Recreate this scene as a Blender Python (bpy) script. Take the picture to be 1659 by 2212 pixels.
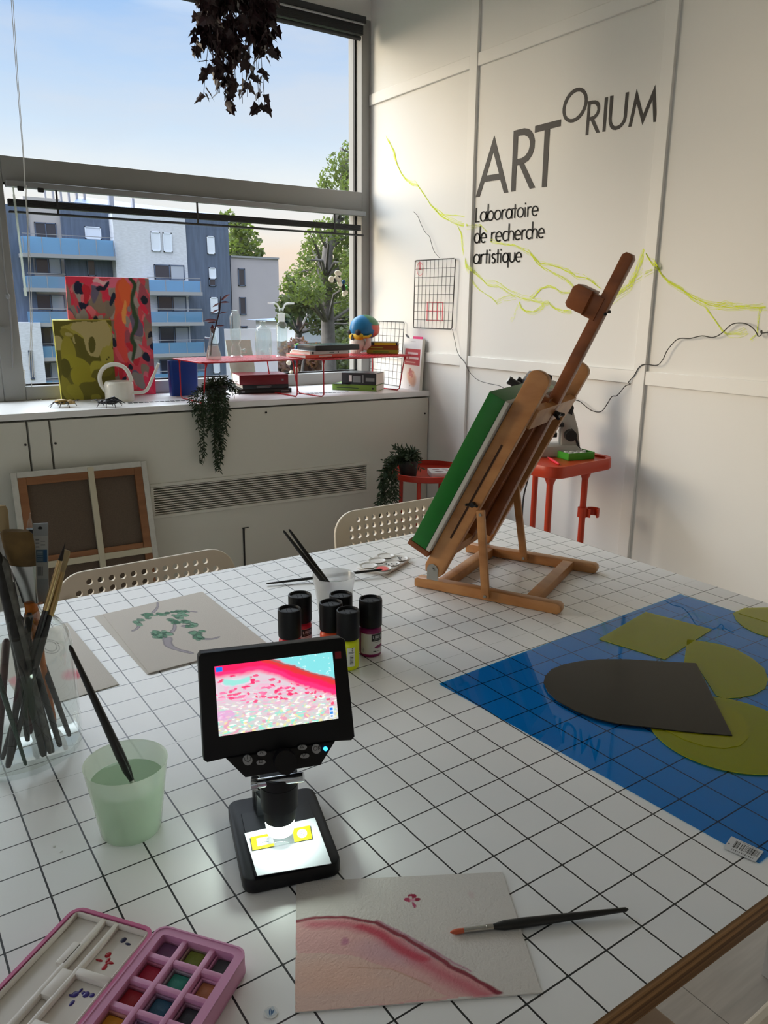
import bpy, bmesh, math, random
import numpy as np
from mathutils import Vector, Matrix, noise as mnoise

for o in list(bpy.data.objects):
    bpy.data.objects.remove(o, do_unlink=True)
SC = bpy.context.scene
COL = SC.collection
rnd = random.Random(7)

# ------------------------------------------------------------------ camera
TZ = 0.74                                   # table top height
CZ = TZ + 0.56225                           # eye height
FPX, YAW, PITCH, ROLL = 1671.83, 0.600345, 0.25988, -0.008523
_F = Vector((math.sin(YAW)*math.cos(PITCH), math.cos(YAW)*math.cos(PITCH), -math.sin(PITCH)))
_r = Vector((math.cos(YAW), -math.sin(YAW), 0))
_d = _F.cross(_r)
_R = math.cos(ROLL)*_r + math.sin(ROLL)*_d
_D = -math.sin(ROLL)*_r + math.cos(ROLL)*_d
CAMP = Vector((0, 0, CZ))
cam = bpy.data.cameras.new('camera')
cam.sensor_fit = 'HORIZONTAL'; cam.sensor_width = 36.0
cam.lens = FPX/1659*36.0
cam.clip_start = 0.02; cam.clip_end = 500
co = bpy.data.objects.new('camera', cam); COL.objects.link(co)
M = Matrix.Identity(4)
for k in range(3):
    M[k][0] = _R[k]; M[k][1] = -_D[k]; M[k][2] = -_F[k]; M[k][3] = CAMP[k]
co.matrix_world = M
SC.camera = co
cam.dof.use_dof = False

# ------------------------------------------------------------------ exposure
SC.view_settings.view_transform = 'Standard'
SC.view_settings.look = 'None'
SC.view_settings.exposure = EXPOSURE = 0.05
SC.view_settings.gamma = 1.0
SC.view_settings.use_curve_mapping = False
SC.cycles.use_denoising = True
SC.cycles.max_bounces = 10
SC.cycles.diffuse_bounces = 5
SC.cycles.glossy_bounces = 4
SC.cycles.transmission_bounces = 8
SC.cycles.transparent_max_bounces = 16
SC.cycles.sample_clamp_indirect = 6.0
SC.cycles.caustics_reflective = False
SC.cycles.caustics_refractive = False

# ------------------------------------------------------------------ sky
W = bpy.data.worlds.new('dusk_sky'); SC.world = W
W.use_nodes = True
nt = W.node_tree; nt.nodes.clear()
def N(t, **kw):
    n = nt.nodes.new(t)
    for k, v in kw.items(): setattr(n, k, v)
    return n
tc = N('ShaderNodeTexCoord')
nrm = N('ShaderNodeVectorMath', operation='NORMALIZE')
nt.links.new(tc.outputs['Generated'], nrm.inputs[0])
sep = N('ShaderNodeSeparateXYZ'); nt.links.new(nrm.outputs[0], sep.inputs[0])
# cloud streaks: noise on a flattened direction
mp = N('ShaderNodeMapping'); mp.inputs['Scale'].default_value = (2.2, 2.2, 9.0)
mp.inputs['Rotation'].default_value = (0.12, 0.05, 0)
nt.links.new(nrm.outputs[0], mp.inputs[0])
nz = N('ShaderNodeTexNoise'); nz.inputs['Scale'].default_value = 1.6; nz.inputs['Detail'].default_value = 6; nz.inputs['Roughness'].default_value = 0.55
nt.links.new(mp.outputs[0], nz.inputs['Vector'])
# elevation ramp, wobbled a little by the noise
wob = N('ShaderNodeMath', operation='MULTIPLY_ADD'); wob.inputs[1].default_value = 0.07; wob.inputs[2].default_value = -0.035
nt.links.new(nz.outputs['Fac'], wob.inputs[0])
ez = N('ShaderNodeMath', operation='ADD'); nt.links.new(sep.outputs['Z'], ez.inputs[0]); nt.links.new(wob.outputs[0], ez.inputs[1])
rp = N('ShaderNodeValToRGB'); nt.links.new(ez.outputs[0], rp.inputs[0])
cr = rp.color_ramp
stops = [(0.0, (.93, .58, .41)), (.035, (.97, .72, .56)), (.085, (1.0, .90, .80)), (.125, (.92, .93, .94)), (.19, (.66, .80, .98)), (.30, (.40, .60, .94)), (.42, (1.1, 1.28, 1.55)), (.6, (1.9, 2.1, 2.45)), (1.0, (1.7, 1.9, 2.3))]
cr.elements[0].position = stops[0][0]; cr.elements[0].color = stops[0][1]+(1,)
cr.elements[1].position = stops[-1][0]; cr.elements[1].color = stops[-1][1]+(1,)
for p_, c_ in stops[1:-1]:
    e = cr.elements.new(p_); e.color = c_+(1,)
# pale cloud over blue
cl = N('ShaderNodeValToRGB'); cl.color_ramp.elements[0].position = .44; cl.color_ramp.elements[1].position = .70
nt.links.new(nz.outputs['Fac'], cl.inputs[0])
mixc = N('ShaderNodeMix', data_type='RGBA'); mixc.inputs[7].default_value = (.82, .81, .83, 1)
clf = N('ShaderNodeMath', operation='MULTIPLY'); clf.inputs[1].default_value = .5
nt.links.new(cl.outputs['Color'], clf.inputs[0]); nt.links.new(clf.outputs[0], mixc.inputs[0])
nt.links.new(rp.outputs['Color'], mixc.inputs[6])
# sunset glow low in the west (left of the frame)
GD = Vector((-0.80, 0.57, 0.17)).normalized()
dt = N('ShaderNodeVectorMath', operation='DOT_PRODUCT'); dt.inputs[1].default_value = GD
nt.links.new(nrm.outputs[0], dt.inputs[0])
gm = N('ShaderNodeMath', operation='MAXIMUM'); gm.inputs[1].default_value = 0.0; nt.links.new(dt.outputs['Value'], gm.inputs[0])
gp = N('ShaderNodeMath', operation='POWER'); gp.inputs[1].default_value = 14.0; nt.links.new(gm.outputs[0], gp.inputs[0])
GLOW = 2.6
gs = N('ShaderNodeMix', data_type='RGBA', blend_type='ADD'); gs.inputs[0].default_value = 1.0
gc = N('ShaderNodeVectorMath', operation='SCALE'); gc.inputs[0].default_value = (GLOW, GLOW*.80, GLOW*.60)
nt.links.new(gp.outputs[0], gc.inputs['Scale'])
nt.links.new(mixc.outputs[2], gs.inputs[6]); nt.links.new(gc.outputs[0], gs.inputs[7])
# unseen bright patch added high in the sky to light the table
hm = N('ShaderNodeMapRange', interpolation_type='SMOOTHSTEP'); hm.inputs['From Min'].default_value = .33; hm.inputs['From Max'].default_value = .52
nt.links.new(sep.outputs['Z'], hm.inputs['Value'])
hd = N('ShaderNodeVectorMath', operation='DOT_PRODUCT'); hd.inputs[1].default_value = Vector((-.62, .72, .32)).normalized(); nt.links.new(nrm.outputs[0], hd.inputs[0])
h0 = N('ShaderNodeMath', operation='MAXIMUM'); h0.inputs[1].default_value = 0.0; nt.links.new(hd.outputs['Value'], h0.inputs[0])
h1 = N('ShaderNodeMath', operation='MULTIPLY'); nt.links.new(hm.outputs[0], h1.inputs[0]); nt.links.new(h0.outputs[0], h1.inputs[1])
HIGH = 9.5
hc_ = N('ShaderNodeVectorMath', operation='SCALE'); hc_.inputs[0].default_value = (HIGH*.94, HIGH, HIGH*1.08); nt.links.new(h1.outputs[0], hc_.inputs['Scale'])
gs2 = N('ShaderNodeMix', data_type='RGBA', blend_type='ADD'); gs2.inputs[0].default_value = 1.0
nt.links.new(gs.outputs[2], gs2.inputs[6]); nt.links.new(hc_.outputs[0], gs2.inputs[7]); gs = gs2
# below the horizon: dim ground
gr = N('ShaderNodeMath', operation='GREATER_THAN'); gr.inputs[1].default_value = -0.02; nt.links.new(sep.outputs['Z'], gr.inputs[0])
gx = N('ShaderNodeMix', data_type='RGBA'); gx.inputs[6].default_value = (.10, .11, .09, 1)
nt.links.new(gr.outputs[0], gx.inputs[0]); nt.links.new(gs.outputs[2], gx.inputs[7])
bg = N('ShaderNodeBackground'); bg.inputs['Strength'].default_value = SKY = 1.0
nt.links.new(gx.outputs[2], bg.inputs['Color'])
ow = N('ShaderNodeOutputWorld'); nt.links.new(bg.outputs[0], ow.inputs[0])

# ------------------------------------------------------------------ low soft sun in the west
sl = bpy.data.lights.new('low_sun', 'SUN'); sl.energy = SUN = 1.9; sl.angle = math.radians(24); sl.color = (1.0, .82, .60)
so = bpy.data.objects.new('low_sun', sl); COL.objects.link(so)
so.rotation_euler = (-GD).to_track_quat('-Z', 'Y').to_euler()
so.location = (-6, 6, 4)

def portal(name, loc, size, rot):
    l = bpy.data.lights.new(name, 'AREA'); l.shape = 'RECTANGLE'; l.size, l.size_y = size
    l.cycles.is_portal = True
    o = bpy.data.objects.new(name, l); COL.objects.link(o); o.location = loc; o.rotation_euler = rot
portal('daylight_portal', (-.35, 3.74, 1.78), (5.3, 1.7), (-math.pi/2, 0, 0))
portal('side_fill_portal', (-3.36, -.65, 1.75), (1.7, 3.3), (0, -math.pi/2, 0))

# ------------------------------------------------------------------ pixel -> place (a ray of the camera met with a plane of the room)
def ray(x, y):
    return _R*((x-829.5)/FPX) + _D*((y-1106)/FPX) + _F
def onz(x, y, z=TZ):
    d = ray(x, y); return CAMP + d*((z-CZ)/d.z)
def onx(x, y, X):
    d = ray(x, y); return CAMP + d*(X/d.x)
def ony(x, y, Y):
    d = ray(x, y); return CAMP + d*(Y/d.y)
_n2 = Vector((_F.x, _F.y, 0)).normalized()
def vat(B, x, y):
    "point of the pixel's ray in the upright plane through B that faces the camera"
    d = ray(x, y); return CAMP + d*((Vector(B)-CAMP).dot(_n2)/d.dot(_n2))
def onp(P, n, x, y):
    d = ray(x, y); n = Vector(n); return CAMP + d*((Vector(P)-CAMP).dot(n)/d.dot(n))

# ------------------------------------------------------------------ materials
def srgb(r, g, b):
    f = lambda c: (c/255/12.92) if c/255 <= .04045 else ((c/255+.055)/1.055)**2.4
    return (f(r), f(g), f(b))
MATS = {}
def mat(name, c=(.8, .8, .8), rough=.5, metal=0.0, trans=0.0, ior=1.45, spec=.5, noise=None, bump=None, emit=None, coat=0.0, alpha=1.0, sss=0.0, vary=0.0, attr=None):
    m = bpy.data.materials.new(name); m.use_nodes = True
    t = m.node_tree; b = t.nodes['Principled BSDF']
    b.inputs['Base Color'].default_value = tuple(c)+(1,)
    b.inputs['Roughness'].default_value = rough
    b.inputs['Metallic'].default_value = metal
    b.inputs['Transmission Weight'].default_value = trans
    b.inputs['IOR'].default_value = ior
    b.inputs['Specular IOR Level'].default_value = spec
    b.inputs['Coat Weight'].default_value = coat
    b.inputs['Alpha'].default_value = alpha
    if sss:
        b.inputs['Subsurface Weight'].default_value = sss
        b.inputs['Subsurface Radius'].default_value = (.01, .01, .01)
    src = None
    if attr:
        a = t.nodes.new('ShaderNodeAttribute'); a.attribute_name = attr; src = a.outputs['Color']
        t.links.new(src, b.inputs['Base Color'])
    if noise:                                  # (scale, amount): mottled lightness
        tcn = t.nodes.new('ShaderNodeTexCoord')
        mpn = t.nodes.new('ShaderNodeMapping'); t.links.new(tcn.outputs['Object'], mpn.inputs[0])
        if len(noise) > 2: mpn.inputs['Scale'].default_value = noise[2]
        if len(noise) > 3: mpn.inputs['Rotation'].default_value = noise[3]
        nn = t.nodes.new('ShaderNodeTexNoise'); nn.inputs['Scale'].default_value = noise[0]; nn.inputs['Detail'].default_value = 5
        t.links.new(mpn.outputs[0], nn.inputs['Vector'])
        rr = t.nodes.new('ShaderNodeMapRange'); rr.inputs['From Min'].default_value = .3; rr.inputs['From Max'].default_value = .7
        rr.inputs['To Min'].default_value = 1-noise[1]; rr.inputs['To Max'].default_value = 1+noise[1]
        t.links.new(nn.outputs['Fac'], rr.inputs['Value'])
        vm = t.nodes.new('ShaderNodeVectorMath'); vm.operation = 'SCALE'; vm.inputs[0].default_value = c
        if src: t.links.new(src, vm.inputs[0])
        t.links.new(rr.outputs[0], vm.inputs['Scale']); t.links.new(vm.outputs[0], b.inputs['Base Color'])
    if bump:                                   # (scale, strength)
        tcb = t.nodes.new('ShaderNodeTexCoord')
        nb = t.nodes.new('ShaderNodeTexNoise'); nb.inputs['Scale'].default_value = bump[0]; nb.inputs['Detail'].default_value = 4
        t.links.new(tcb.outputs['Object'], nb.inputs['Vector'])
        bp = t.nodes.new('ShaderNodeBump'); bp.inputs['Strength'].default_value = bump[1]; bp.inputs['Distance'].default_value = .002
        t.links.new(nb.outputs['Fac'], bp.inputs['Height']); t.links.new(bp.outputs[0], b.inputs['Normal'])
    if emit:                                   # (colour, strength)
        b.inputs['Emission Color'].default_value = tuple(emit[0])+(1,); b.inputs['Emission Strength'].default_value = emit[1]
    m['k'] = 1
    MATS[name] = m
    return m

def clear_mat(name, tint=(1, 1, 1), gloss=1.0, rough=.0, ior=1.45, milky=0.0, milk=(.9, .9, .9)):
    "thin clear sheet or wall: lets light straight through with a tint, reflects by Fresnel, optionally scatters a little"
    m = bpy.data.materials.new(name); m.use_nodes = True
    t = m.node_tree; t.nodes.clear()
    tr = t.nodes.new('ShaderNodeBsdfTransparent'); tr.inputs[0].default_value = tuple(tint)+(1,)
    gl = t.nodes.new('ShaderNodeBsdfGlossy'); gl.inputs['Roughness'].default_value = rough; gl.inputs['Color'].default_value = (gloss, gloss, gloss, 1)
    fr = t.nodes.new('ShaderNodeFresnel'); fr.inputs['IOR'].default_value = ior
    mx = t.nodes.new('ShaderNodeMixShader')
    base = tr.outputs[0]
    if milky:
        df = t.nodes.new('ShaderNodeBsdfDiffuse'); df.inputs[0].default_value = tuple(milk)+(1,)
        tl = t.nodes.new('ShaderNodeBsdfTranslucent'); tl.inputs[0].default_value = tuple(milk)+(1,)
        m1 = t.nodes.new('ShaderNodeMixShader'); m1.inputs[0].default_value = .6
        t.links.new(df.outputs[0], m1.inputs[1]); t.links.new(tl.outputs[0], m1.inputs[2])
        m2 = t.nodes.new('ShaderNodeMixShader'); m2.inputs[0].default_value = milky
        t.links.new(tr.outputs[0], m2.inputs[1]); t.links.new(m1.outputs[0], m2.inputs[2]); base = m2.outputs[0]
    ge = t.nodes.new('ShaderNodeNewGeometry'); inv_ = t.nodes.new('ShaderNodeMath'); inv_.operation = 'SUBTRACT'; inv_.inputs[0].default_value = 1.0
    t.links.new(ge.outputs['Backfacing'], inv_.inputs[1]); fm = t.nodes.new('ShaderNodeMath'); fm.operation = 'MULTIPLY'
    t.links.new(fr.outputs[0], fm.inputs[0]); t.links.new(inv_.outputs[0], fm.inputs[1])
    t.links.new(fm.outputs[0], mx.inputs[0]); t.links.new(base, mx.inputs[1]); t.links.new(gl.outputs[0], mx.inputs[2])
    o = t.nodes.new('ShaderNodeOutputMaterial'); t.links.new(mx.outputs[0], o.inputs[0])
    MATS[name] = m
    return m

def wood_mat(name, c1, c2, axis='X', scale=40, rough=.45, stretch=.06):
    m = mat(name, c1, rough)
    t = m.node_tree; b = t.nodes['Principled BSDF']
    tcn = t.nodes.new('ShaderNodeTexCoord'); mpn = t.nodes.new('ShaderNodeMapping'); t.links.new(tcn.outputs['Object'], mpn.inputs[0])
    s = [1, 1, 1]; s['XYZ'.index(axis)] = stretch; mpn.inputs['Scale'].default_value = s
    nn = t.nodes.new('ShaderNodeTexNoise'); nn.inputs['Scale'].default_value = scale; nn.inputs['Detail'].default_value = 6
    t.links.new(mpn.outputs[0], nn.inputs['Vector'])
    r = t.nodes.new('ShaderNodeValToRGB'); r.color_ramp.elements[0].position = .35; r.color_ramp.elements[1].position = .68
    r.color_ramp.elements[0].color = tuple(c1)+(1,); r.color_ramp.elements[1].color = tuple(c2)+(1,)
    t.links.new(nn.outputs['Fac'], r.inputs[0]); t.links.new(r.outputs[0], b.inputs['Base Color'])
    return m

# ------------------------------------------------------------------ mesh building
def frame(z, x=None):
    z = Vector(z).normalized()
    x = Vector(x) if x is not None else (Vector((1, 0, 0)) if abs(z.x) < .9 else Vector((0, 1, 0)))
    x = (x - z*x.dot(z)).normalized(); y = z.cross(x)
    return Matrix((x, y, z)).transposed()
def xf(o, z=(0, 0, 1), x=None):
    return Matrix.Translation(Vector(o)) @ frame(z, x).to_4x4()

class MB:
    def __init__(s): s.v = []; s.f = []; s.m = []; s.s = []; s.c = None
    def add(s, vs, fs, m=0, smooth=False, M=None):
        n = len(s.v)
        for p in vs:
            p = Vector(p); s.v.append(M @ p if M is not None else p)
        for f in fs:
            s.f.append([i+n for i in f]); s.m.append(m); s.s.append(smooth)
        return s
    def box(s, c, d, M=None, m=0, bev=0.0, seg=2):
        x, y, z = d[0]/2, d[1]/2, d[2]/2; c = Vector(c)
        vs = [Vector((sx*x, sy*y, sz*z))+c for sz in (-1, 1) for sy in (-1, 1) for sx in (-1, 1)]
        fs = [(0, 2, 3, 1), (4, 5, 7, 6), (0, 1, 5, 4), (2, 6, 7, 3), (0, 4, 6, 2), (1, 3, 7, 5)]
        if bev > 0:
            bm = bmesh.new(); bv = [bm.verts.new(v) for v in vs]
            for f in fs: bm.faces.new([bv[i] for i in f])
            bmesh.ops.bevel(bm, geom=bm.edges[:], offset=bev, segments=seg, profile=.5, affect='EDGES')
            bm.verts.index_update()
            s.add([v.co.copy() for v in bm.verts], [[v.index for v in f.verts] for f in bm.faces], m, True, M); bm.free()
            return s
        return s.add(vs, fs, m, False, M)
    def span(s, a, b, **k):
        a = Vector(a); b = Vector(b)
        return s.box((a+b)/2, [abs(b[i]-a[i]) for i in range(3)], **k)
    def prism(s, poly, z0, z1, M=None, m=0, bev=0.0, smooth=False):
        n = len(poly)
        vs = [(p[0], p[1], z0) for p in poly]+[(p[0], p[1], z1) for p in poly]
        fs = [list(range(n))[::-1], list(range(n, 2*n))]+[(i, (i+1) % n, n+(i+1) % n, n+i) for i in range(n)]
        if bev > 0:
            bm = bmesh.new(); bv = [bm.verts.new(v) for v in vs]
            for f in fs: bm.faces.new([bv[i] for i in f])
            es = list({e for f in bm.faces if len(f.verts) == n and n > 4 or abs(f.normal.z) > .9 for e in f.edges})
            bm.normal_update()
            es = [e for e in bm.edges if abs(e.verts[0].co.z-e.verts[1].co.z) < 1e-9]
            bmesh.ops.bevel(bm, geom=es, offset=bev, segments=2, profile=.5, affect='EDGES')
            bm.verts.index_update()
            s.add([v.co.copy() for v in bm.verts], [[v.index for v in f.verts] for f in bm.faces], m, True, M); bm.free(); return s
        return s.add(vs, fs, m, smooth, M)
    def cyl(s, a, b, r0, r1=None, n=16, m=0, caps=True, smooth=True):
        a = Vector(a); b = Vector(b); r1 = r0 if r1 is None else r1
        F = frame(b-a)
        vs = []
        for p, r in ((a, r0), (b, r1)):
            for k in range(n):
                t = 2*math.pi*k/n; vs.append(p+F@Vector((r*math.cos(t), r*math.sin(t), 0)))
        s.add(vs, [(i, (i+1) % n, n+(i+1) % n, n+i) for i in range(n)], m, smooth)
        if caps: s.add(vs, [list(range(n))[::-1], list(range(n, 2*n))], m, False)
        return s
    def tube(s, pts, r, n=8, m=0, closed=False, caps=True, smooth=True, flat=1.0, up=None):
        P = [Vector(p) for p in pts]; L = len(P)
        rs = r if isinstance(r, (list, tuple)) else [r]*L
        vs = []; up = Vector(up) if up is not None else None
        for i in range(L):
            if closed: d = P[(i+1) % L]-P[i-1]
            else: d = P[min(i+1, L-1)]-P[max(i-1, 0)]
            if d.length < 1e-12: d = Vector((0, 0, 1))
            d.normalize()
            if up is None:
                up = Vector((0, 0, 1)) if abs(d.z) < .9 else Vector((1, 0, 0))
            x = (up-d*up.dot(d))
            if x.length < 1e-6: x = frame(d).col[0]
            x.normalize(); y = d.cross(x); up = x
            for k in range(n):
                t = 2*math.pi*k/n; vs.append(P[i]+x*(rs[i]*math.cos(t)*flat)+y*(rs[i]*math.sin(t)))
        fs = []
        for i in range(L if closed else L-1):
            a = i*n; b = ((i+1) % L)*n
            for k in range(n): fs.append((a+k, a+(k+1) % n, b+(k+1) % n, b+k))
        s.add(vs, fs, m, smooth)
        if caps and not closed:
            s.add(vs[:n], [list(range(n))[::-1]], m); s.add(vs[-n:], [list(range(n))], m)
        return s
    def lathe(s, prof, M=None, n=28, m=0, smooth=True):
        vs = []
        for r, z in prof:
            for k in range(n):
                t = 2*math.pi*k/n; vs.append((r*math.cos(t), r*math.sin(t), z))
        fs = []
        for i in range(len(prof)-1):
            for k in range(n):
                fs.append((i*n+k, i*n+(k+1) % n, (i+1)*n+(k+1) % n, (i+1)*n+k))
        return s.add(vs, fs, m, smooth, M)
    def ball(s, c, r, M=None, n=14, k=10, m=0, fn=None):
        if not isinstance(r, (tuple, list)): r = (r, r, r)
        vs = []; c = Vector(c)
        for i in range(k+1):
            a = math.pi*i/k
            for j in range(n):
                b = 2*math.pi*j/n
                p = Vector((math.sin(a)*math.cos(b), math.sin(a)*math.sin(b), math.cos(a)))
                if fn: p = fn(p)
                vs.append(c+Vector((p.x*r[0], p.y*r[1], p.z*r[2])))
        fs = [(i*n+j, (i+1)*n+j, (i+1)*n+(j+1) % n, i*n+(j+1) % n) for i in range(k) for j in range(n)]
        return s.add(vs, fs, m, True, M)
    def poly(s, pts, m=0, smooth=False):
        return s.add(pts, [list(range(len(pts)))], m, smooth)
    def grid(s, fn, nu, nv, m=0, smooth=True, cfn=None):
        n0 = len(s.v); vs = []; cs = []
        for j in range(nv+1):
            for i in range(nu+1):
                vs.append(fn(i/nu, j/nv))
                if cfn: cs.append(cfn(i/nu, j/nv))
        fs = [(j*(nu+1)+i, j*(nu+1)+i+1, (j+1)*(nu+1)+i+1, (j+1)*(nu+1)+i) for j in range(nv) for i in range(nu)]
        s.add(vs, fs, m, smooth)
        if cfn:
            if s.c is None: s.c = {}
            for k, c in enumerate(cs): s.c[n0+k] = c
        return s
    def build(s, name, mats, parent=None, world=True, loc=None, weld=True):
        if not isinstance(mats, (list, tuple)): mats = [mats]
        me = bpy.data.meshes.new(name)
        V = s.v
        if parent is not None and world:
            inv = PW(parent).inverted(); V = [inv @ v for v in V]
        if loc is not None and parent is None: V = [v-Vector(loc) for v in V]
        me.from_pydata([tuple(v) for v in V], [], s.f)
        for m_ in mats: me.materials.append(m_)
        me.polygons.foreach_set('material_index', s.m)
        me.polygons.foreach_set('use_smooth', s.s)
        if s.c:
            ca = me.color_attributes.new('Col', 'FLOAT_COLOR', 'POINT')
            for k, c in s.c.items(): ca.data[k].color = (c[0], c[1], c[2], 1)
        if weld and not s.c:
            bm = bmesh.new(); bm.from_mesh(me); bmesh.ops.remove_doubles(bm, verts=bm.verts, dist=1e-6)
            bmesh.ops.recalc_face_normals(bm, faces=bm.faces); bm.to_mesh(me); bm.free()
        me.update()
        try:
            me.set_sharp_from_angle(angle=math.radians(40))
        except Exception: pass
        o = bpy.data.objects.new(name, me); COL.objects.link(o)
        if parent is not None:
            o.parent = parent
        elif loc is not None: o.location = loc
        return o

_pw = {}
def PW(o):
    "world matrix of an object from its own loc/rot and parents (no depsgraph needed)"
    m = Matrix.Translation(o.location) @ o.rotation_euler.to_matrix().to_4x4() @ Matrix.Diagonal((*o.scale, 1))
    return PW(o.parent) @ m if o.parent else m
def tag(o, label, cat, group=None):
    o['label'] = label; o['category'] = cat
    if group: o['group'] = group
    return o
def thing(name, label, cat, loc=(0, 0, 0), rz=0.0, group=None):
    o = bpy.data.objects.new(name, None); COL.objects.link(o)
    o.empty_display_size = .02
    o.location = loc; o.rotation_euler = (0, 0, rz)
    return tag(o, label, cat, group)
def struct(o):
    o['kind'] = 'structure'; return o
def dup(root, loc, rz, label, group=None):
    r = root.copy(); COL.objects.link(r); r.location = loc; r.rotation_euler = (0, 0, rz); r['label'] = label
    if group: r['group'] = group
    for ch in list(root.children):
        c = ch.copy(); COL.objects.link(c); c.parent = r
        for g in list(ch.children):
            d = g.copy(); COL.objects.link(d); d.parent = c
    return r
def text(name, s, size, M, m, parent=None, shear=0.0, sx=1.0, ext=.0002, align='LEFT', off=0.0, space=1.0):
    cu = bpy.data.curves.new(name, 'FONT'); cu.body = s; cu.size = size; cu.shear = shear; cu.extrude = ext
    cu.align_x = align; cu.offset = off; cu.space_character = space
    t = bpy.data.objects.new(name, cu); COL.objects.link(t)
    dg = bpy.context.evaluated_depsgraph_get(); dg.update()
    me = bpy.data.meshes.new_from_object(t.evaluated_get(dg))
    bpy.data.objects.remove(t, do_unlink=True)
    X = (PW(parent).inverted() if parent else Matrix.Identity(4)) @ M @ Matrix.Diagonal((sx, 1, 1, 1))
    me.transform(X)
    me.materials.clear(); me.materials.append(m)
    o = bpy.data.objects.new(name, me); COL.objects.link(o)
    if parent: o.parent = parent
    return o
def rrect(w, h, r, n=5):
    "rounded rectangle polygon centred on the origin, counter-clockwise"
    P = []
    for cx_, cy_, a0 in ((w/2-r, h/2-r, 0), (-w/2+r, h/2-r, 90), (-w/2+r, -h/2+r, 180), (w/2-r, -h/2+r, 270)):
        for k in range(n+1):
            a = math.radians(a0+90*k/n); P.append((cx_+r*math.cos(a), cy_+r*math.sin(a)))
    return P
def ringwall(b, outer, inner, z0, z1, M_, top=None):
    "wall between two outlines with the same number of points"
    n = len(outer); vs = [(x, y, z0) for x, y in outer]+[(x, y, z1) for x, y in outer]+[(x, y, z1) for x, y in inner]+[(x, y, z0) for x, y in inner]
    fs = []
    for a in range(4):
        c = (a+1) % 4; fs += [(a*n+i, a*n+(i+1) % n, c*n+(i+1) % n, c*n+i) for i in range(n)]
    b.add(vs, fs, 0, True, M_)
def lerp(a, b, t): return a+(b-a)*t
def inpoly(x, y, P):
    r = False; j = len(P)-1
    for i in range(len(P)):
        if (P[i][1] > y) != (P[j][1] > y) and x < (P[j][0]-P[i][0])*(y-P[i][1])/(P[j][1]-P[i][1])+P[i][0]: r = not r
        j = i
    return r
def fbm(x, y, z=0.0, o=4):
    return mnoise.fractal(Vector((x, y, z)), 1.0, 2.0, o)
# ================================================================== ROOM
XW = 2.362                                   # right wall
YG = 3.66                                    # window glass
YF = 3.60                                    # room face of the window frames
X0, Y0, ZC = -3.2, -2.6, 2.75
m_wall = mat('wall_white', (.80, .79, .77), .55, bump=(180, .05))
m_wall2 = mat('wall_beige', (.42, .39, .35), .6)
m_trim = mat('trim_white', (.82, .81, .79), .45)
m_ceil = mat('ceiling_white', (.78, .78, .76), .8)
m_frame = mat('window_grey', (.29, .285, .275), .4)
m_black = mat('black_gasket', (.012, .012, .013), .5)
m_cab = mat('cabinet_cream', (.66, .65, .58), .5, bump=(300, .04))
m_ledge = mat('ledge_white', (.82, .82, .82), .35)
m_glass = clear_mat('window_glass', (.97, .985, .98), ior=1.25)
m_dark = mat('dark_gap', (.01, .01, .01), .9)

def floor_mat():
    m = mat('floor_planks', (.5, .48, .44), .45)
    t = m.node_tree; b = t.nodes['Principled BSDF']
    tcn = t.nodes.new('ShaderNodeTexCoord')
    br = t.nodes.new('ShaderNodeTexBrick'); br.inputs['Scale'].default_value = 1.0
    br.inputs['Brick Width'].default_value = 1.2; br.inputs['Row Height'].default_value = .19; br.inputs['Mortar Size'].default_value = .0012
    br.inputs['Color1'].default_value = (.47, .45, .41, 1); br.inputs['Color2'].default_value = (.55, .53, .49, 1); br.inputs['Mortar'].default_value = (.18, .17, .15, 1)
    t.links.new(tcn.outputs['Object'], br.inputs['Vector'])
    mpn = t.nodes.new('ShaderNodeMapping'); mpn.inputs['Scale'].default_value = (2, 30, 1); t.links.new(tcn.outputs['Object'], mpn.inputs[0])
    nn = t.nodes.new('ShaderNodeTexNoise'); nn.inputs['Scale'].default_value = 3; nn.inputs['Detail'].default_value = 6; t.links.new(mpn.outputs[0], nn.inputs['Vector'])
    rr = t.nodes.new('ShaderNodeMapRange'); rr.inputs['To Min'].default_value = .75; rr.inputs['To Max'].default_value = 1.25; t.links.new(nn.outputs['Fac'], rr.inputs['Value'])
    vm = t.nodes.new('ShaderNodeVectorMath'); vm.operation = 'SCALE'; t.links.new(br.outputs['Color'], vm.inputs[0]); t.links.new(rr.outputs[0], vm.inputs['Scale'])
    t.links.new(vm.outputs[0], b.inputs['Base Color'])
    return m
m_floor = floor_mat()

struct(MB().span((X0-.1, Y0-.1, -.1), (XW+.1, YG+.1, 0)).build('floor', m_floor))
struct(MB().span((X0-.1, Y0-.1, ZC), (XW+.1, YG+.1, ZC+.1)).build('ceiling', m_ceil))
struct(MB().span((XW, Y0-.1, 0), (XW+.12, YG+.1, ZC)).build('wall_right', m_wall))
lw = MB(); lw.span((X0-.12, Y0-.1, 0), (X0, YG+.1, .90)); lw.span((X0-.12, Y0-.1, 2.62), (X0, YG+.1, ZC)); lw.span((X0-.12, Y0-.1, .9), (X0, -2.25, 2.62)); lw.span((X0-.12, .95, .9), (X0, YG+.1, 2.62))
struct(lw.build('wall_left', m_wall2))
struct(MB().span((X0, Y0-.12, 0), (XW, Y0, ZC)).build('wall_back', m_wall2))
wf = MB(); wf.span((X0, YF, 0), (XW, YG+.1, .90)); wf.span((X0, YF, 2.66), (XW, YG+.1, ZC))
struct(wf.build('wall_front', m_wall))

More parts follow.
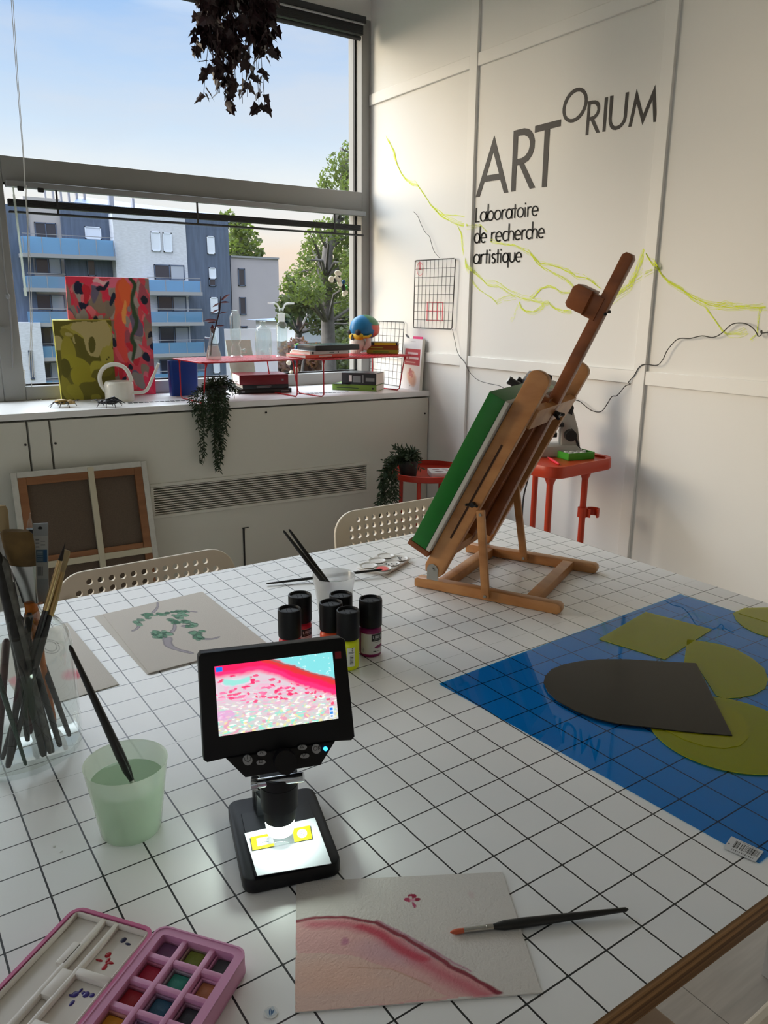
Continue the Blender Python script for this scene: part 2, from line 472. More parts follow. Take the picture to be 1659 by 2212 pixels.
# battens that frame the wall panels
T = .013
k = 1
def trim(a, b):
    global k
    struct(MB().span(a, b, bev=.0015, seg=1).build('trim_%d' % k, m_trim)); k += 1
for y0 in (2.770, 1.789, .808, -.173, -1.154, -2.135):
    trim((XW-T, y0, 0), (XW, y0+.05, ZC))
ys = [YF, 2.785+.05, 2.785, 1.85, 1.80, .865, .815, -.12, -.17, -1.105]
for a, b in ((2.821, YF), (1.840, 2.769), (.859, 1.788), (-.122, .807), (-1.103, -.174)):
    trim((XW-T*.8, a, 1.037), (XW, b, 1.085))
    trim((XW-T*.8, a, 2.278), (XW, b, 2.328))
trim((XW-.02, Y0, 0), (XW, 3.0, .07))

# ------------------------------------------------------------------ windows
def window(n, xa, xb):
    "frame bars xa..xb (outer), transom, gaskets, panes"
    root = bpy.data.objects.new('window_%d' % n, None); COL.objects.link(root); struct(root)
    root.location = ((xa+xb)/2, YG, .9)
    s = lambda z: CZ+(z-CZ)*YF/YG
    zs, zt0, zt1, ztop = .958, 1.775, 1.868, 2.66
    jl, jr = xa+.085, xb-.052
    f = MB()
    f.span((xa, YF, .9), (jl, YG+.07, ztop), bev=.003, seg=1)
    f.span((jr, YF, .9), (xb, YG+.07, ztop), bev=.003, seg=1)
    f.span((jl, YF, .9), (jr, YG+.07, zs), bev=.003, seg=1)
    f.span((jl, YF-.004, zt0), (jr, YG+.07, zt1), bev=.004, seg=2)
    f.span((jl, YF, ztop-.03), (jr, YG+.07, ztop))
    f.build('frame', m_frame, root)
    g = MB()
    for z0, z1 in ((zs, zt0), (zt1, ztop-.03)):
        for a, b in (((jl, z0), (jl+.008, z1)), ((jr-.008, z0), (jr, z1)), ((jl, z0), (jr, z0+.007)), ((jl, z1-.007), (jr, z1))):
            g.span((a[0], YG-.006, a[1]), (b[0], YG+.012, b[1]))
    g.build('gasket', m_black, root)
    for z0, z1 in ((zs, zt0), (zt1, ztop-.03)):
        MB().span((jl, YG, z0), (jr, YG+.004, z1)).build('pane', m_glass, root)
    return root, jl, jr
w1, JL, JR = window(1, .525, XW)
w2, _, _ = window(2, -1.33, .525)
w3, _, _ = window(3, X0, -1.33)

w4 = bpy.data.objects.new('window_4', None); COL.objects.link(w4); struct(w4); w4.location = (X0-.06, -.65, .9)  # unseen window added in the left wall as fill light
f4 = MB()
for y in (-2.25, -.68, .88): f4.span((X0-.11, y, .9), (X0-.02, y+.07, 2.62))
f4.span((X0-.11, -2.18, .9), (X0-.02, .88, .96)); f4.span((X0-.11, -2.18, 2.56), (X0-.02, .88, 2.62)); f4.build('frame', m_frame, w4)
MB().span((X0-.07, -2.18, .96), (X0-.066, .88, 2.56)).build('pane', m_glass, w4)
# ------------------------------------------------------------------ venetian blinds, pulled up
m_alu = mat('blind_grey', (.30, .31, .32), .35, .4)
m_slat = mat('blind_slats', (.028, .030, .034), .45)
m_cord = mat('cord_white', (.78, .78, .76), .6)
m_rod = clear_mat('clear_rod', (.86, .9, .86), milky=.6, milk=(.85, .9, .84))
YB = 3.575
def zfor(z): return z
bl = thing('venetian_blind', 'dark venetian blind pulled up tight under the window transom', 'blind', (1.44, YB, 1.70))
MB().span((JL+.004, YB-.02, 1.748), (JR-.004, YB+.012, 1.772), bev=.002, seg=1).build('headrail', m_alu, bl)
st = MB()
for q in range(9):
    z = 1.677+q*.0031
    st.span((JL+.006, YB-.016+.001*(q % 2), z), (JR-.03, YB+.010, z+.0022))
st.build('slat_stack', m_slat, bl)
MB().span((JL+.006, YB-.014, 1.652), (JR-.012, YB+.010, 1.660), bev=.002, seg=1).build('bottom_rail', m_slat, bl)
for x in (.80, 1.40, 2.12):
    MB().span((x-.004, YB-.019, 1.652), (x+.004, YB-.0165, 1.75)).build('ladder_tape', m_slat, bl)
for x in (.665, .74): MB().span((x-.012, YB-.026, 1.735), (x+.012, YB-.018, 1.752), bev=.002, seg=1).build('clip', m_black, bl)
pa = ony(30, 420, YB-.03); pb = ony(56, 640, YB-.03)
w = MB().tube([pa+Vector((0, 0, .03)), pa], .003); w.tube([pa, lerp(pa, pb, .5)+Vector((0, -.003, 0)), pb], [.0045, .0045, .0055], 8)
w.build('wand', m_rod, bl)
c = MB()
c.tube([ony(57, 400, YB-.024), ony(62, 560, YB-.024), ony(66, 700, YB-.024), ony(64, 800, YB-.024)], .0011, 5)
c.tube([ony(60, 450, YB-.026), ony(67, 600, YB-.026), ony(70, 700, YB-.026), ony(62, 790, YB-.026)], .0011, 5)
c.build('cord', m_cord, bl)
bu = thing('venetian_blind', 'dark venetian blind bunched at the top of the tall upper window', 'blind', (1.44, YB, 2.5))
MB().span((JL+.004, YB-.022, 2.626), (JR-.004, YB+.012, 2.656), bev=.002, seg=1).build('headrail', m_slat, bu)
st = MB()
for q in range(12):
    z = 2.575+q*.0034
    st.span((JL+.006, YB-.018+.001*(q % 2), z), (JR-.02, YB+.010, z+.0024))
st.build('slat_stack', m_slat, bu)
MB().cyl((JL+.006, YB-.004, 2.560), (JR-.03, YB-.004, 2.560), .010).build('bottom_rail', m_slat, bu)
MB().cyl((JL+.006, YB-.026, 2.618), (JR-.02, YB-.026, 2.618), .005).build('valance_rod', m_alu, bu)
c = MB()
for dx in (0, 4):
    c.tube([ony(22+dx, -30, YB-.03), ony(36+dx*.7, 170, YB-.03), ony(50+dx*.4, 340, YB-.03), ony(58, 470, YB-.033), ony(64, 640, YB-.033), ony(74-dx, 815, YB-.033)], .0013, 5)
c.build('cord', m_cord, bu)
# loose end of the cords lying on the ledge
cb = MB()
cb.tube([ony(52, 800, 3.54), onz(56, 856, .903), onz(64, 862, .903), onz(90, 861, .903), onz(120, 858, .903)], .003, 6)
cb.tube([ony(66, 815, 3.53), onz(72, 858, .903), onz(84, 865, .903), onz(100, 858, .903), onz(112, 849, .903)], .0016, 6)
tag(cb.build('cord', m_cord), 'white cord coiled on the ledge in the window corner', 'cord')
# casement stay rod on the left mullion
hs = thing('window_stay', 'thin grey crank rod with a knuckle hanging on the left window frame', 'window crank', ony(16, 640, YF-.02))
r = MB().tube([ony(0, 470, YF-.02), ony(10, 590, YF-.02), ony(16, 636, YF-.02)], .003); r.build('rod', m_alu, hs)
MB().ball(ony(17, 640, YF-.02), (.009, .009, .012)).build('knuckle', m_alu, hs)
MB().tube([ony(18, 645, YF-.02), ony(24, 700, YF-.02), ony(28, 795, YF-.02)], [.004, .0045, .0035]).build('handle', m_alu, hs)
kb = thing('window_latch', 'small round metal window latch at the left edge of the window', 'window latch', ony(0, 712, YF-.001))
MB().cyl(ony(0, 712, YF), ony(0, 712, YF)+Vector((0, -.03, 0)), .013).build('knob', m_alu, kb)

# ------------------------------------------------------------------ radiator cabinet and ledge under the window
CN = Vector((.125, 1.92, 0)).normalized()            # the front leans a little away from the wall's square
CPT = Vector((2.362, 3.056, 0))
def cabp(x, y, d=0.0):
    p = onp(CPT-CN*d, CN, x, y); return p
def cy(x): return 3.056+(2.362-x)*.0651
CX = Vector((1, -.0651, 0)).normalized()
CF = Matrix((CX, Vector((0, 0, 1)), -CN)).transposed()
cf4 = lambda p: Matrix.Translation(p) @ CF.to_4x4()   # local x along the front, y up, z out of it
ZL = .90
led = MB().prism([(X0+.02, cy(X0)), (XW-.002, cy(XW)), (XW-.002, YF-.002), (X0+.02, YF-.002)], ZL-.026, ZL, bev=.002)
tag(led.build('ledge', m_ledge), 'long white window ledge above the radiator cabinet', 'ledge')
def cabinet(xa, xb, label, vent):
    root = thing('radiator_cabinet', label, 'cabinet', ((xa+xb)/2, cy((xa+xb)/2)+.1, 0))
    b = MB().prism([(xa, cy(xa)+.024), (xb, cy(xb)+.024), (xb, YF-.03), (xa, YF-.03)], .0, ZL-.034)
    b.build('body', m_dark if False else m_cab, root)
    return root
cabs = cabinet(.612, XW-.004, 'cream radiator cabinet with a long slatted vent under the window ledge', True)
cabl = cabinet(.532, .609, 'narrow cream filler panel of the window cabinets', False)
cabf = cabinet(X0+.03, .529, 'cream cabinet left of the narrow filler panel with a dark screw hole', False)
def front(root, xa, xb, z0, z1, hole=None):
    w_ = math.hypot(xb-xa, (xb-xa)*.0651)
    M_ = cf4(Vector((xa, cy(xa)+.021, z0)))
    p = MB()
    if hole:
        hx0, hx1, hz0, hz1 = hole
        L = lambda x: (x-xa)/(xb-xa)*w_
        for a, b in (((0, 0), (L(hx0), z1-z0)), ((L(hx1), 0), (w_, z1-z0)), ((L(hx0), 0), (L(hx1), hz0-z0)), ((L(hx0), hz1-z0), (L(hx1), z1-z0))):
            p.add([(a[0], a[1], 0), (b[0], a[1], 0), (b[0], b[1], 0), (a[0], b[1], 0), (a[0], a[1], .018), (b[0], a[1], .018), (b[0], b[1], .018), (a[0], b[1], .018)],
                  [(0, 3, 2, 1), (4, 5, 6, 7), (0, 1, 5, 4), (1, 2, 6, 5), (2, 3, 7, 6), (3, 0, 4, 7)], 0, False, M_)
    else:
        p.box((w_/2, (z1-z0)/2, .009), (w_, z1-z0, .018), M_, bev=.0015, seg=1)
    return p.build('front_panel', m_cab, root)
V0, V1, VZ0, VZ1 = .985, 2.005, .440, .562
pm = front(cabs, .614, XW-.006, .02, ZL-.034, (V0, V1, VZ0, VZ1))
front(cabl, .534, .607, .02, ZL-.034)
front(cabf, X0+.03, .527, .02, ZL-.034)
# vent: frame and slats
vM = cf4(Vector((V0, cy(V0)+.021, VZ0)))
vw = (V1-V0)*math.sqrt(1+.0651**2); vh = VZ1-VZ0
vf = MB()
for a, b in (((-.014, -.014), (vw+.014, 0)), ((-.014, vh), (vw+.014, vh+.014)), ((-.014, 0), (0, vh)), ((vw, 0), (vw+.014, vh))):
    vf.box(((a[0]+b[0])/2, (a[1]+b[1])/2, .020), (b[0]-a[0], b[1]-a[1], .008), vM, bev=.001, seg=1)
vr = vf.build('vent_grille', m_cab, cabs)
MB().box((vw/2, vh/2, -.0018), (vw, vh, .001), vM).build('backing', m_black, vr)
for q in range(12):
    z = (q+.5)*vh/12
    MB().box((vw/2, z, .008), (vw, .0042, .018), vM @ Matrix.Rotation(math.radians(0), 4, 'X')).build('slat', m_cab, vr)
# screw holes and the crack in the panel
for (px, py, root) in ((120, 958, cabs), (55, 961, cabf), (575, 891, cabs), (918, 893, cabs)):
    p = cabp(px, py, 0.0); MB().cyl(p+CN*.002, p-CN*.0012, .0045, n=12).build('screw_hole', m_black, root)
a, b = cabp(530, 1140), cabp(525, 1228)
MB().prism([(-.0035, 0), (.0035, 0), (.006, .195), (-.003, .195)], -.0005, .0012, cf4(Vector((a.x-.01, cy(a.x-.01)-.0005, a.z-.195)))).build('crack', m_black, cabs)
a = cabp(530, 1140); MB().box((0, 0, .001), (.03, .004, .002), cf4(Vector((a.x, cy(a.x)-.0005, a.z)))).build('notch', m_black, cabs)
# dark slot in the ledge top
a, b = onz(275, 871, ZL), onz(405, 865, ZL)
m_slot = mat('slot_dark', (.03, .03, .03), .6)
sl_ = MB(); dv = (b-a); dv.z = 0; sM = xf((a.x, a.y, ZL), (0, 0, 1), dv)
for q in range(14): sl_.box((.012+q*.022, 0, .0006), (.017, .022, .0012), sM)
sl_.build('air_slot', m_slot, bpy.data.objects['ledge'])
a = onz(640, 851, ZL); b = onz(750, 847, ZL); sM = xf((a.x, a.y, ZL), (0, 0, 1), (b-a)); sl_ = MB()
for q in range(12): sl_.box((.012+q*.022, 0, .0006), (.017, .022, .0012), sM)
sl_.build('air_slot', m_slot, bpy.data.objects['ledge'])

# ------------------------------------------------------------------ lettering on the wall
m_let = mat('lettering_vinyl', (.035, .03, .028), .5, spec=.35)
m_let2 = mat('lettering_vinyl_small', (.015, .014, .013), .55, spec=.3)
def wallpts(pts, lift=.0015):
    out = []
    for x, y in pts:
        p = onx(x, y, XW-lift); out.append(p)
    return out
def Z(x0, y0, s, pts): return [(x0+a/s, y0+b/s) for a, b in pts]
def decal(polys, name, m, parent):
    b = MB()
    for P in polys:
        q = wallpts(P, .0016); n = len(q)
        back = [v+Vector((.0012, 0, 0)) for v in q]
        b.add(q+back, [list(range(n))]+[(i, (i+1) % n, n+(i+1) % n, n+i) for i in range(n)])
    return b.build(name, m, parent, weld=False)
def bandpoly(c, w0, w1=None):
    "polygon band from outer polyline c and inner polyline w0 (same length)"
    return [[c[i], c[i+1], w0[i+1], w0[i]] for i in range(len(c)-1)]
S1 = 1659/220; S2 = 1659/230
wl = thing('wall_lettering', 'large dark ARTORIUM lettering stuck on the white panelled wall', 'lettering', onx(1220, 300, XW))
z1 = lambda p: Z(1010, 240, S1, p)
z2 = lambda p: Z(1200, 170, S2, p)
A = [z1([(433, 400), (130, 1403), (195, 1393), (270, 1155), (305, 1050), (418, 660)]), z1([(433, 400), (418, 660), (510, 1015), (530, 1115), (590, 1333), (660, 1325)]), z1([(305, 1050), (270, 1155), (530, 1115), (510, 1017)])]
decal(A, 'letter', m_let, wl)
ro = [(750, 322), (840, 296), (925, 278), (985, 285), (1040, 325), (1075, 390), (1093, 480), (1085, 600), (1050, 710), (990, 800), (915, 855)]
ri = [(822, 408), (860, 398), (925, 393), (970, 410), (1000, 445), (1014, 490), (1014, 560), (990, 650), (940, 725), (880, 765), (806, 782)]
Rr = [z1([(750, 322), (705, 1313), (777, 1303), (822, 408)])]+[z1(q) for q in bandpoly(ro, ri)]+[z1([(806, 782), (798, 888), (840, 875), (915, 855)])]+[z1([(840, 875), (1010, 1267), (1098, 1247), (915, 850)])]
decal(Rr, 'letter', m_let, wl)
decal([z1([(1100, 242), (1093, 352), (1513, 245), (1520, 132)]), z1([(1255, 310), (1207, 1243), (1285, 1232), (1340, 292)])], 'letter', m_let, wl)
def ell(c, a, b, th, n=28):
    return [(c[0]+a*math.cos(t)*math.cos(th)-b*math.sin(t)*math.sin(th), c[1]+a*math.cos(t)*math.sin(th)+b*math.sin(t)*math.cos(th)) for t in [2*math.pi*k_/n for k_ in range(n+1)]]
decal([z2(q) for q in bandpoly(ell((302, 411), 288, 175, math.radians(-68)), ell((301, 413), 228, 132, math.radians(-66)))], 'letter', m_let, wl)
ro = [(505, 355), (570, 338), (625, 335), (668, 360), (690, 410), (690, 480), (665, 560), (620, 615), (595, 632)]
ri = [(541, 405), (575, 395), (605, 395), (632, 412), (648, 440), (650, 480), (635, 530), (595, 577), (533, 598)]
decal([z2([(505, 355), (466, 882), (505, 878), (541, 405)])]+[z2(q) for q in bandpoly(ro, ri)]+[z2([(533, 598), (530, 660), (545, 645), (595, 632)]), z2([(545, 645), (633, 843), (685, 838), (595, 628)])], 'letter', m_let, wl)
decal([z2([(768, 293), (729, 828), (772, 822), (815, 284)])], 'letter', m_let, wl)
uo = [(850, 270), (825, 620), (828, 690), (850, 760), (890, 797), (935, 800), (990, 780), (1045, 730), (1085, 670), (1105, 600), (1140, 205)]
ui = [(900, 262), (870, 620), (872, 670), (890, 715), (915, 738), (950, 738), (985, 725), (1020, 690), (1050, 640), (1060, 590), (1092, 218)]
decal([z2(q) for q in bandpoly(uo, ui)], 'letter', m_let, wl)
decal([z2([(1263, 162), (1132, 752), (1178, 745), (1262, 375)]), z2([(1263, 162), (1262, 375), (1350, 718), (1362, 560)]), z2([(1362, 560), (1350, 718), (1510, 318), (1552, 97)]), z2([(1552, 97), (1510, 318), (1523, 678), (1577, 670)])], 'letter', m_let, wl)

# small lines, drawn with strokes: unit = x-height, y down
def arc(cx, cy_, rx, ry, a0, a1, n=12): return [(cx+rx*math.cos(math.radians(lerp(a0, a1, i/n))), cy_+ry*math.sin(math.radians(lerp(a0, a1, i/n)))) for i in range(n+1)]
GL = {
 'L': (.5, [[(.06, -1.45), (.06, 0), (.42, 0)]]), 'a': (.72, [arc(.32, -.5, .3, .5, 0, 360, 18), [(.62, -1), (.62, 0)]]),
 'b': (.72, [[(.06, -1.75), (.06, 0)], arc(.36, -.5, .3, .5, 0, 360, 18)]), 'o': (.74, [arc(.36, -.5, .32, .5, 0, 360, 18)]),
 'r': (.48, [[(.08, -1), (.08, 0)], arc(.34, -.72, .26, .26, 180, 290, 6)]), 't': (.42, [[(.2, -1.42), (.2, 0)], [(.04, -.98), (.36, -.98)]]),
 'i': (.3, [[(.1, -.98), (.1, 0)], [(.1, -1.45), (.1, -1.33)]]), 'e': (.72, [[(.06, -.5), (.64, -.5)], arc(.35, -.5, .3, .5, 0, -310, 18)]),
 'd': (.72, [arc(.32, -.5, .3, .5, 0, 360, 18), [(.62, -1.75), (.62, 0)]]), 'c': (.6, [arc(.36, -.5, .31, .5, -50, -310, 14)]),
 'h': (.66, [[(.06, -1.75), (.06, 0)], arc(.32, -.6, .25, .4, 180, 360, 8)+[(.57, 0)]]), 's': (.48, [arc(.24, -.75, .17, .24, -30, -250, 8)+arc(.24, -.25, .18, .25, -80, 140, 8)]),
 'q': (.72, [arc(.32, -.5, .3, .5, 0, 360, 18), [(.62, -1), (.62, .55)]]), 'u': (.66, [[(.06, -1), (.06, -.35)]+arc(.32, -.36, .26, .36, 180, 0, 8)+[(.58, -1)], ]), ' ': (.38, [])}
def strokes(word, p0, p1, xh, wpx, name, parent):
    "word between baseline pixels p0 and p1, x-height in pixels"
    tot = sum(GL[c_][0] for c_ in word)-.1
    dx = (p1[0]-p0[0])/tot; dy = (p1[1]-p0[1])/tot
    b = MB(); x = 0
    for c_ in word:
        for line in GL[c_][1]:
            P = [(p0[0]+(x+u)*dx-v*xh*-.055*-1, p0[1]+(x+u)*dy+v*xh) for u, v in line]
            for i in range(len(P)-1):
                a_, b_ = Vector(P[i]), Vector(P[i+1]); d_ = (b_-a_)
                if d_.length < 1e-6: continue
                d_.normalize(); n_ = Vector((-d_.y, d_.x))*wpx/2; a_ = a_-d_*wpx*.25; b_ = b_+d_*wpx*.25
                q = wallpts([a_+n_, b_+n_, b_-n_, a_-n_], .0016)
                b.add(q, [(0, 1, 2, 3)])
        x += GL[c_][0]
    return b.build(name, m_let2, parent, weld=False)
S3 = 1659/180
z3 = lambda q: (1010+q[0]/S3, 430+q[1]/S3)
ws = thing('wall_lettering', 'three lines of small dark script Laboratoire de recherche artistique below the large lettering', 'lettering', onx(1090, 510, XW))
strokes('Laboratoire', z3((148, 458)), z3((1388, 325)), 20.5, 2.7, 'word', ws)
strokes('de', z3((128, 878)), z3((358, 862)), 20.5, 2.9, 'word', ws)
strokes('recherche', z3((455, 852)), z3((1512, 768)), 20.5, 2.9, 'word', ws)
strokes('artistique', z3((112, 1290)), z3((1058, 1245)), 20.0, 2.9, 'word', ws)

# ------------------------------------------------------------------ yellow drawn lines on the wall
m_yel = mat('yellow_chalk', (.82, .95, .02), .7)
yd = MB(); r3 = random.Random(3)
def onwall(x, y, lift=.002):
    p = onx(x, y, XW)
    on = any(a-.002 <= p.y <= a+.052 for a in (2.770, 1.789, .808)) or 1.035 < p.z < 1.087
    return onx(x, y, XW-(T if on else 0)-lift)
def scribble(path, spread, n, w0=.5, drop=.25):
    spread *= 1.7
    for s_ in range(n):
        off = r3.uniform(-1, 1); ph = r3.uniform(0, 9)
        P = []
        for i in range(len(path)-1):
            for q in range(7):
                t = q/7; x = lerp(path[i][0], path[i+1][0], t); y = lerp(path[i][1], path[i+1][1], t)
                sp = spread*(.55+.45*math.sin(i*1.3+ph*.5+t))
                P.append((x+off*sp*.6+1.6*fbm(x*.05, y*.05, ph), y+off*sp+2.5*fbm(x*.04, y*.04, ph+5)))
        run = []
        for i, p in enumerate(P):
            if r3.random() < drop*.12:
                run = []; continue
            run.append(p)
            if len(run) >= 2:
                a_, b_ = Vector(run[-2]), Vector(run[-1]); d_ = b_-a_
                if d_.length < .3: continue
                d_.normalize(); nn_ = Vector((-d_.y, d_.x))*w0/2
                yd.add([onwall(*(a_+nn_)), onwall(*(b_+nn_)), onwall(*(b_-nn_)), onwall(*(a_-nn_))], [(0, 1, 2, 3)])
S4 = 1659/280; S5 = 1659/320
q4 = lambda pts: Z(830, 280, S4, pts)
q5 = lambda pts: Z(980, 480, S5, pts)
q6 = lambda pts: Z(1259, 500, 1659/400, pts)
scribble(q4([(45, 120), (110, 250), (160, 440), (215, 560), (280, 640), (350, 690), (420, 700), (500, 820), (590, 960), (700, 1080), (820, 1150), (960, 1210), (1080, 1215)]), 5, 9, drop=.5)
scribble(q4([(650, 1000), (760, 1090), (900, 1085), (1060, 1110)]), 4, 3)
scribble(q4([(940, 1240), (985, 1330), (1000, 1500), (1030, 1640)])+q5([(130, 430), (150, 560)]), 5, 5)
scribble(q5([(60, 40), (180, 60), (300, 40), (380, 120)]), 5, 4)
scribble(q5([(420, 230), (560, 250), (690, 260), (760, 300), (860, 350), (920, 450), (1000, 520), (1130, 570), (1260, 650), (1340, 720), (1400, 830)]), 5, 6, drop=.4)
scribble(q5([(860, 360), (960, 460), (1080, 480), (1200, 510), (1300, 560), (1370, 610), (1480, 620), (1570, 680), (1650, 750)]), 6, 8)
scribble(q5([(140, 500), (240, 570), (320, 640), (370, 700), (500, 710), (640, 800), (760, 850), (900, 880), (1020, 900)]), 7, 7, drop=.4)
scribble(q5([(200, 660), (300, 770), (420, 840), (480, 900), (560, 850), (700, 830)]), 4, 4)
scribble(q5([(860, 860), (920, 810), (980, 740), (1060, 715), (1140, 740), (1200, 790), (1340, 790)]), 3, 7)
scribble(q5([(740, 900), (750, 960), (820, 1000), (900, 1005), (980, 960), (1010, 905), (1060, 900), (1140, 970), (1240, 1000), (1330, 1000)]), 3, 8)
scribble(q5([(640, 1100), (700, 990), (730, 920)]), 3, 2)
scribble(q6([(180, 640), (300, 560), (420, 490), (500, 330), (560, 190), (610, 280), (660, 300)]), 7, 14)
scribble(q6([(420, 470), (540, 390), (640, 340)]), 5, 5)
scribble(q6([(660, 290), (690, 370), (760, 450), (880, 520), (980, 600), (1120, 660), (1300, 680), (1500, 685), (1659, 680)]), 7, 14)
scribble(q6([(1100, 690), (1180, 790), (1240, 880), (1290, 920), (1400, 915), (1480, 890)]), 5, 8)
scribble(q6([(1600, 690), (1575, 800), (1560, 920), (1490, 990)]), 4, 5)
scribble(q6([(1180, 670), (1280, 630), (1400, 660)]), 5, 4)
tag(yd.build('wall_drawing', m_yel, weld=False), 'long neon yellow branching chalk line drawn across the white wall', 'drawing')

# ------------------------------------------------------------------ black wire on the wall
m_wire = mat('black_wire', (.012, .012, .012), .45)
def wire(px, r=.0016, lift=.016): return [onx(x, y, XW-lift) for x, y in px]
def smooth(P, n=5):
    out = []
    for i in range(len(P)-1):
        p0, p1, p2, p3 = P[max(i-1, 0)], P[i], P[i+1], P[min(i+2, len(P)-1)]
        for q in range(n):
            t = q/n
            out.append(.5*((2*p1)+(p2-p0)*t+(2*p0-5*p1+4*p2-p3)*t*t+(3*p1-p0-3*p2+p3)*t*t*t))
    out.append(P[-1]); return out
wp = q4([(375, 1050), (430, 1110), (470, 1210), (530, 1320), (580, 1370), (605, 1460), (640, 1560), (705, 1640)])
tag(MB().tube(smooth(wire(wp)), .0013, 6).build('wire', m_wire), 'thin black wire running down the wall to the hanging wire grid', 'wire')
q7 = lambda pts: Z(740, 600, 1659/400, pts)
wp2 = q7([(985, 460), (1005, 560), (1035, 680), (1095, 760), (1110, 795), (1150, 860), (1220, 920), (1320, 950), (1410, 970), (1480, 1020), (1510, 1080)])
tag(MB().tube(smooth(wire(wp2)), .0013, 6).build('wire', m_wire), 'thin black wire curling from the wire grid down to the microscope', 'wire')
wp3 = [(1225, 858)]+q6([(0, 1550), (70, 1600), (160, 1615), (215, 1550), (260, 1480), (310, 1468), (380, 1385), (425, 1370)])[1:]
wp3 = [(1225, 864), (1250, 866)]+wp3[1:]+q6([(410, 1350), (460, 1290), (505, 1215), (560, 1190), (660, 1200), (715, 1150), (760, 1060), (850, 965), (960, 958), (1070, 935), (1160, 950), (1240, 915), (1330, 835), (1420, 820), (1490, 840), (1545, 890), (1570, 935), (1595, 930), (1605, 895), (1597, 890), (1600, 910), (1659, 905)])
wp3 += [(1672, 718)]
tag(MB().tube(smooth(wire(wp3)), .0018, 6).build('wire', m_wire), 'long black wire bent along the wall to the right of the easel', 'wire')
# ================================================================== OUTSIDE
m_zinc = mat('zinc_cladding', srgb(86, 98, 120), .55, noise=(1.2, .18, (6, 6, .5)))
m_brickw = mat('pale_brick', srgb(204, 206, 214), .8, noise=(3.5, .10, (1, 1, 4)))
m_beige = mat('beige_render', srgb(182, 176, 176), .8)
m_grey = mat('grey_render', srgb(172, 166, 172), .85, noise=(.4, .04))
m_shut = mat('white_shutter', srgb(222, 228, 240), .6)
m_win = mat('window_dark', srgb(58, 60, 70), .15)
m_curt = mat('curtain', srgb(170, 175, 185), .8)
m_balc = clear_mat('balcony_glass', srgb(150, 190, 225), milky=.72, milk=srgb(158, 204, 232))
m_slab = mat('slab', srgb(150, 150, 155), .8)
m_roof = mat('roof_blue', srgb(92, 108, 142), .5, noise=(3, .12))
m_ground = mat('ground_grass', (.06, .075, .03), .9, noise=(.6, .4))
struct(MB().span((-60, 7, -10.2), (160, 140, -10)).build('ground', m_ground))

YB_ = 58.0
def bx(b, px0, py0, px1, py1, Y, dep, m=0):
    "box whose front face covers the pixel box on the plane y=Y"
    yr = min((py0+py1)/2, 590); x0, x1 = ony(px0, yr, Y).x, ony(px1, yr, Y).x; xm = (px0+px1)/2; z1, z0 = ony(xm, py0, Y).z, ony(xm, py1, Y).z
    b.span((min(x0, x1), Y, min(z0, z1)), (max(x0, x1), Y+dep, max(z0, z1)), m=m)
def wind(root, px0, py0, px1, py1, Y, kind='dark', panes=2):
    yr = (py0+py1)/2; xm = (px0+px1)/2
    x0, x1, z1, z0 = ony(px0, yr, Y).x, ony(px1, yr, Y).x, ony(xm, py0, Y).z, ony(xm, py1, Y).z
    fr = MB(); t = .07
    for q in ((x0, z0, x1, z0+t), (x0, z1-t, x1, z1), (x0, z0, x0+t, z1), (x1-t, z0, x1, z1)):
        fr.span((q[0], Y-.08, q[1]), (q[2], Y+.05, q[3]))
    if panes == 2: fr.span(((x0+x1)/2-t/2, Y-.08, z0), ((x0+x1)/2+t/2, Y+.05, z1))
    f = fr.build('window', m_shut if kind == 'shut' else m_zinc, root)
    MB().span((x0, Y-.05, z0), (x1, Y+.04, z1)).build('shutter' if kind == 'shut' else 'pane', m_shut if kind == 'shut' else m_win, f)
    if kind == 'curt':
        cb_ = MB(); n_ = 8
        cb_.span((x0+(x1-x0)*.55, Y-.058, z0+t), (x1-t, Y-.052, z1-t)); cb_.build('curtain', m_curt, f)
def balcony(root, px0, py0, px1, py1, Y, dep=1.6):
    yr = (py0+py1)/2; xm = (px0+px1)/2; a = Vector((ony(px0, yr, Y).x, Y, ony(xm, py0, Y).z)); c = Vector((ony(px1, yr, Y).x, Y, ony(xm, py1, Y).z))
    s = MB().span((a.x-.1, Y-.1, c.z-.25), (c.x+.1, Y+dep, c.z)).build('balcony', m_slab, root)
    g = MB().span((a.x, Y-.05, c.z-.1), (c.x, Y, a.z)); g.span((c.x-.04, Y, c.z), (c.x, Y+dep, a.z)); g.span((a.x, Y, c.z), (a.x+.04, Y+dep, a.z))
    g.build('balustrade', m_balc, s)
    r = MB(); n_ = max(2, int((c.x-a.x)/1.1))
    for q in range(n_+1):
        x = lerp(a.x, c.x, q/n_); r.span((x-.02, Y-.07, c.z-.1), (x+.02, Y-.05, a.z))
    r.span((a.x, Y-.08, a.z+.16), (c.x, Y-.04, a.z+.20)); r.build('railing', m_slab, s)

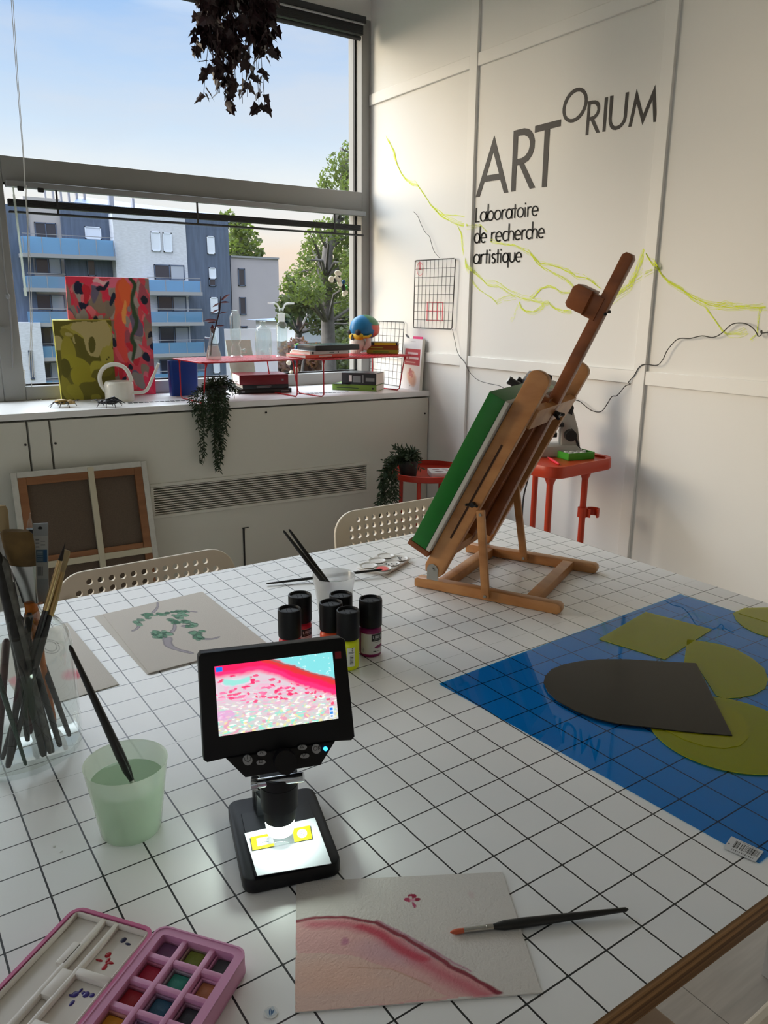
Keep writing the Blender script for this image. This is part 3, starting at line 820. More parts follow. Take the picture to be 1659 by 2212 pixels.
ab = thing('apartment_building', 'five-storey apartment building with pale brick, dark zinc cladding and blue glass balconies', 'building', ony(260, 800, YB_)*1.0)
ab.location.z = -10
zb = lambda px: 1000                       # base pixel: below the sill
b = MB(); bx(b, -60, 440, 74, 1050, YB_+.8, 12); b.build('zinc_wall', m_zinc, ab)
b = MB(); bx(b, 66, 428, 144, 1050, YB_+.9, 12); b.build('rendered_wall', m_beige, ab)
b = MB(); bx(b, 143, 440, 252, 1050, YB_+.6, 12); b.build('zinc_wall', m_zinc, ab)
b = MB(); bx(b, 249, 466, 404, 640, YB_-.3, 12); bx(b, 249, 640, 404, 1050, YB_-.25, 1); b.build('brick_wall', m_brickw, ab)
b = MB(); bx(b, 403, 475, 497, 1050, YB_-.1, 12); b.build('zinc_wall', m_zinc, ab)
rb = MB()
for pa_, pb_, Y1 in (((165, 436), (500, 474), 4.0),):
    p = ony(150, 452, YB_+1); q = ony(497, 480, YB_+1); r_ = ony(170, 424, YB_+6); s_ = ony(470, 462, YB_+6)
    rb.add([p, q, s_, r_, p+Vector((0, 8, -1)), q+Vector((0, 8, -1))], [(0, 1, 2, 3), (3, 2, 5, 4), (0, 3, 4), (1, 5, 2)])
rb.build('roof', m_roof, ab)
st_ = MB()
for q in range(6): bx(st_, 96+q*17, 402, 100+q*17, 440, YB_+5, .3)
bx(st_, 90, 406, 190, 411, YB_+5, .3); st_.build('roof_railing', m_slab, ab)
for q in ((236, 418, 246, 448), (286, 428, 291, 455)): ch = MB(); bx(ch, *q, YB_+4, .4); ch.build('chimney', m_slab, ab)
# low pale annex at the left
b = MB(); bx(b, -40, 697, 76, 1050, YB_-.8, 4); b.build('annex_wall', m_brickw, ab)
wind(ab, 64, 757, 72, 820, YB_-.8, panes=1)
# windows of the left part
wind(ab, 75, 481, 122, 515, YB_+.9); wind(ab, 183, 490, 218, 517, YB_+.6, 'shut', 1)
for (x0, y0, x1, y1) in ((76, 556, 132, 592), (78, 636, 140, 672), (82, 706, 138, 748), (86, 782, 132, 818)):
    wind(ab, x0, y0, x1, y1, YB_+.9, 'curt')
wind(ab, 188, 560, 206, 596, YB_+.6, panes=1)
# windows of the brick part
wind(ab, 326, 501, 346, 543, YB_-.3, 'shut', 1); wind(ab, 352, 503, 371, 545, YB_-.3, 'shut', 1)
for (x0, y0, x1, y1) in ((333, 572, 398, 604), (341, 640, 402, 673), (344, 706, 408, 742), (346, 776, 412, 812)):
    wind(ab, x0, y0, x1, y1, YB_-.3, 'curt')
# windows of the right zinc part
wind(ab, 447, 510, 463, 549, YB_-.1, 'shut', 1)
wind(ab, 451, 578, 466, 602, YB_-.1, 'shut', 1); wind(ab, 451, 602, 466, 618, YB_-.1, panes=1)
for (x0, y0, x1, y1) in ((454, 642, 470, 676), (457, 706, 472, 742), (460, 770, 474, 806)):
    wind(ab, x0, y0, x1, y1, YB_-.1, 'shut', 1)
for (x0, y0, x1, y1) in ((50, 515, 245, 550), (60, 597, 143, 622), (68, 673, 147, 697), (74, 748, 150, 772), (80, 822, 150, 846)):
    balcony(ab, x0, y0, x1, y1, YB_-.6, 1.3)
for (x0, y0, x1, y1) in ((318, 606, 433, 630), (322, 673, 437, 696), (326, 740, 441, 763), (330, 806, 445, 830)):
    balcony(ab, x0, y0, x1, y1, YB_-1.8, 1.4)

lb = thing('apartment_building', 'lower flat-roofed grey building at the right end of the apartment block', 'building', ony(550, 800, 58.4))
lb.location.z = -10
b = MB(); bx(b, 499, 556, 602, 1050, 58.4, 9); b.build('rendered_wall', m_grey, lb)
b = MB(); bx(b, 499, 554, 603, 558, 58.3, 9.2); b.build('parapet', m_slab, lb)
for (x0, y0, x1, y1) in ((514, 580, 529, 618), (517, 642, 531, 680), (519, 704, 534, 722), (521, 768, 536, 800)):
    wind(lb, x0, y0, x1, y1, 58.4, panes=1)

# trees: leaf blades in clumps on a branching trunk
def leaf_mat(name, c):
    m = mat(name, c, .6, noise=(1.5, .35))
    t = m.node_tree; b_ = t.nodes['Principled BSDF']
    tl = t.nodes.new('ShaderNodeBsdfTranslucent'); tl.inputs[0].default_value = (c[0]*1.6, c[1]*1.7, c[2]*.9, 1)
    mx = t.nodes.new('ShaderNodeMixShader'); mx.inputs[0].default_value = .4
    t.links.new(b_.outputs[0], mx.inputs[1]); t.links.new(tl.outputs[0], mx.inputs[2])
    t.links.new(mx.outputs[0], t.nodes['Material Output'].inputs[0])
    return m
m_leafg = leaf_mat('tree_leaves', (.10, .13, .045))
m_leafd = leaf_mat('tree_leaves_dark', (.055, .07, .035))
m_leafr = leaf_mat('hedge_leaves_red', (.10, .05, .045))
m_bark = mat('bark', (.10, .09, .085), .9, noise=(6, .3))
def blades(b, c, r, n, size, R_):
    c = Vector(c)
    for _ in range(n):
        d = Vector((R_.gauss(0, 1), R_.gauss(0, 1), R_.gauss(0, 1))); d.normalize()
        p = c+d*(r*(R_.random()**.4))
        u = Vector((R_.uniform(-1, 1), R_.uniform(-1, 1), R_.uniform(-1, 1))).normalized(); v = frame(u).col[0]
        s_ = size*R_.uniform(.6, 1.3)
        b.add([p-u*s_, p+v*s_*.55, p+u*s_, p-v*s_*.55], [(0, 1, 2, 3)])
def tree(label, trunk, clumps, size, m, group=None, branches=True, seed=1, thick=.16):
    "trunk: list of points; clumps: (point, radius, blades)"
    R_ = random.Random(seed)
    t = thing('tree', label, 'tree', trunk[0], group=group)
    b_ = MB(); n_ = len(trunk); b_.tube(trunk, [thick*(1-.7*i/(n_-1)) for i in range(n_)], 10)
    if branches:
        for c, r, q in clumps:
            c = Vector(c); k_ = min(range(n_), key=lambda i: (Vector(trunk[i])-c).length+abs(trunk[i][2]-c.z+.8)*.6)
            s_ = Vector(trunk[k_]); mid = lerp(s_, c, .55)+Vector((R_.uniform(-.2, .2), 0, .15))
            b_.tube([s_, mid, c], [thick*.22, thick*.14, thick*.06], 5)
    b_.build('trunk', m_bark, t)
    f_ = MB()
    for c, r, q in clumps: blades(f_, c, r, q, size, R_)
    f_.build('crown', m, t, weld=False)
    return t
R5 = random.Random(11)
def clump_px(lst, Y, dY=1.2):
    out = []
    for px, py, rp_, n_ in lst:
        y = Y+R5.uniform(-dY, dY); p = ony(px, py, y); out.append((p, rp_*p.y/.8/FPX, n_))
    return out
YT = 15.0
base = ony(712, 840, YT); base.z = -10
trk = [base, Vector((base.x, YT, -4)), ony(712, 820, YT), ony(708, 700, YT), ony(703, 600, YT), ony(708, 540, YT), ony(725, 480, YT), ony(740, 420, YT), ony(745, 350, YT)]
cl = [(735, 355, 26, 90), (722, 390, 30, 110), (755, 330, 22, 70), (765, 380, 30, 130), (700, 398, 14, 25), (775, 340, 20, 80), (760, 405, 26, 120),
      (740, 500, 34, 180), (765, 520, 36, 240), (775, 480, 30, 200), (710, 500, 26, 90), (690, 490, 16, 30), (672, 510, 15, 26), (668, 535, 20, 50), (690, 540, 24, 90), (655, 560, 15, 32), (640, 590, 17, 34), (660, 590, 24, 80), (685, 575, 24, 80), (735, 560, 36, 260), (768, 570, 34, 260), (765, 610, 34, 240), (730, 610, 36, 220),
      (625, 600, 12, 22), (615, 620, 13, 28), (640, 625, 26, 100), (670, 630, 30, 150), (700, 630, 30, 140), (690, 600, 20, 50), (748, 650, 32, 200), (800, 480, 40, 220), (820, 560, 50, 300), (810, 400, 45, 220), (800, 640, 40, 220)]
tree('tall green tree with a pale trunk close to the right of the window', trk, [(c_, r_, int(q_*2.5)) for c_, r_, q_ in clump_px(cl, YT)], .044, m_leafg, seed=2, thick=.2)
YD = 24.0
base = ony(640, 840, YD); base.z = -10
trk = [base, Vector((base.x, YD, -5)), ony(640, 800, YD), ony(645, 720, YD), ony(650, 650, YD)]
cl = [(625, 660, 26, 300), (650, 650, 30, 380), (685, 660, 34, 420), (640, 680, 30, 300), (720, 680, 36, 420), (760, 690, 40, 420), (690, 700, 26, 140), (760, 740, 40, 420), (800, 700, 50, 400), (610, 690, 14, 100)]
tree('dark leafy tree filling the window behind the tall green tree', trk, clump_px(cl, YD, 2), .11, m_leafd, seed=3, thick=.25)
cl = [(640, 770, 36, 420), (615, 800, 26, 300), (660, 800, 36, 420), (690, 770, 26, 260), (700, 820, 46, 520), (640, 835, 46, 520)]
base = ony(650, 900, 20); base.z = -10
tree('reddish dark bush low in the window behind the glass bottles', [base, ony(650, 840, 20), ony(655, 780, 20)], clump_px(cl, 20, 1.5), .10, m_leafr, seed=4, thick=.12)
cl = [(740, 790, 40, 420), (770, 760, 34, 300), (760, 830, 50, 520), (720, 840, 46, 420), (810, 780, 50, 400)]
base = ony(750, 900, 21); base.z = -10
tree('dark green bush low in the window behind the coloured skull', [base, ony(750, 850, 21), ony(755, 780, 21)], clump_px(cl, 21, 1.5), .10, m_leafd, seed=5, thick=.12)
YK = 74.0
base = ony(525, 700, YK); base.z = -10
trk = [base, ony(525, 620, YK), ony(522, 560, YK), ony(520, 500, YK)]
cl = [(510, 500, 22, 130), (530, 495, 20, 90), (545, 515, 18, 70), (520, 530, 24, 150), (545, 545, 20, 110), (505, 540, 20, 120), (560, 550, 10, 40), (500, 480, 14, 60), (530, 555, 20, 120), (490, 470, 14, 60)]
tree('distant tree rising behind the lower grey building', trk, clump_px(cl, YK, 2), .30, m_leafg, seed=6, thick=.5)
# low house glimpsed through the leaves
hs_ = thing('house', 'pale low house with a blue grey roof glimpsed between the trees', 'house', ony(675, 720, 44))
b = MB(); bx(b, 640, 694, 712, 740, 44, 6); b.build('wall', m_curt, hs_)
a, c = ony(634, 695, 43.6), ony(718, 695, 43.6); e, f = ony(644, 684, 47), ony(708, 684, 47)
rb = MB(); rb.add([a, c, f, e, a+Vector((0, 7, 0)), c+Vector((0, 7, 0))], [(0, 1, 2, 3), (3, 2, 5, 4), (0, 3, 4), (1, 5, 2)]); rb.build('roof', m_roof, hs_)
# ================================================================== PAINT, LEAVES AND OTHER SHARED BUILDERS
def lin(c): return tuple(srgb(*c))
class Paint:
    "a small picture painted with warped ellipses, polygons and strokes; u to the right, v down, both 0..1"
    def __init__(s, w, h, bgc, warp=.02, freq=6, seed=0):
        s.w, s.h = w, h
        u, v = np.meshgrid((np.arange(w)+.5)/w, (np.arange(h)+.5)/h)
        du = np.zeros((h, w)); dv = np.zeros((h, w)); R_ = np.random.RandomState(seed)
        for k in range(7):
            f = freq*(.5+k*.45); a, b = R_.uniform(-1, 1, 2); c, d = R_.uniform(0, 6.28, 2)
            du += np.sin(f*(a*u+b*v)*4+c)/(k+1.5); dv += np.sin(f*(b*u-a*v)*4+d)/(k+1.5)
        s.u = u+warp*du; s.v = v+warp*dv; s.u0, s.v0 = u, v; s.R = R_
        s.a = np.empty((h, w, 3)); s.a[:] = lin(bgc)
    def put(s, mask, c, op=1.0):
        m = np.clip(mask, 0, 1)[..., None]*op; s.a = s.a*(1-m)+np.array(lin(c))*m
    def ell(s, cx, cy_, rx, ry, c, ang=0, op=1, soft=.04):
        t = math.radians(ang); x = s.u-cx; y = s.v-cy_
        p = (x*math.cos(t)+y*math.sin(t))/rx; q = (-x*math.sin(t)+y*math.cos(t))/ry
        s.put((1-(p*p+q*q))/soft*.5+.5, c, op)
    def poly(s, P, c, op=1):
        x, y = s.u, s.v; r = np.zeros(x.shape, bool); j = len(P)-1
        for i in range(len(P)):
            xi, yi = P[i]; xj, yj = P[j]
            with np.errstate(divide='ignore', invalid='ignore'):
                r ^= ((yi > y) != (yj > y)) & (x < (xj-xi)*(y-yi)/(yj-yi+1e-12)+xi)
            j = i
        s.put(r.astype(float), c, op)
    def line(s, P, wd, c, op=1, soft=.3, asp=1.0):
        d = np.full(s.u.shape, 9.0)
        for i in range(len(P)-1):
            ax, ay = P[i]; bx_, by = P[i+1]; ay *= asp; by *= asp
            vx, vy = bx_-ax, by-ay; L = vx*vx+vy*vy+1e-12
            t = np.clip(((s.u-ax)*vx+(s.v*asp-ay)*vy)/L, 0, 1)
            d = np.minimum(d, np.hypot(s.u-ax-t*vx, s.v*asp-ay-t*vy))
        s.put((wd/2-d)/(wd*soft+1e-9)+.5, c, op)
    def rect(s, x0, y0, x1, y1, c, op=1): s.put(((s.u0 > x0) & (s.u0 < x1) & (s.v0 > y0) & (s.v0 < y1)).astype(float), c, op)
    def speck(s, thr, f, c, seed, op=1, lo=None):
        R_ = np.random.RandomState(seed); n = np.zeros(s.u.shape)
        for k in range(6):
            a = R_.uniform(0, 6.28); g = f*R_.uniform(.7, 1.4); n += np.sin(g*(math.cos(a)*s.u+math.sin(a)*s.v)+R_.uniform(0, 6.28)+1.5*np.sin(g*.6*s.v+k))
        m = (n > thr).astype(float)
        s.put(m if lo is None else m*lo, c, op)
    def mesh(s, name, C4, m, parent, lift=0.0, bulge=None):
        "C4: world corners TL, TR, BR, BL"
        TL, TR, BR, BL = [np.array(c) for c in C4]
        h, w = s.h, s.w
        u = np.linspace(0, 1, w)[None, :, None]; v = np.linspace(0, 1, h)[:, None, None]
        P = (TL*(1-u)+TR*u)*(1-v)+(BL*(1-u)+BR*u)*v
        n = np.cross(BL-TL, TR-TL); n /= np.linalg.norm(n); P = P+n*lift
        if bulge is not None: P = P+n*bulge(u, v)
        P = P.reshape(-1, 3)
        if parent is not None:
            inv = np.array(PW(parent).inverted()); P = P@inv[:3, :3].T+inv[:3, 3]
        i = np.arange(h-1)[:, None]*w+np.arange(w-1)[None, :]
        F_ = np.stack([i, i+w, i+w+1, i+1], -1).reshape(-1, 4)
        me = bpy.data.meshes.new(name)
        me.from_pydata(P.tolist(), [], F_.tolist())
        ca = me.color_attributes.new('Col', 'FLOAT_COLOR', 'POINT')
        ca.data.foreach_set('color', np.concatenate([s.a.reshape(-1, 3), np.ones((h*w, 1))], 1).astype(np.float32).ravel())
        me.materials.append(m); me.update()
        o = bpy.data.objects.new(name, me); COL.objects.link(o)
        if parent is not None: o.parent = parent
        return o
m_paint = mat('paint_layer', rough=.45, attr='Col')
m_paintm = mat('paint_matt', rough=.8, attr='Col')
m_print = mat('print', rough=.4, attr='Col')

def depth(P): return (Vector(P)-CAMP).dot(_F)
def mpp(P): return depth(P)/FPX                   # metres per photo pixel at P
def hexa(front, back, b=None):
    "box from four front corners and four back corners (TL, TR, BR, BL)"
    b = b or MB(); b.add(list(front)+list(back), [(0, 3, 2, 1), (4, 5, 6, 7), (0, 1, 5, 4), (1, 2, 6, 5), (2, 3, 7, 6), (3, 0, 4, 7)]); return b
def cut(B, poly, d0, d1, b=None, m=0, bev=0):
    "solid cut from a pixel outline in the upright plane through B, from d0 to d1 metres away from the camera"
    b = b or MB(); F0 = Matrix((Vector((_n2.y, -_n2.x, 0)), Vector((0, 0, 1)), _n2)).transposed()
    I = F0.transposed(); P = [I @ (vat(B, x, y)-Vector(B)) for x, y in poly]
    # make counter-clockwise as seen along +normal
    b.prism([(p.x, p.y) for p in P], d0, d1, Matrix.Translation(Vector(B)) @ F0.to_4x4(), m=m, bev=bev)
    return b
def leaf(b, p, d, n, L, w_, m=0, fold=.25, lobes=False):
    "one pointed leaf blade from p along d, face normal n"
    d = Vector(d).normalized(); x = d.cross(Vector(n))
    if x.length < 1e-6: x = frame(d).col[0]
    x = Vector(x).normalized(); n = x.cross(d)
    if lobes:
        pr_ = [(0, 0), (.12, .42), (.02, .62), (.38, .40), (.55, .52), (.62, .26), (1, 0)]
    else: pr_ = [(0, 0), (.25, .42), (.55, .5), (.8, .26), (1, 0)]
    mid = [p+d*(t*L)-n*(fold*.3*L*t*t) for t, _ in pr_]
    lft = [p+d*(t*L)+x*(s_*w_)+n*(fold*s_*w_)-n*(fold*.3*L*t*t) for t, s_ in pr_[1:-1]]
    rgt = [p+d*(t*L)-x*(s_*w_)+n*(fold*s_*w_)-n*(fold*.3*L*t*t) for t, s_ in pr_[1:-1]]
    k_ = len(pr_); vs = mid+lft+rgt; f_ = []
    for side, o_ in ((lft, k_), (rgt, k_+k_-2)):
        f_.append((0, o_, 1))
        for i in range(k_-3): f_.append((1+i, o_+i, o_+i+1, 2+i))
        f_.append((k_-2, o_+k_-3, k_-1))
    b.add(vs, f_, m, True)

# ================================================================== ON THE LEDGE
SH = 1.075                                           # shelf tops
m_canvas = mat('canvas_edge', srgb(225, 222, 215), .8)
m_yedge = mat('canvas_edge_yellow', srgb(228, 216, 96), .7)
# yellow painting -----------------------------------------------------
yp = thing('painting', 'olive and yellow abstract painting of blobs leaning at the left of the window', 'painting', onz(195, 852, ZL))
yb, yt = 3.50, 3.56
F4 = [ony(110, 693, yt), ony(240, 692, yt), ony(251, 0, yb), ony(133, 0, yb)]
for q in (2, 3): F4[q].z = ZL+.001
F4[2].x = ony(251, 848, yb).x; F4[3].x = ony(133, 851, yb).x; F4[0].x = ony(114, 693, yt).x
zt = ony(175, 692, yt).z; F4[0].z = F4[1].z = zt
bk = [p+Vector((.0, .022, .003)) for p in F4]
hexa(F4, bk).build('canvas', m_yedge, yp)
P = Paint(110, 130, (106, 99, 34), .018, 5, 3)
P.poly([(.12, .08), (.3, .02), (.9, .03), (1, .1), (.96, .5), (.78, .55), (.72, .42), (.62, .36), (.5, .22), (.34, .16), (.2, .2)], (176, 164, 72))
P.poly([(.28, .07), (.34, .02), (.92, .02), (.98, .2), (.92, .36), (.8, .35), (.7, .46), (.56, .44), (.5, .34), (.48, .2), (.42, .14)], (190, 174, 118))
P.ell(.03, .28, .11, .09, (186, 172, 112)); P.ell(.22, .16, .12, .06, (150, 140, 52), 10); P.ell(.25, .17, .06, .03, (186, 172, 112)); P.ell(.33, .24, .03, .05, (186, 172, 112))
P.ell(.2, .45, .13, .25, (164, 152, 52)); P.ell(.35, .62, .3, .16, (166, 156, 48), 30); P.ell(.7, .6, .16, .1, (176, 166, 60)); P.ell(.9, .45, .1, .12, (178, 166, 72))
P.ell(.62, .3, .06, .1, (98, 92, 32), 20); P.ell(.42, .32, .06, .18, (102, 96, 34), -25)
P.ell(.35, .8, .28, .2, (112, 105, 38), 28); P.ell(.42, .74, .24, .16, (166, 155, 46), 30); P.ell(.6, .86, .3, .1, (118, 110, 40)); P.ell(.75, .66, .2, .06, (120, 112, 40), -5)
P.ell(.1, .85, .09, .18, (150, 140, 50), -20); P.ell(.25, .9, .16, .1, (160, 150, 52), 30); P.ell(.62, .97, .1, .05, (156, 148, 56)); P.ell(.94, .92, .1, .12, (150, 140, 52)); P.ell(.12, .6, .08, .12, (98, 92, 30))
for x, y in ((.86, .5), (.88, .56), (.9, .48)): P.ell(x, y, .018, .014, (90, 82, 30))
P.mesh('painted_front', F4, m_paintm, yp, .0006)
# red painting ----------------------------------------------------------
m_redge = mat('canvas_edge_red', srgb(235, 90, 100), .7)
rpn = thing('painting', 'red, pink, taupe and navy abstract painting leaning on the window behind the yellow painting', 'painting', onz(255, 845, ZL))
yb, yt = 3.570, 3.590
zt = ony(230, 599, yt).z
F4 = [Vector((ony(141, 597, yt).x, yt, zt)), Vector((ony(321, 601, yt).x, yt, zt)), Vector((ony(335, 822, yb).x, yb, ZL+.001)), Vector((ony(157, 822, yb).x, yb, ZL+.001))]
bk = [p+Vector((0, .008, .001)) for p in F4]
hexa(F4, bk).build('canvas', m_redge, rpn)
P = Paint(150, 180, (222, 78, 92), .022, 7, 5); R_ = random.Random(21)
pal = [(140, 126, 112), (165, 155, 145), (140, 126, 112), (232, 52, 84), (240, 96, 110), (24, 34, 66), (150, 140, 134), (112, 104, 128), (180, 84, 100), (212, 40, 60), (176, 166, 160), (150, 132, 112), (240, 120, 130)]
for _ in range(170):
    P.ell(R_.random(), R_.random(), R_.uniform(.022, .065), R_.uniform(.035, .11), pal[R_.randrange(len(pal))], R_.gauss(-25, 25))
P.ell(.56, .04, .3, .04, (246, 120, 150)); P.ell(.15, .03, .16, .04, (240, 60, 90)); P.ell(.4, .03, .1, .018, (250, 200, 205))
P.ell(.62, .22, .08, .2, (244, 96, 62), 4); P.ell(.68, .14, .08, .12, (246, 110, 60)); P.ell(.62, .52, .06, .2, (240, 84, 74), -6); P.ell(.66, .3, .025, .1, (250, 170, 90))
P.ell(.45, .05, .05, .02, (20, 26, 54), -30); P.ell(.38, .08, .06, .018, (20, 26, 54)); P.ell(.52, .18, .025, .06, (18, 42, 66), 20); P.ell(.3, .38, .04, .09, (18, 32, 58), 25); P.ell(.14, .1, .035, .05, (30, 32, 66)); P.ell(.93, .18, .04, .035, (14, 34, 52)); P.ell(.97, .5, .04, .03, (14, 34, 52)); P.ell(.93, .68, .04, .05, (14, 34, 60)); P.ell(.6, .86, .03, .03, (14, 24, 52)); P.ell(.7, .76, .03, .03, (14, 34, 60))
P.line([(.78, .0), (.81, .08), (.77, .18), (.76, .27), (.80, .36), (.77, .46), (.78, .58), (.75, .68)], .05, (48, 78, 50))
P.ell(.88, .93, .14, .07, (246, 60, 92)); P.ell(.64, .95, .1, .04, (248, 90, 100)); P.ell(.98, .86, .06, .12, (236, 40, 70)); P.ell(.78, .88, .09, .06, (150, 142, 134), 40)
P.mesh('painted_front', F4, m_paint, rpn, .0006)
# watering can ------------------------------------------------------------
m_cream = mat('cream_enamel', srgb(232, 228, 216), .25, coat=.4)
wp_ = onz(259, 861, ZL); wp_.y = 3.40; wp_.x = ony(259, 861, 3.40).x
u_ = mpp(wp_)
wc_ = thing('watering_can', 'small cream watering can with a round loop handle and thin straight spout', 'watering can', wp_)
r_ = 30*u_; h_ = 42*u_
MB().lathe([(0, 0), (r_*.98, 0), (r_, .002), (r_, h_-.014), (r_*.96, h_-.006), (r_*.86, h_), (r_*.58, h_), (r_*.57, h_-.006), (r_*.9, h_-.01), (r_*.93, .004), (0, .004)], Matrix.Translation(wp_), 36).build('body', m_cream, wc_)
hp = [vat(wp_, x, y) for x, y in ((231, 848), (219, 832), (215, 815), (220, 800), (232, 790), (248, 787), (264, 791), (275, 801), (282, 816), (284, 824))]
MB().tube(smooth(hp, 4), 4.6*u_, 10).build('handle', m_cream, wc_)
sp = [vat(wp_, x, y) for x, y in ((282, 849), (300, 848), (312, 846), (320, 838), (330, 815), (343, 785))]
MB().tube(smooth(sp, 4), [3.6*u_]*17+[3.0*u_]*4, 10).build('spout', m_cream, wc_)
# beetle figures -------------------------------------------------------------
def beetle(label, px, py, dirx, c_mat, leg_mat, tone):
    p = onz(px, py, ZL); p.y = min(p.y, 3.3); p = Vector((ony(px, py, p.y).x, p.y, ZL)); u_ = mpp(p)
    t = thing('beetle_figure', label, 'figurine', p)
    X = Vector((_r.x*dirx, _r.y*dirx, 0)); Fm = xf(p+Vector((0, 0, 11*u_)), (0, 0, 1), X)
    b = MB(); b.ball((-4*u_, 0, 0), (17*u_, 9*u_, 6*u_), Fm); b.build('body', c_mat, t)
    b = MB(); b.ball((13*u_, 0, 0), (7*u_, 6*u_, 5*u_), Fm); b.ball((20*u_, 0, -1*u_), (4*u_, 4*u_, 3.4*u_), Fm); b.build('head', tone, t)
    for s_ in (-1, 1):
        for k_, (a, z) in enumerate(((-14, -8), (0, -2), (10, 9))):
            q = [Fm @ Vector(v) for v in ((a*.6*u_, s_*6*u_, -2*u_), ((a+z*.4)*u_, s_*14*u_, 1*u_), ((a+z)*u_, s_*20*u_, -10.2*u_))]
            MB().tube(q, [1.3*u_, 1.1*u_, .7*u_], 6).build('leg', leg_mat, t)
        q = [Fm @ Vector(v) for v in ((22*u_, s_*2*u_, 1*u_), (28*u_, s_*5*u_, 5*u_), (33*u_, s_*6*u_, 3*u_))]
        MB().tube(q, .7*u_, 5).build('antenna', leg_mat, t)
    return t, Fm, u_
m_gold = mat('beetle_bronze', srgb(120, 96, 44), .35, .5); m_bblk = mat('beetle_black', (.012, .012, .014), .3); m_tan = mat('beetle_tan', srgb(176, 146, 92), .5)
t, Fm, u_ = beetle('bronze beetle figure with thin legs on the ledge in front of the yellow painting', 139, 874, 1, m_gold, m_bblk, m_tan)
MB().tube([Fm @ Vector((-18*u_, 0, 0)), Fm @ Vector((-34*u_, -3*u_, -10*u_))], [1.2*u_, .5*u_], 5).build('tail', m_bblk, t)
t, Fm, u_ = beetle('black beetle figure with long feelers on the ledge by the cream watering can', 235, 879, -1, m_bblk, m_bblk, m_bblk)
for s_ in (-1, 1): MB().tube([Fm @ Vector((4*u_, s_*4*u_, 5*u_)), Fm @ Vector((-10*u_, s_*6*u_, 9*u_)), Fm @ Vector((-34*u_, s_*8*u_, -4*u_))], [1.6*u_, 2.6*u_, .6*u_], 6).build('wing', m_bblk, t)
# blue box ---------------------------------------------------------------------
m_navy = mat('navy_plastic', srgb(16, 58, 140), .35)
p = Vector((ony(397, 842, 3.47).x, 3.47, ZL)); u_ = mpp(p); w_ = 62*u_; h_ = 74*u_
bb = thing('storage_bin', 'tall dark blue plastic bin at the left end of the red shelf', 'bin', p)
b = MB()
P0 = rrect(w_, .05, .012, 4); P1 = [(x*.94, y*.94) for x, y in P0]; n_ = len(P0)
vs = [(x*.94, y*.94, 0) for x, y in P0]+[(x, y, h_) for x, y in P0]+[(x*.96, y*.94, h_) for x, y in P0]+[(x*.9, y*.88, .004) for x, y in P0]
fs = [list(range(n_))[::-1], list(range(3*n_, 4*n_))]
for a in range(3): fs += [(a*n_+i, a*n_+(i+1) % n_, (a+1)*n_+(i+1) % n_, (a+1)*n_+i) for i in range(n_)]
b.add(vs, fs, 0, True, Matrix.Translation(p)); b.build('body', m_navy, bb)
# two red wire shelves -------------------------------------------------------------
m_red = mat('shelf_red', srgb(190, 26, 40), .4)
def shelf(label, c, w_, d_, rz, leg_in):
    t = thing('shelf_riser', label, 'shelf', (c[0], c[1], ZL), rz, 'red perforated shelf risers')
    L = lambda v: (PW(t) @ Vector(v))
    H = SH-ZL; b = MB(); nx, ny = int(w_/.020), int(d_/.020)
    for i in range(nx+1): b.box((-w_/2+i*w_/nx, 0, H-.0025), (.0105, d_+.0105, .003), PW(t))
    for j in range(ny+1): b.box((0, -d_/2+j*d_/ny, H-.0025), (w_+.0105, .0105, .0028), PW(t))
    b.build('top', m_red, t)
    b = MB(); b.tube([L((x, y, H-.004)) for x, y in rrect(w_+.012, d_+.012, .02, 4)], .0035, 6, closed=True); b.build('rim', m_red, t)
    for s_ in (-1, 1):
        x = s_*(w_/2-.02); e = s_*(w_/2-leg_in)
        b = MB()
        b.tube([L(v) for v in ((x, -d_/2+.01, H-.006), (e, -d_/2+.03, .012), (e, -d_/2+.045, .003), (e, d_/2-.045, .003), (e, d_/2-.03, .012), (x, d_/2-.01, H-.006))], .003, 7)
        b.build('leg', m_red, t)
        for y in (-d_/2+.01, d_/2-.01): MB().cyl(L((x, y, H-.024)), L((x, y, H-.004)), .003, .009, 8).build('bracket', m_red, t)
    return t
sa = onz(437, 782, SH); sb = onz(652, 774, SH)
s1v = (sb-sa); ang1 = math.atan2(s1v.y, s1v.x)
c1 = (sa+sb)/2+Vector((-math.sin(ang1), math.cos(ang1), 0))*.15
shelf('red perforated metal shelf riser holding the glass laboratory bottles', c1, s1v.length, .30, ang1, .01)
sc_ = onz(694, 775, SH); sd = onz(884, 766, SH)
sd.x = min(sd.x, 2.335)
s2v = sd-sc_; ang2 = math.atan2(s2v.y, s2v.x)
c2 = (sc_+sd)/2+Vector((-math.sin(ang2), math.cos(ang2), 0))*.13
shelf('red metal shelf riser by the wall under the books and coloured skull', c2, s2v.length, .26, ang2, .035)
# laboratory glass -------------------------------------------------------------------
m_lab = clear_mat('lab_glass', (.93, .96, .95), ior=1.6, milky=.03, milk=(.9, .93, .93))
m_labf = clear_mat('frosted_glass', (.95, .97, .97), ior=1.5, milky=.5, milk=(.92, .94, .94))
m_liq = clear_mat('pinkish_water', (.90, .80, .76), ior=1.33, milky=.25, milk=(.85, .74, .70))
def lab(px, py, y=None):
    p = onz(px, py, SH); return p, mpp(p)
def wall(prof, t=.0016):
    "closed outer and inner profile from an outer one"
    return prof+[(max(r-t, .0005), z) for r, z in prof[::-1]]
p, u_ = lab(462, 776); p.z = SH
fl = thing('conical_flask', 'conical glass flask holding pinkish water and a dark red leafy twig', 'flask', p)
prof = [(0, .0), (15*u_, 0), (17*u_, 3*u_), (16*u_, 9*u_), (7*u_, 45*u_), (5.2*u_, 50*u_), (5.2*u_, 64*u_), (7*u_, 66*u_)]
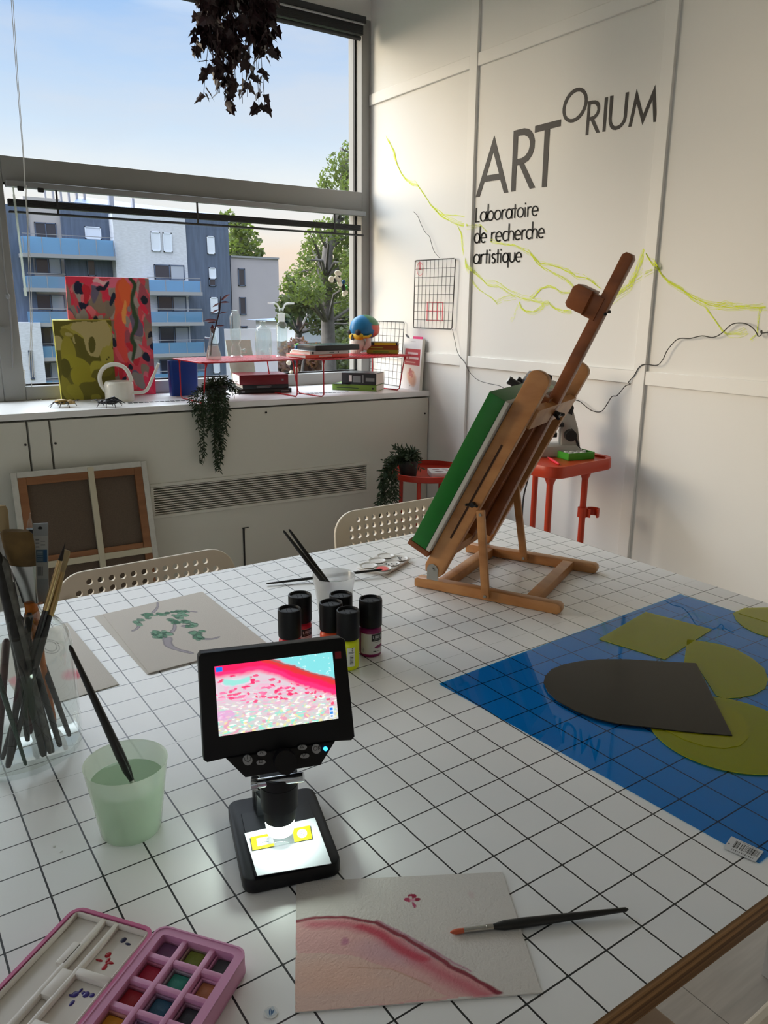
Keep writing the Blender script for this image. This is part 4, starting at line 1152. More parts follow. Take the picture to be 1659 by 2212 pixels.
MB().lathe(wall(prof[1:]), Matrix.Translation(p)).build('glass', m_lab, fl)
MB().lathe([(0, 1*u_), (15*u_, 1.2*u_), (15.2*u_, 8*u_), (10*u_, 29*u_), (0, 29*u_)], Matrix.Translation(p)).build('water', m_liq, fl)
MB().tube([p+Vector((0, 0, 44*u_))-_r*5*u_, p+Vector((0, 0, 45*u_))-_r*17*u_], 2*u_, 8).build('side_arm', m_lab, fl)
m_burg = mat('burgundy_leaf', srgb(92, 22, 36), .45); m_twig = mat('twig', srgb(48, 26, 32), .7)
tw = thing('leafy_twig', 'dark red leafy twig standing in the conical flask', 'twig', p+Vector((0, 0, 4*u_)))
q = lambda x, y: vat(p, x, y)
MB().tube(smooth([q(455, 768), q(457, 740), q(462, 720), q(468, 695), q(474, 672), q(476, 650), q(477, 640)], 4), [1.6*u_]*20+[1*u_]*5, 6).build('stem', m_twig, tw)
for (x0, y0, x1, y1, w__) in ((477, 650, 496, 634, 5), (476, 654, 496, 652, 4), (475, 655, 458, 663, 4), (474, 668, 454, 677, 3.5), (472, 678, 494, 672, 2.5), (470, 692, 437, 692, 5.5), (468, 696, 446, 696, 3), (466, 704, 485, 703, 3), (461, 722, 458, 700, 6), (463, 718, 455, 706, 5)):
    b = MB(); a, e = q(x0, y0), q(x1, y1); leaf(b, a, e-a, -_F+Vector((0, 0, .6)), (e-a).length, w__*u_*1.5); b.build('leaf', m_burg, tw)
p, u_ = lab(511, 772); p.z = SH
lb_ = thing('glass_bottle', 'tall clear glass bottle with a pinched waist and narrow foot', 'bottle', p)
prof = [(14*u_, 0), (14.5*u_, 2*u_), (10.5*u_, 5*u_), (10.5*u_, 22*u_), (7*u_, 27*u_), (7*u_, 28*u_), (11.5*u_, 36*u_), (11.5*u_, 84*u_), (10*u_, 90*u_), (6.5*u_, 94*u_), (6.5*u_, 98*u_), (9*u_, 99*u_)]
MB().lathe(wall(prof), Matrix.Translation(p)).build('glass', m_lab, lb_)
b = MB(); a = p+Vector((0, 0, 14*u_))+_r*9*u_; b.cyl(a, a+_r*9*u_, 3*u_, 4*u_); b.ball(a+_r*9*u_, 5*u_); b.build('stopcock', m_lab, lb_)
p, u_ = lab(570, 773); p.z = SH
lb_ = thing('glass_bottle', 'broad clear reagent bottle with a short neck and flat rim', 'bottle', p)
prof = [(16.5*u_, 0), (17.2*u_, 2*u_), (17.5*u_, 54*u_), (15*u_, 62*u_), (6.5*u_, 68*u_), (6*u_, 76*u_), (8.5*u_, 77*u_), (8.5*u_, 80*u_)]
MB().lathe(wall(prof), Matrix.Translation(p)).build('glass', m_lab, lb_)
MB().ball(p+Vector((-1*u_, 0, 10*u_))-_F*13*u_, (5*u_, 5*u_, 6*u_)).build('side_outlet', m_lab, lb_)
p, u_ = lab(610, 772); p.z = SH
gb = thing('gas_washing_bottle', 'slender glass gas washing bottle with two bent side tubes on its stopper', 'bottle', p)
prof = [(14*u_, 0), (15*u_, 2*u_), (11.5*u_, 6*u_), (12*u_, 66*u_), (10*u_, 72*u_), (7*u_, 75*u_)]
MB().lathe(wall(prof), Matrix.Translation(p)).build('glass', m_lab, gb)
MB().lathe([(7*u_, 75*u_), (7.5*u_, 88*u_), (8.6*u_, 90*u_), (8.6*u_, 92*u_), (6*u_, 93*u_), (0, 93*u_)], Matrix.Translation(p)).build('ground_neck', m_labf, gb)
b = MB(); b.lathe([(0, 93*u_), (5*u_, 94*u_), (6*u_, 98*u_), (4*u_, 102*u_), (0, 103*u_)], Matrix.Translation(p)); b.build('stopper', m_lab, gb)
for s_ in (-1, 1):
    b = MB(); b.tube(smooth([p+Vector((0, 0, 98*u_))+_r*s_*2*u_, p+Vector((0, 0, 106*u_))+_r*s_*6*u_, p+Vector((0, 0, 112*u_))+_r*s_*11*u_, p+Vector((0, 0, 113*u_))+_r*s_*28*u_], 4), 2*u_, 8); b.build('side_tube', m_labf, gb)
# sheets leaning on the window behind the bottles ----------------------------------
def leaning(name, label, cat, px4, m, yb, yt, th=.003):
    x0 = ony(px4[0], px4[1], yt); x1 = ony(px4[2], px4[1], yt)
    zb_ = ZL+.001
    p = Vector(((x0.x+x1.x)/2, yb, zb_))
    t = MB(); fr = [x0, Vector((x1.x, yt, x0.z)), Vector((x1.x+px4[3], yb, zb_)), Vector((x0.x+px4[3], yb, zb_))]
    hexa(fr, [v+Vector((0, th, .0005)) for v in fr], t)
    return tag(t.build(name, m, loc=p), label, cat)
m_acr = clear_mat('grey_acrylic', (.72, .74, .78), milky=.42, milk=(.62, .64, .68))
m_pale = mat('pale_green_board', srgb(214, 228, 218), .5, noise=(26, .05))
leaning('acrylic_sheet', 'grey translucent sheet leaning on the window behind the glass bottles', 'sheet', (484, 711, 597, .0), m_acr, 3.578, 3.590, .002)
leaning('board', 'pale green board leaning behind the pinched glass bottle', 'board', (487, 735, 541, .02), m_pale, 3.545, 3.572)
# books ------------------------------------------------------------------------------
m_page = mat('pages', srgb(226, 222, 212), .8, noise=(300, .06, (1, 1, .02)))
def book(label, loc, rz, L, D, H, cover, spine=None, marks=(), group=None, soft=False, name='book', ctone=None):
    "spine along local x facing -y, spine's left end at the origin"
    t = thing(name, label, 'book', loc, rz, group)
    M_ = PW(t); c = .0022
    b = MB(); b.box((L/2, D/2, c/2), (L, D, c), M_, bev=.0006, seg=1); b.box((L/2, D/2, H-c/2), (L, D, c), M_, bev=.0006, seg=1)
    b.build('cover', cover, t)
    MB().box((L/2, c/2, H/2), (L, c, H-.0004), M_, bev=.0009, seg=2).build('spine', spine or cover, t)
    MB().box((L/2, D/2, H/2), (L-.006 if not soft else L-.001, D-.006, H-2*c-.0002), M_).build('pages', m_page, t)
    for x0, x1, z0, z1, m_ in marks:
        MB().box(((x0+x1)/2*L, -.0004, (z0+z1)/2*H), ((x1-x0)*L, .0006, (z1-z0)*H), M_).build('spine_print', m_, t)
    return t
m_bk1 = mat('cover_black', (.014, .015, .017), .35); m_bk2 = mat('cover_dark_green', srgb(30, 44, 48), .4); m_bk3 = mat('cover_dark_red', srgb(110, 24, 36), .4)
m_gl = mat('print_grey', srgb(120, 128, 130), .5); m_whi = mat('print_white', srgb(225, 225, 222), .5)
a, e = onz(515, 852, ZL), onz(630, 848, ZL); v = e-a; g1 = 'dark books stacked under the glass bottles'
az = math.atan2(v.y, v.x); L_ = v.length; u_ = mpp((a+e)/2); a.z = ZL
nv = Vector((-math.sin(az), math.cos(az), 0)); xv = Vector((math.cos(az), math.sin(az), 0))
book('thin black book at the bottom of the stack under the glass bottles', a, az, L_, .17, 10*u_, m_bk1, None, ((.06, .12, .3, .7, m_gl), (.8, .95, .3, .6, m_gl)), g1)
book('dark green book in the middle of the stack under the glass bottles', a+xv*.022+nv*.004+Vector((0, 0, 10*u_)), az, L_-.035, .165, 9*u_, m_bk2, None, ((.3, .62, .55, .7, m_gl), (.3, .6, .25, .38, m_gl)), g1)
book('thick dark red book on top of the stack under the glass bottles', a+xv*.008+nv*.002+Vector((0, 0, 19*u_)), az, L_-.022, .168, 21*u_, m_bk3, None, ((.86, .90, .35, .55, m_gl),), g1)
a, e = onz(718, 842, ZL), onz(813, 846, ZL); v = e-a; az = math.atan2(v.y, v.x); u_ = mpp((a+e)/2); a.z = ZL; L_ = v.length
nv = Vector((-math.sin(az), math.cos(az), 0)); xv = Vector((math.cos(az), math.sin(az), 0)); g2 = 'books stacked under the shelf by the wall'
m_bk4 = mat('cover_green', srgb(112, 148, 52), .45); m_bk5 = mat('cover_charcoal', srgb(34, 38, 42), .35)
book('green book under the thick charcoal book at the right end of the ledge', a, az, L_, .125, 13*u_, m_bk4, None, ((.90, .94, .3, .6, m_bk1), (.1, .6, .4, .5, m_bk2)), g2, True)
book('thick charcoal book with white pages lying on the green book', a+xv*.048+nv*.002+Vector((0, 0, 13*u_)), az, L_-.05, .13, 25*u_, m_bk5, None, ((.22, .30, .25, .8, m_whi), (.33, .56, .2, .75, m_gl), (.6, .64, .15, .85, m_gl), (.7, .95, .3, .6, m_gl)), g2, True)
tag(MB().prism([(0, 0), (.09, -.015), (.10, .03), (.03, .05)], 0, .0015, Matrix.Translation(a+nv*-.004+Vector((.0, .0, 13*u_+.0005))) @ Matrix.Rotation(az, 4, 'Z')).build('folded_leaflet', m_bk1), 'black folded leaflet slipped between the charcoal and green books', 'leaflet')
# on the right shelf: laptop stack and books
a, e = onz(634, 770, SH), onz(712, 775, SH); SHT = SH+.001
v = Vector((e.x-a.x, e.y-a.y, 0)); az = math.atan2(v.y, v.x); nv = Vector((-math.sin(az), math.cos(az), 0)); xv = Vector((math.cos(az), math.sin(az), 0)); u_ = mpp(a)
a2 = sc_+Vector((-.06, .035, 0)); az2 = ang2-.08
nv = Vector((-math.sin(az2), math.cos(az2), 0)); xv = Vector((math.cos(az2), math.sin(az2), 0)); a2.z = SHT
m_coral = mat('cover_coral', srgb(232, 92, 78), .45); m_white = mat('cover_white', srgb(222, 222, 222), .4); m_silver = mat('silver', srgb(170, 174, 182), .3, .3)
g3 = 'books piled on the shelf by the wall'
book('coral book at the bottom of the pile on the right red shelf', a2, az2, .235, .17, .014, m_coral, None, ((.3, .6, .4, .7, m_whi),), g3, True)
book('white book between the coral book and the black tablet', a2+xv*.03+nv*.012+Vector((0, 0, .014)), az2, .21, .16, .016, m_white, None, ((.05, .1, .2, .8, m_bk1), (.5, .62, .3, .6, m_gl), (.72, .74, .3, .7, m_bk1)), g3)
tb = thing('tablet', 'black tablet with a pale blue screen topping the pile on the right shelf', 'tablet', a2+xv*.055+nv*.0+Vector((0, 0, .030)), az2)
MB().box((.12, .08, .0125), (.24, .16, .025), PW(tb), bev=.003).build('case', m_bk1, tb)
MB().box((.12, .08, .0254), (.225, .146, .0008), PW(tb)).build('screen', mat('tablet_screen', (.05, .10, .14), .12), tb)
a, e = onz(780, 771, SH), onz(842, 769, SH)
bz = Vector((ony(778, 770, 3.33).x, 3.27, SHT)); az3 = math.radians(-38)
nv = Vector((-math.sin(az3), math.cos(az3), 0)); xv = Vector((math.cos(az3), math.sin(az3), 0))
m_lime = mat('cover_lime', srgb(168, 172, 60), .5); m_or = mat('cover_brown_orange', srgb(150, 82, 36), .45); m_dk = mat('cover_dark', srgb(40, 40, 38), .4); m_yl = mat('print_yellow', srgb(220, 196, 40), .5)
bz = bz+xv*.0
book('lime green book at the bottom under the coloured skull', bz, az3, .155, .135, .018, m_lime, None, ((.2, .7, .3, .6, m_bk4),), g3, True)
book('brown orange book under the dark book below the skull', bz+xv*.004+nv*.003+Vector((0, 0, .018)), az3, .150, .13, .022, m_or, None, ((.1, .5, .35, .6, m_lime),), g3, True)
book('dark slim book with a yellow spine patch under the coloured skull', bz+xv*.0+nv*.0+Vector((0, 0, .040)), az3, .152, .135, .014, m_dk, None, ((.25, .95, .1, .9, m_yl),), g3)
# skull -----------------------------------------------------------------------------------
def skull():
    c = vat(Vector((ony(783, 720, 3.30).x, 3.30, 1.2)), 787, 713); u_ = mpp(c)
    base = Vector((c.x, c.y, SHT+.054))
    t = thing('skull_model', 'anatomical skull model with blue, yellow, orange and green painted bones on the books', 'skull', base)
    fw = (-_r*.62-_F*.62); fw.z = 0; fw.normalize(); sd_ = Vector((0, 0, 1)).cross(fw)     # facing the camera's left
    FM = Matrix((fw, sd_, Vector((0, 0, 1)))).transposed()
    k = 33*u_
    ctr = Vector((c.x, c.y, c.z+.1*k))
    M_ = Matrix.Translation(ctr) @ FM.to_4x4()
    def fn(p):
        p = p.copy()
        if p.x > .5: p.x = .5+(p.x-.5)*.92
        if p.z < -.35: p.z = -.35+(p.z+.35)*.62
        p.y *= 1-.14*max(0, p.x); return p
    pal_ = {'f': lin((30, 120, 176)), 'p': lin((70, 130, 90)), 't': lin((214, 92, 72)), 'o': lin((120, 50, 40))}
    b = MB(); n_, kk = 44, 30; R = (1.12*k, .86*k, .88*k); vs = []; cs = []
    for i in range(kk+1):
        for j in range(n_):
            a, d = math.pi*i/kk, 2*math.pi*j/n_
            p = Vector((math.sin(a)*math.cos(d), math.sin(a)*math.sin(d), math.cos(a)))
            q = fn(p); vs.append(Vector((q.x*R[0], q.y*R[1], q.z*R[2])))
            if p.x > .12+.25*(p.z-.4) : cc = pal_['f']
            elif abs(p.y) > .62 and p.z < .25: cc = pal_['t']
            elif p.z < -.35: cc = pal_['o']
            else: cc = pal_['p']
            cs.append(cc)
    n0 = len(b.v); b.add(vs, [(i*n_+j, (i+1)*n_+j, (i+1)*n_+(j+1) % n_, i*n_+(j+1) % n_) for i in range(kk) for j in range(n_)], 0, True, M_)
    b.c = {n0+i: cc for i, cc in enumerate(cs)}
    b.build('braincase', m_print, t)
    m_bone = mat('bone_white', srgb(214, 212, 204), .55); m_yb = mat('bone_yellow', srgb(214, 180, 40), .5); m_hole = mat('socket_dark', (.02, .02, .025), .8)
    W_ = lambda x, y, z: M_ @ Vector((x*k, y*k, z*k))
    # upper jaw, cheek bones, sockets, nose, teeth
    b = MB(); b.lathe([(.32*k, -1.46*k), (.38*k, -1.44*k), (.50*k, -1.10*k), (.52*k, -.80*k), (.40*k, -.62*k)], Matrix.Translation(W_(.60, 0, 0)) @ FM.to_4x4(), 20); b.build('upper_jaw', m_bone, t)
    MB().ball((.70*k, 0, -.48*k), (.34*k, .62*k, .36*k), M_, 18, 12).build('cheekbones', m_yb, t)
    for s_ in (-1, 1):
        MB().ball((.89*k, s_*.36*k, -.22*k), (.16*k, .23*k, .20*k), M_, 16).build('eye_socket', m_hole, t)
        b = MB(); b.tube([W_(.70, s_*.60, -.52), W_(.40, s_*.78, -.50), W_(.12, s_*.82, -.40)], [.11*k, .09*k, .07*k], 10); b.build('cheek_arch', m_yb, t)
        b = MB(); b.tube([W_(.28, s_*.70, -.55), W_(.22, s_*.62, -1.0), W_(.45, s_*.50, -1.30)], [.16*k, .2*k, .14*k], 10); b.build('jaw_branch', m_bone, t)
    b = MB(); b.add([W_(1.10, 0, -.34), W_(1.06, .15, -.74), W_(1.06, -.15, -.74), W_(.7, 0, -.5)], [(0, 1, 2), (0, 3, 1), (1, 3, 2), (2, 3, 0)]); b.build('nose_opening', m_hole, t)
    for q_ in range(10):
        a = math.radians(-72+q_*16); x = .60+.38*math.cos(a)*1.05; y = .40*math.sin(a)
        MB().box((0, 0, 0), (.07*k, .095*k, .22*k), Matrix.Translation(W_(x, y, -1.46)) @ FM.to_4x4() @ Matrix.Rotation(a, 4, 'Z'), bev=.015*k).build('tooth', m_bone, t)
    return t
skull()
# wire grids -----------------------------------------------------------------------------------
def wgrid(label, quad, nx, ny, r, rim, m_, hooks=False, lift=.012):
    "grid panel in the plane of the wall: quad TL, TR, BR, BL"
    TL, TR, BR, BL = quad; c = (TL+BR)/2
    t = thing('wire_grid', label, 'wire grid', (BL+BR)/2)
    bl_ = lambda u, v: (TL*(1-u)+TR*u)*(1-v)+(BL*(1-u)+BR*u)*v
    b = MB(); b.tube([bl_(u, v) for u, v in ((.02, 0), (.98, 0), (1, .02), (1, .98), (.98, 1), (.02, 1), (0, .98), (0, .02))], rim, 6, closed=True); b.build('rim', m_, t)
    b = MB()
    for i in range(1, nx): b.cyl(bl_(i/nx, 0), bl_(i/nx, 1), r, n=5)
    for j in range(1, ny): b.cyl(bl_(0, j/ny)+Vector((-.001, 0, 0)), bl_(1, j/ny)+Vector((-.001, 0, 0)), r, n=5)
    b.build('wires', m_, t)
    return t
m_wg = mat('grid_black', (.02, .018, .017), .5)
XL = XW-.016
g_ = wgrid('black wire grid hung flat on the white wall', [onx(897, 563, XL), onx(984, 558, XL), onx(976, 711, XL), onx(893, 708, XL)], 10, 8, .0011, .0024, m_wg)
for q_ in ((898, 564), (983, 559)): MB().cyl(onx(*q_, XL)+Vector((-.004, 0, 0)), onx(*q_, XW-.0005), .003, n=8).build('nail', m_whi, g_)
XL2 = XW-.03
qd = [Vector((XW-.012, 3.575, 1.225)), Vector((XW-.012, 3.285, 1.225)), Vector((XL2, 3.275, ZL+.004)), Vector((XL2, 3.575, ZL+.004))]
qd[0] = onx(803, 692, XW-.012); qd[1] = onx(873, 697, XW-.012); qd[0].y = min(qd[0].y, 3.59); qd[0].z = qd[1].z = (qd[0].z+qd[1].z)/2; qd[2].y = qd[1].y; qd[3].y = qd[0].y
wgrid('dark wire grid standing on the ledge against the wall behind the skull', qd, 8, 9, .0011, .002, m_wg)
# red marks drawn on the wall behind the grid
m_pink = mat('pink_marker', srgb(236, 110, 124), .7)
rm = MB()
def wline(p0, p1, w_, lift=.0018):
    a, e = Vector(p0), Vector(p1); d_ = (e-a).normalized(); n_ = Vector((-d_.y, d_.x))*w_/2
    rm.add([onx(*(a+n_), XW-lift), onx(*(e+n_), XW-lift), onx(*(e-n_), XW-lift), onx(*(a-n_), XW-lift)], [(0, 1, 2, 3)])
for x in (923, 934, 945, 956): wline((x, 653), (x-1, 693), 1.3)
for y in (653, 672, 692): wline((921, y-.5), (958, y+.5), 1.3)
cc = [(907+7*math.cos(a_*.3), 581+14*math.sin(a_*.3)) for a_ in range(22)]
for i in range(21): wline(cc[i], cc[i+1], .8)
wline((907, 565), (907, 583), 1.5); wline((904, 581), (910, 581), 3)
tag(rm.build('wall_drawing', m_pink, weld=False), 'pink ruled squares and a small pink circle drawn on the wall behind the wire grid', 'drawing')
# brochure ------------------------------------------------------------------------------------
B0, A0 = Vector((2.312, 3.078, ZL)), Vector((2.322, 3.248, ZL))
ht = 108*mpp(B0)
bt = thing('catalogue', 'white catalogue with a red title block and heart picture leaning in the ledge corner', 'catalogue', (A0+B0)/2)
ln = Vector((.024, .012, ht))
fr = [A0+ln, B0+ln, B0, A0]
th = Vector((.016, -.001, 0))
hexa([p+Vector((-.0, 0, 0)) for p in fr], [p+th for p in fr]).build('pages', m_page, bt)
P = Paint(90, 120, (232, 228, 226), .012, 5, 2)
P.rect(.12, .20, .92, .52, (186, 52, 66)); P.rect(.12, .2, .92, .3, (196, 80, 84)); P.rect(.26, .27, .8, .31, (232, 200, 200)); P.rect(.2, .36, .3, .4, (232, 190, 190)); P.rect(.36, .36, .84, .40, (236, 210, 210)); P.rect(.2, .45, .7, .475, (214, 150, 150)); P.rect(.38, .05, .64, .065, (190, 184, 180))
P.ell(.55, .76, .26, .15, (222, 186, 164), 20, soft=.4); P.ell(.57, .78, .2, .11, (214, 166, 140), 25, soft=.5); P.ell(.5, .67, .13, .06, (196, 120, 116)); P.ell(.45, .62, .05, .05, (190, 100, 100)); P.ell(.62, .66, .06, .03, (214, 160, 140)); P.ell(.58, .73, .05, .03, (200, 126, 116)); P.ell(.5, .92, .02, .01, (120, 116, 116))
P.mesh('front_cover', fr, m_print, bt, .0004)
b = MB(); a_ = A0+ln+th*.5; e_ = B0+ln+th*.5
leaf(b, lerp(a_, e_, .25), Vector((-.02, .03, .03)), _F, .035, .012); b.build('bookmark', m_silver, bt)
MB().span(lerp(a_, e_, .45)+Vector((-.003, 0, -.01)), lerp(a_, e_, .9)+Vector((.004, 0, .012)), bev=.003).build('bookmark', mat('pink_tab', srgb(240, 70, 130), .5), bt)
# toy figures stuck to the glass --------------------------------------------------------------
m_tw = mat('toy_white', srgb(232, 226, 206), .6); m_tk = mat('toy_black', (.012, .013, .016), .5); m_tb = mat('toy_blue', srgb(24, 80, 120), .5); m_tg = mat('toy_green', srgb(90, 196, 60), .5)
def toy(label, base, parts):
    t = thing('toy_figure', label, 'toy', base)
    for nm, m_, blobs in parts:
        b = MB()
        for x, y, rx, ry, ang in blobs:
            p = ony(x, y, YG-.012); u_ = mpp(p)
            b.ball((0, 0, 0), (rx*u_, .011, ry*u_), Matrix.Translation(p) @ Matrix.Rotation(math.radians(ang), 4, 'Y'), 12, 8)
        b.build(nm, m_, t)
toy('little black and white toy figure with a green spot clinging to the window pane', ony(731, 615, YG-.012), [
    ('head', m_tw, [(730, 590, 9, 6, 10), (730, 601, 9, 6, 25)]), ('face', m_tk, [(731, 599, 5.5, 4, 30)]), ('paw', m_tw, [(716, 603, 7, 7, 20)]), ('arm', m_tk, [(722, 605, 7, 3, 35)]),
    ('chest', m_tw, [(734, 613, 7, 5, 40)]), ('body', m_tk, [(742, 622, 5, 8, -15)]), ('scarf', m_tb, [(742, 609, 4, 5, 0)]), ('patch', m_tg, [(748, 621, 3, 4.5, 0)]), ('foot', m_tw, [(745, 632, 8, 5, -10), (743, 637, 4, 4, 0)])])
toy('little black and white toy figure low on the window behind the red shelf', ony(632, 780, YG-.012), [
    ('scarf', m_tb, [(641, 752, 5, 8, 20)]), ('cap', m_tg, [(643, 744, 5, 2.5, 0)]), ('paw', m_tw, [(632, 762, 6, 6, 10), (624, 784, 6, 5, 20)]), ('body', m_tk, [(632, 788, 7, 11, 10)]), ('sleeve', m_tb, [(638, 781, 3, 4, 0)]), ('foot', m_tw, [(640, 800, 5, 7, 10), (629, 804, 4, 4, 0)])])
# trailing plant on the edge of the ledge -----------------------------------------------------------
m_fern = mat('trailing_leaf', (.022, .045, .018), .55, noise=(40, .4)); m_soil = mat('soil', (.02, .016, .012), .9); m_stem = mat('plant_stem', (.03, .045, .02), .6)
m_potd = mat('pot_dark', (.02, .022, .02), .5)
def sprig(b, sb_, P, r, R_, L, w_, step):
    "a stem along P with narrow leaves both sides"
    Q = smooth([Vector(p) for p in P], 6); sb_.tube(Q, r, 4)
    acc = 0
    for i in range(1, len(Q)):
        acc += (Q[i]-Q[i-1]).length
        while acc > step:
            acc -= step; d_ = (Q[i]-Q[i-1]).normalized()
            n_ = Vector((R_.gauss(0, 1), R_.gauss(0, 1), R_.gauss(0, 1))); n_ = (n_-d_*n_.dot(d_)).normalized()
            leaf(b, Q[i], d_*.75+n_*.8, n_.cross(d_), L*R_.uniform(.7, 1.25), w_)
def trailing(label, name, pot_c, pot_r, pot_h, sprays, m_, L, w_, step, seed, potm, holder=None):
    R_ = random.Random(seed)
    t = thing(name, label, 'plant', pot_c)
    MB().lathe([(0, 0), (pot_r*.8, 0), (pot_r, pot_h), (pot_r*.9, pot_h), (pot_r*.8, pot_h*.85), (0, pot_h*.85)], Matrix.Translation(pot_c), 20).build('pot', potm, t)
    MB().lathe([(0, pot_h*.88), (pot_r*.82, pot_h*.86)], Matrix.Translation(pot_c), 16).build('soil', m_soil, t)
    b = MB(); s_ = MB()
    for P_ in sprays: sprig(b, s_, P_, .0012, R_, L, w_, step)
    s_.build('stems', m_stem, t); b.build('foliage', m_, t, weld=False)
    return t
pc = Vector((ony(466, 845, 3.20).x, 3.20, ZL)); u_ = mpp(pc); Rr_ = random.Random(5); sprays = []
top = pc+Vector((0, 0, .05))
def cyf(x): return cy(x)-.012
for q_ in range(26):                                      # bushy top
    a = Rr_.uniform(0, 6.28); r_ = Rr_.uniform(.03, .085)
    e_ = pc+Vector((math.cos(a)*r_*1.15, math.sin(a)*r_*.8-.01, Rr_.uniform(.015, .085)))
    sprays.append([top+Vector((math.cos(a)*.015, math.sin(a)*.015, 0)), lerp(top, e_, .5)+Vector((0, 0, .03)), e_])
for q_ in range(30):                                      # hanging over the front of the ledge
    px = Rr_.uniform(412, 502); py = 1000 - abs(px-462)*2.0 if px < 445 else (1010 if 462 < px < 482 else 940)
    py = Rr_.uniform(880, max(900, py))
    if q_ < 5: px, py = (473+Rr_.uniform(-8, 5), 1000+q_*4)
    if 5 <= q_ < 8: px, py = (436+Rr_.uniform(-6, 6), 975+q_*3)
    e_ = cabp(px, py, .022); m_ = Vector((e_.x, cyf(e_.x)-.02, ZL+.01))
    s0 = Vector((lerp(pc.x, e_.x, .5), 3.17, ZL+.06))
    sprays.append([top, s0, m_+Vector((0, 0, .025)), lerp(m_, e_, .35), lerp(m_, e_, .7)+Vector((Rr_.uniform(-.012, .012), 0, 0)), e_])
trailing('trailing green plant spilling over the edge of the window ledge', 'trailing_plant', pc, .048, .065, sprays, m_fern, .021, .0052, .0050, 8, m_potd)
# plant hanging in front of the window -----------------------------------------------------------
m_ivy = mat('dark_ivy_leaf', (.030, .013, .016), .4, noise=(30, .5))
YH = 2.75
hc = ony(505, -40, YH); hb = thing('hanging_plant', 'dark burgundy ivy plant hanging from the ceiling in front of the window', 'plant', hc)
hp_ = hc+Vector((0, 0, .02))
MB().lathe([(0, 0), (.06, 0), (.085, .11), (.078, .11), (.07, .1), (0, .1)], Matrix.Translation(hp_), 24).build('pot', m_potd, hb)
MB().cyl(hp_+Vector((0, 0, .1)), Vector((hp_.x, hp_.y, ZC)), .002, n=6).build('cord', m_cord, hb)
b = MB(); s_ = MB(); Rr_ = random.Random(13)
def ivystrand(P_, n, L):
    Q = smooth(P_, 6); s_.tube(Q, .0012, 4)
    for q_ in range(n):
        i = Rr_.randrange(1, len(Q)); d_ = (Q[i]-Q[i-1]).normalized()
        n_ = Vector((Rr_.gauss(0, 1), Rr_.gauss(0, 1), Rr_.gauss(0, .5))).normalized()
        p0 = Q[i]+n_*.004; tip = (n_*.7+Vector((0, 0, -.75))).normalized()
        leaf(b, p0, tip, Vector((Rr_.gauss(0, 1), Rr_.gauss(0, 1), .3)), L*Rr_.uniform(.7, 1.25), L*.62, lobes=True)
for q_ in range(64):
    x0 = Rr_.uniform(425, 590); t_ = Rr_.random()
    lim = 130 if x0 > 575 else (225 if 455 < x0 < 555 else 175)
    if x0 < 440: lim = 110
    y1 = Rr_.uniform(40, lim); x1 = 505+(x0-505)*(.95 if y1 < 110 else .72)+Rr_.uniform(-8, 8)
    yy = YH+Rr_.uniform(-.05, .05)
    ivystrand([hp_+Vector((0, 0, .11)), ony(lerp(505, x0, .8), -62, yy), ony(x0, -20, yy), ony(lerp(x0, x1, .5), y1*.45, yy), ony(x1, y1, yy)], 13, .044)
for x1, y1 in ((572, 238), (560, 246), (492, 240), (487, 225), (440, 215), (595, 68), (590, 120), (420, 110)):
    yy = YH+Rr_.uniform(-.03, .03)
    ivystrand([hp_+Vector((0, 0, .11)), ony(lerp(505, x1, .7), -50, yy), ony(lerp(505, x1, .8), 60 if y1 > 130 else 20, yy), ony(lerp(505, x1, .95), y1*.75, yy), ony(x1, y1-10, yy)], 15, .042)
s_.build('stems', m_twig, hb); b.build('foliage', m_ivy, hb, weld=False)
# ================================================================== FLOOR THINGS: CANVAS, CHAIRS, RED TABLES
m_orw = wood_mat('stretcher_wood', srgb(146, 98, 64), srgb(124, 80, 50), 'X', 30)
m_pal = mat('pale_brace', srgb(196, 188, 164), .75)
m_linen = mat('brown_linen', srgb(96, 82, 70), .95, bump=(700, .25), noise=(260, .12))
m_cwhite = mat('primed_canvas', srgb(196, 194, 186), .85, noise=(50, .06))
# stretched canvas seen from the back, leaning on the cabinet
CL, CW = .70, .505
xa_, xb_ = .436, .436+CW*.998
lean = math.asin(.165/CL)
bo = Vector((xa_, cy(xa_)-.190, .001))
Vd = (CN*math.sin(lean)+Vector((0, 0, math.cos(lean)))).normalized()
Nd = CX.cross(Vd).normalized()
if Nd.dot(CN) > 0: Nd = -Nd                       # towards the room
KM = Matrix((CX, Vd, CX.cross(Vd))).transposed().to_4x4(); KM = Matrix.Translation(bo) @ KM
sgn = 1 if CX.cross(Vd).dot(CN) < 0 else -1
ck = thing('stretched_canvas', 'large stretched canvas turned back to front, leaning on the cabinet below the window', 'canvas', bo+CX*CW/2)
ztk = lambda a, b: ((a+b)/2*sgn, abs(b-a))
def kb_(name, x0, x1, y0, y1, d0, d1, m_, bev=.001):
    c_, h_ = ztk(d0, d1)
    return MB().box(((x0+x1)/2, (y0+y1)/2, c_), (x1-x0, y1-y0, h_), KM, bev=bev, seg=1).build(name, m_, ck)
kb_('linen', .03, CW-.03, .03, CL-.03, 0, .003, m_linen)
b = MB()
for q in ((0, .022, 0, CL), (CW-.022, CW, 0, CL), (.022, CW-.022, 0, .022), (.022, CW-.022, CL-.022, CL)):
    c_, h_ = ztk(0, .0205); b.box(((q[0]+q[1])/2, (q[2]+q[3])/2, c_), (q[1]-q[0], q[3]-q[2], h_), KM, bev=.0015, seg=1)
b.build('canvas_wrap', m_cwhite, ck)
for q in ((.022, .052, .022, CL-.022), (CW-.052, CW-.022, .022, CL-.022), (.052, CW-.052, .022, .052), (.052, CW-.052, CL-.052, CL-.022)):
    kb_('stretcher_bar', *q, .003, .019, m_orw)
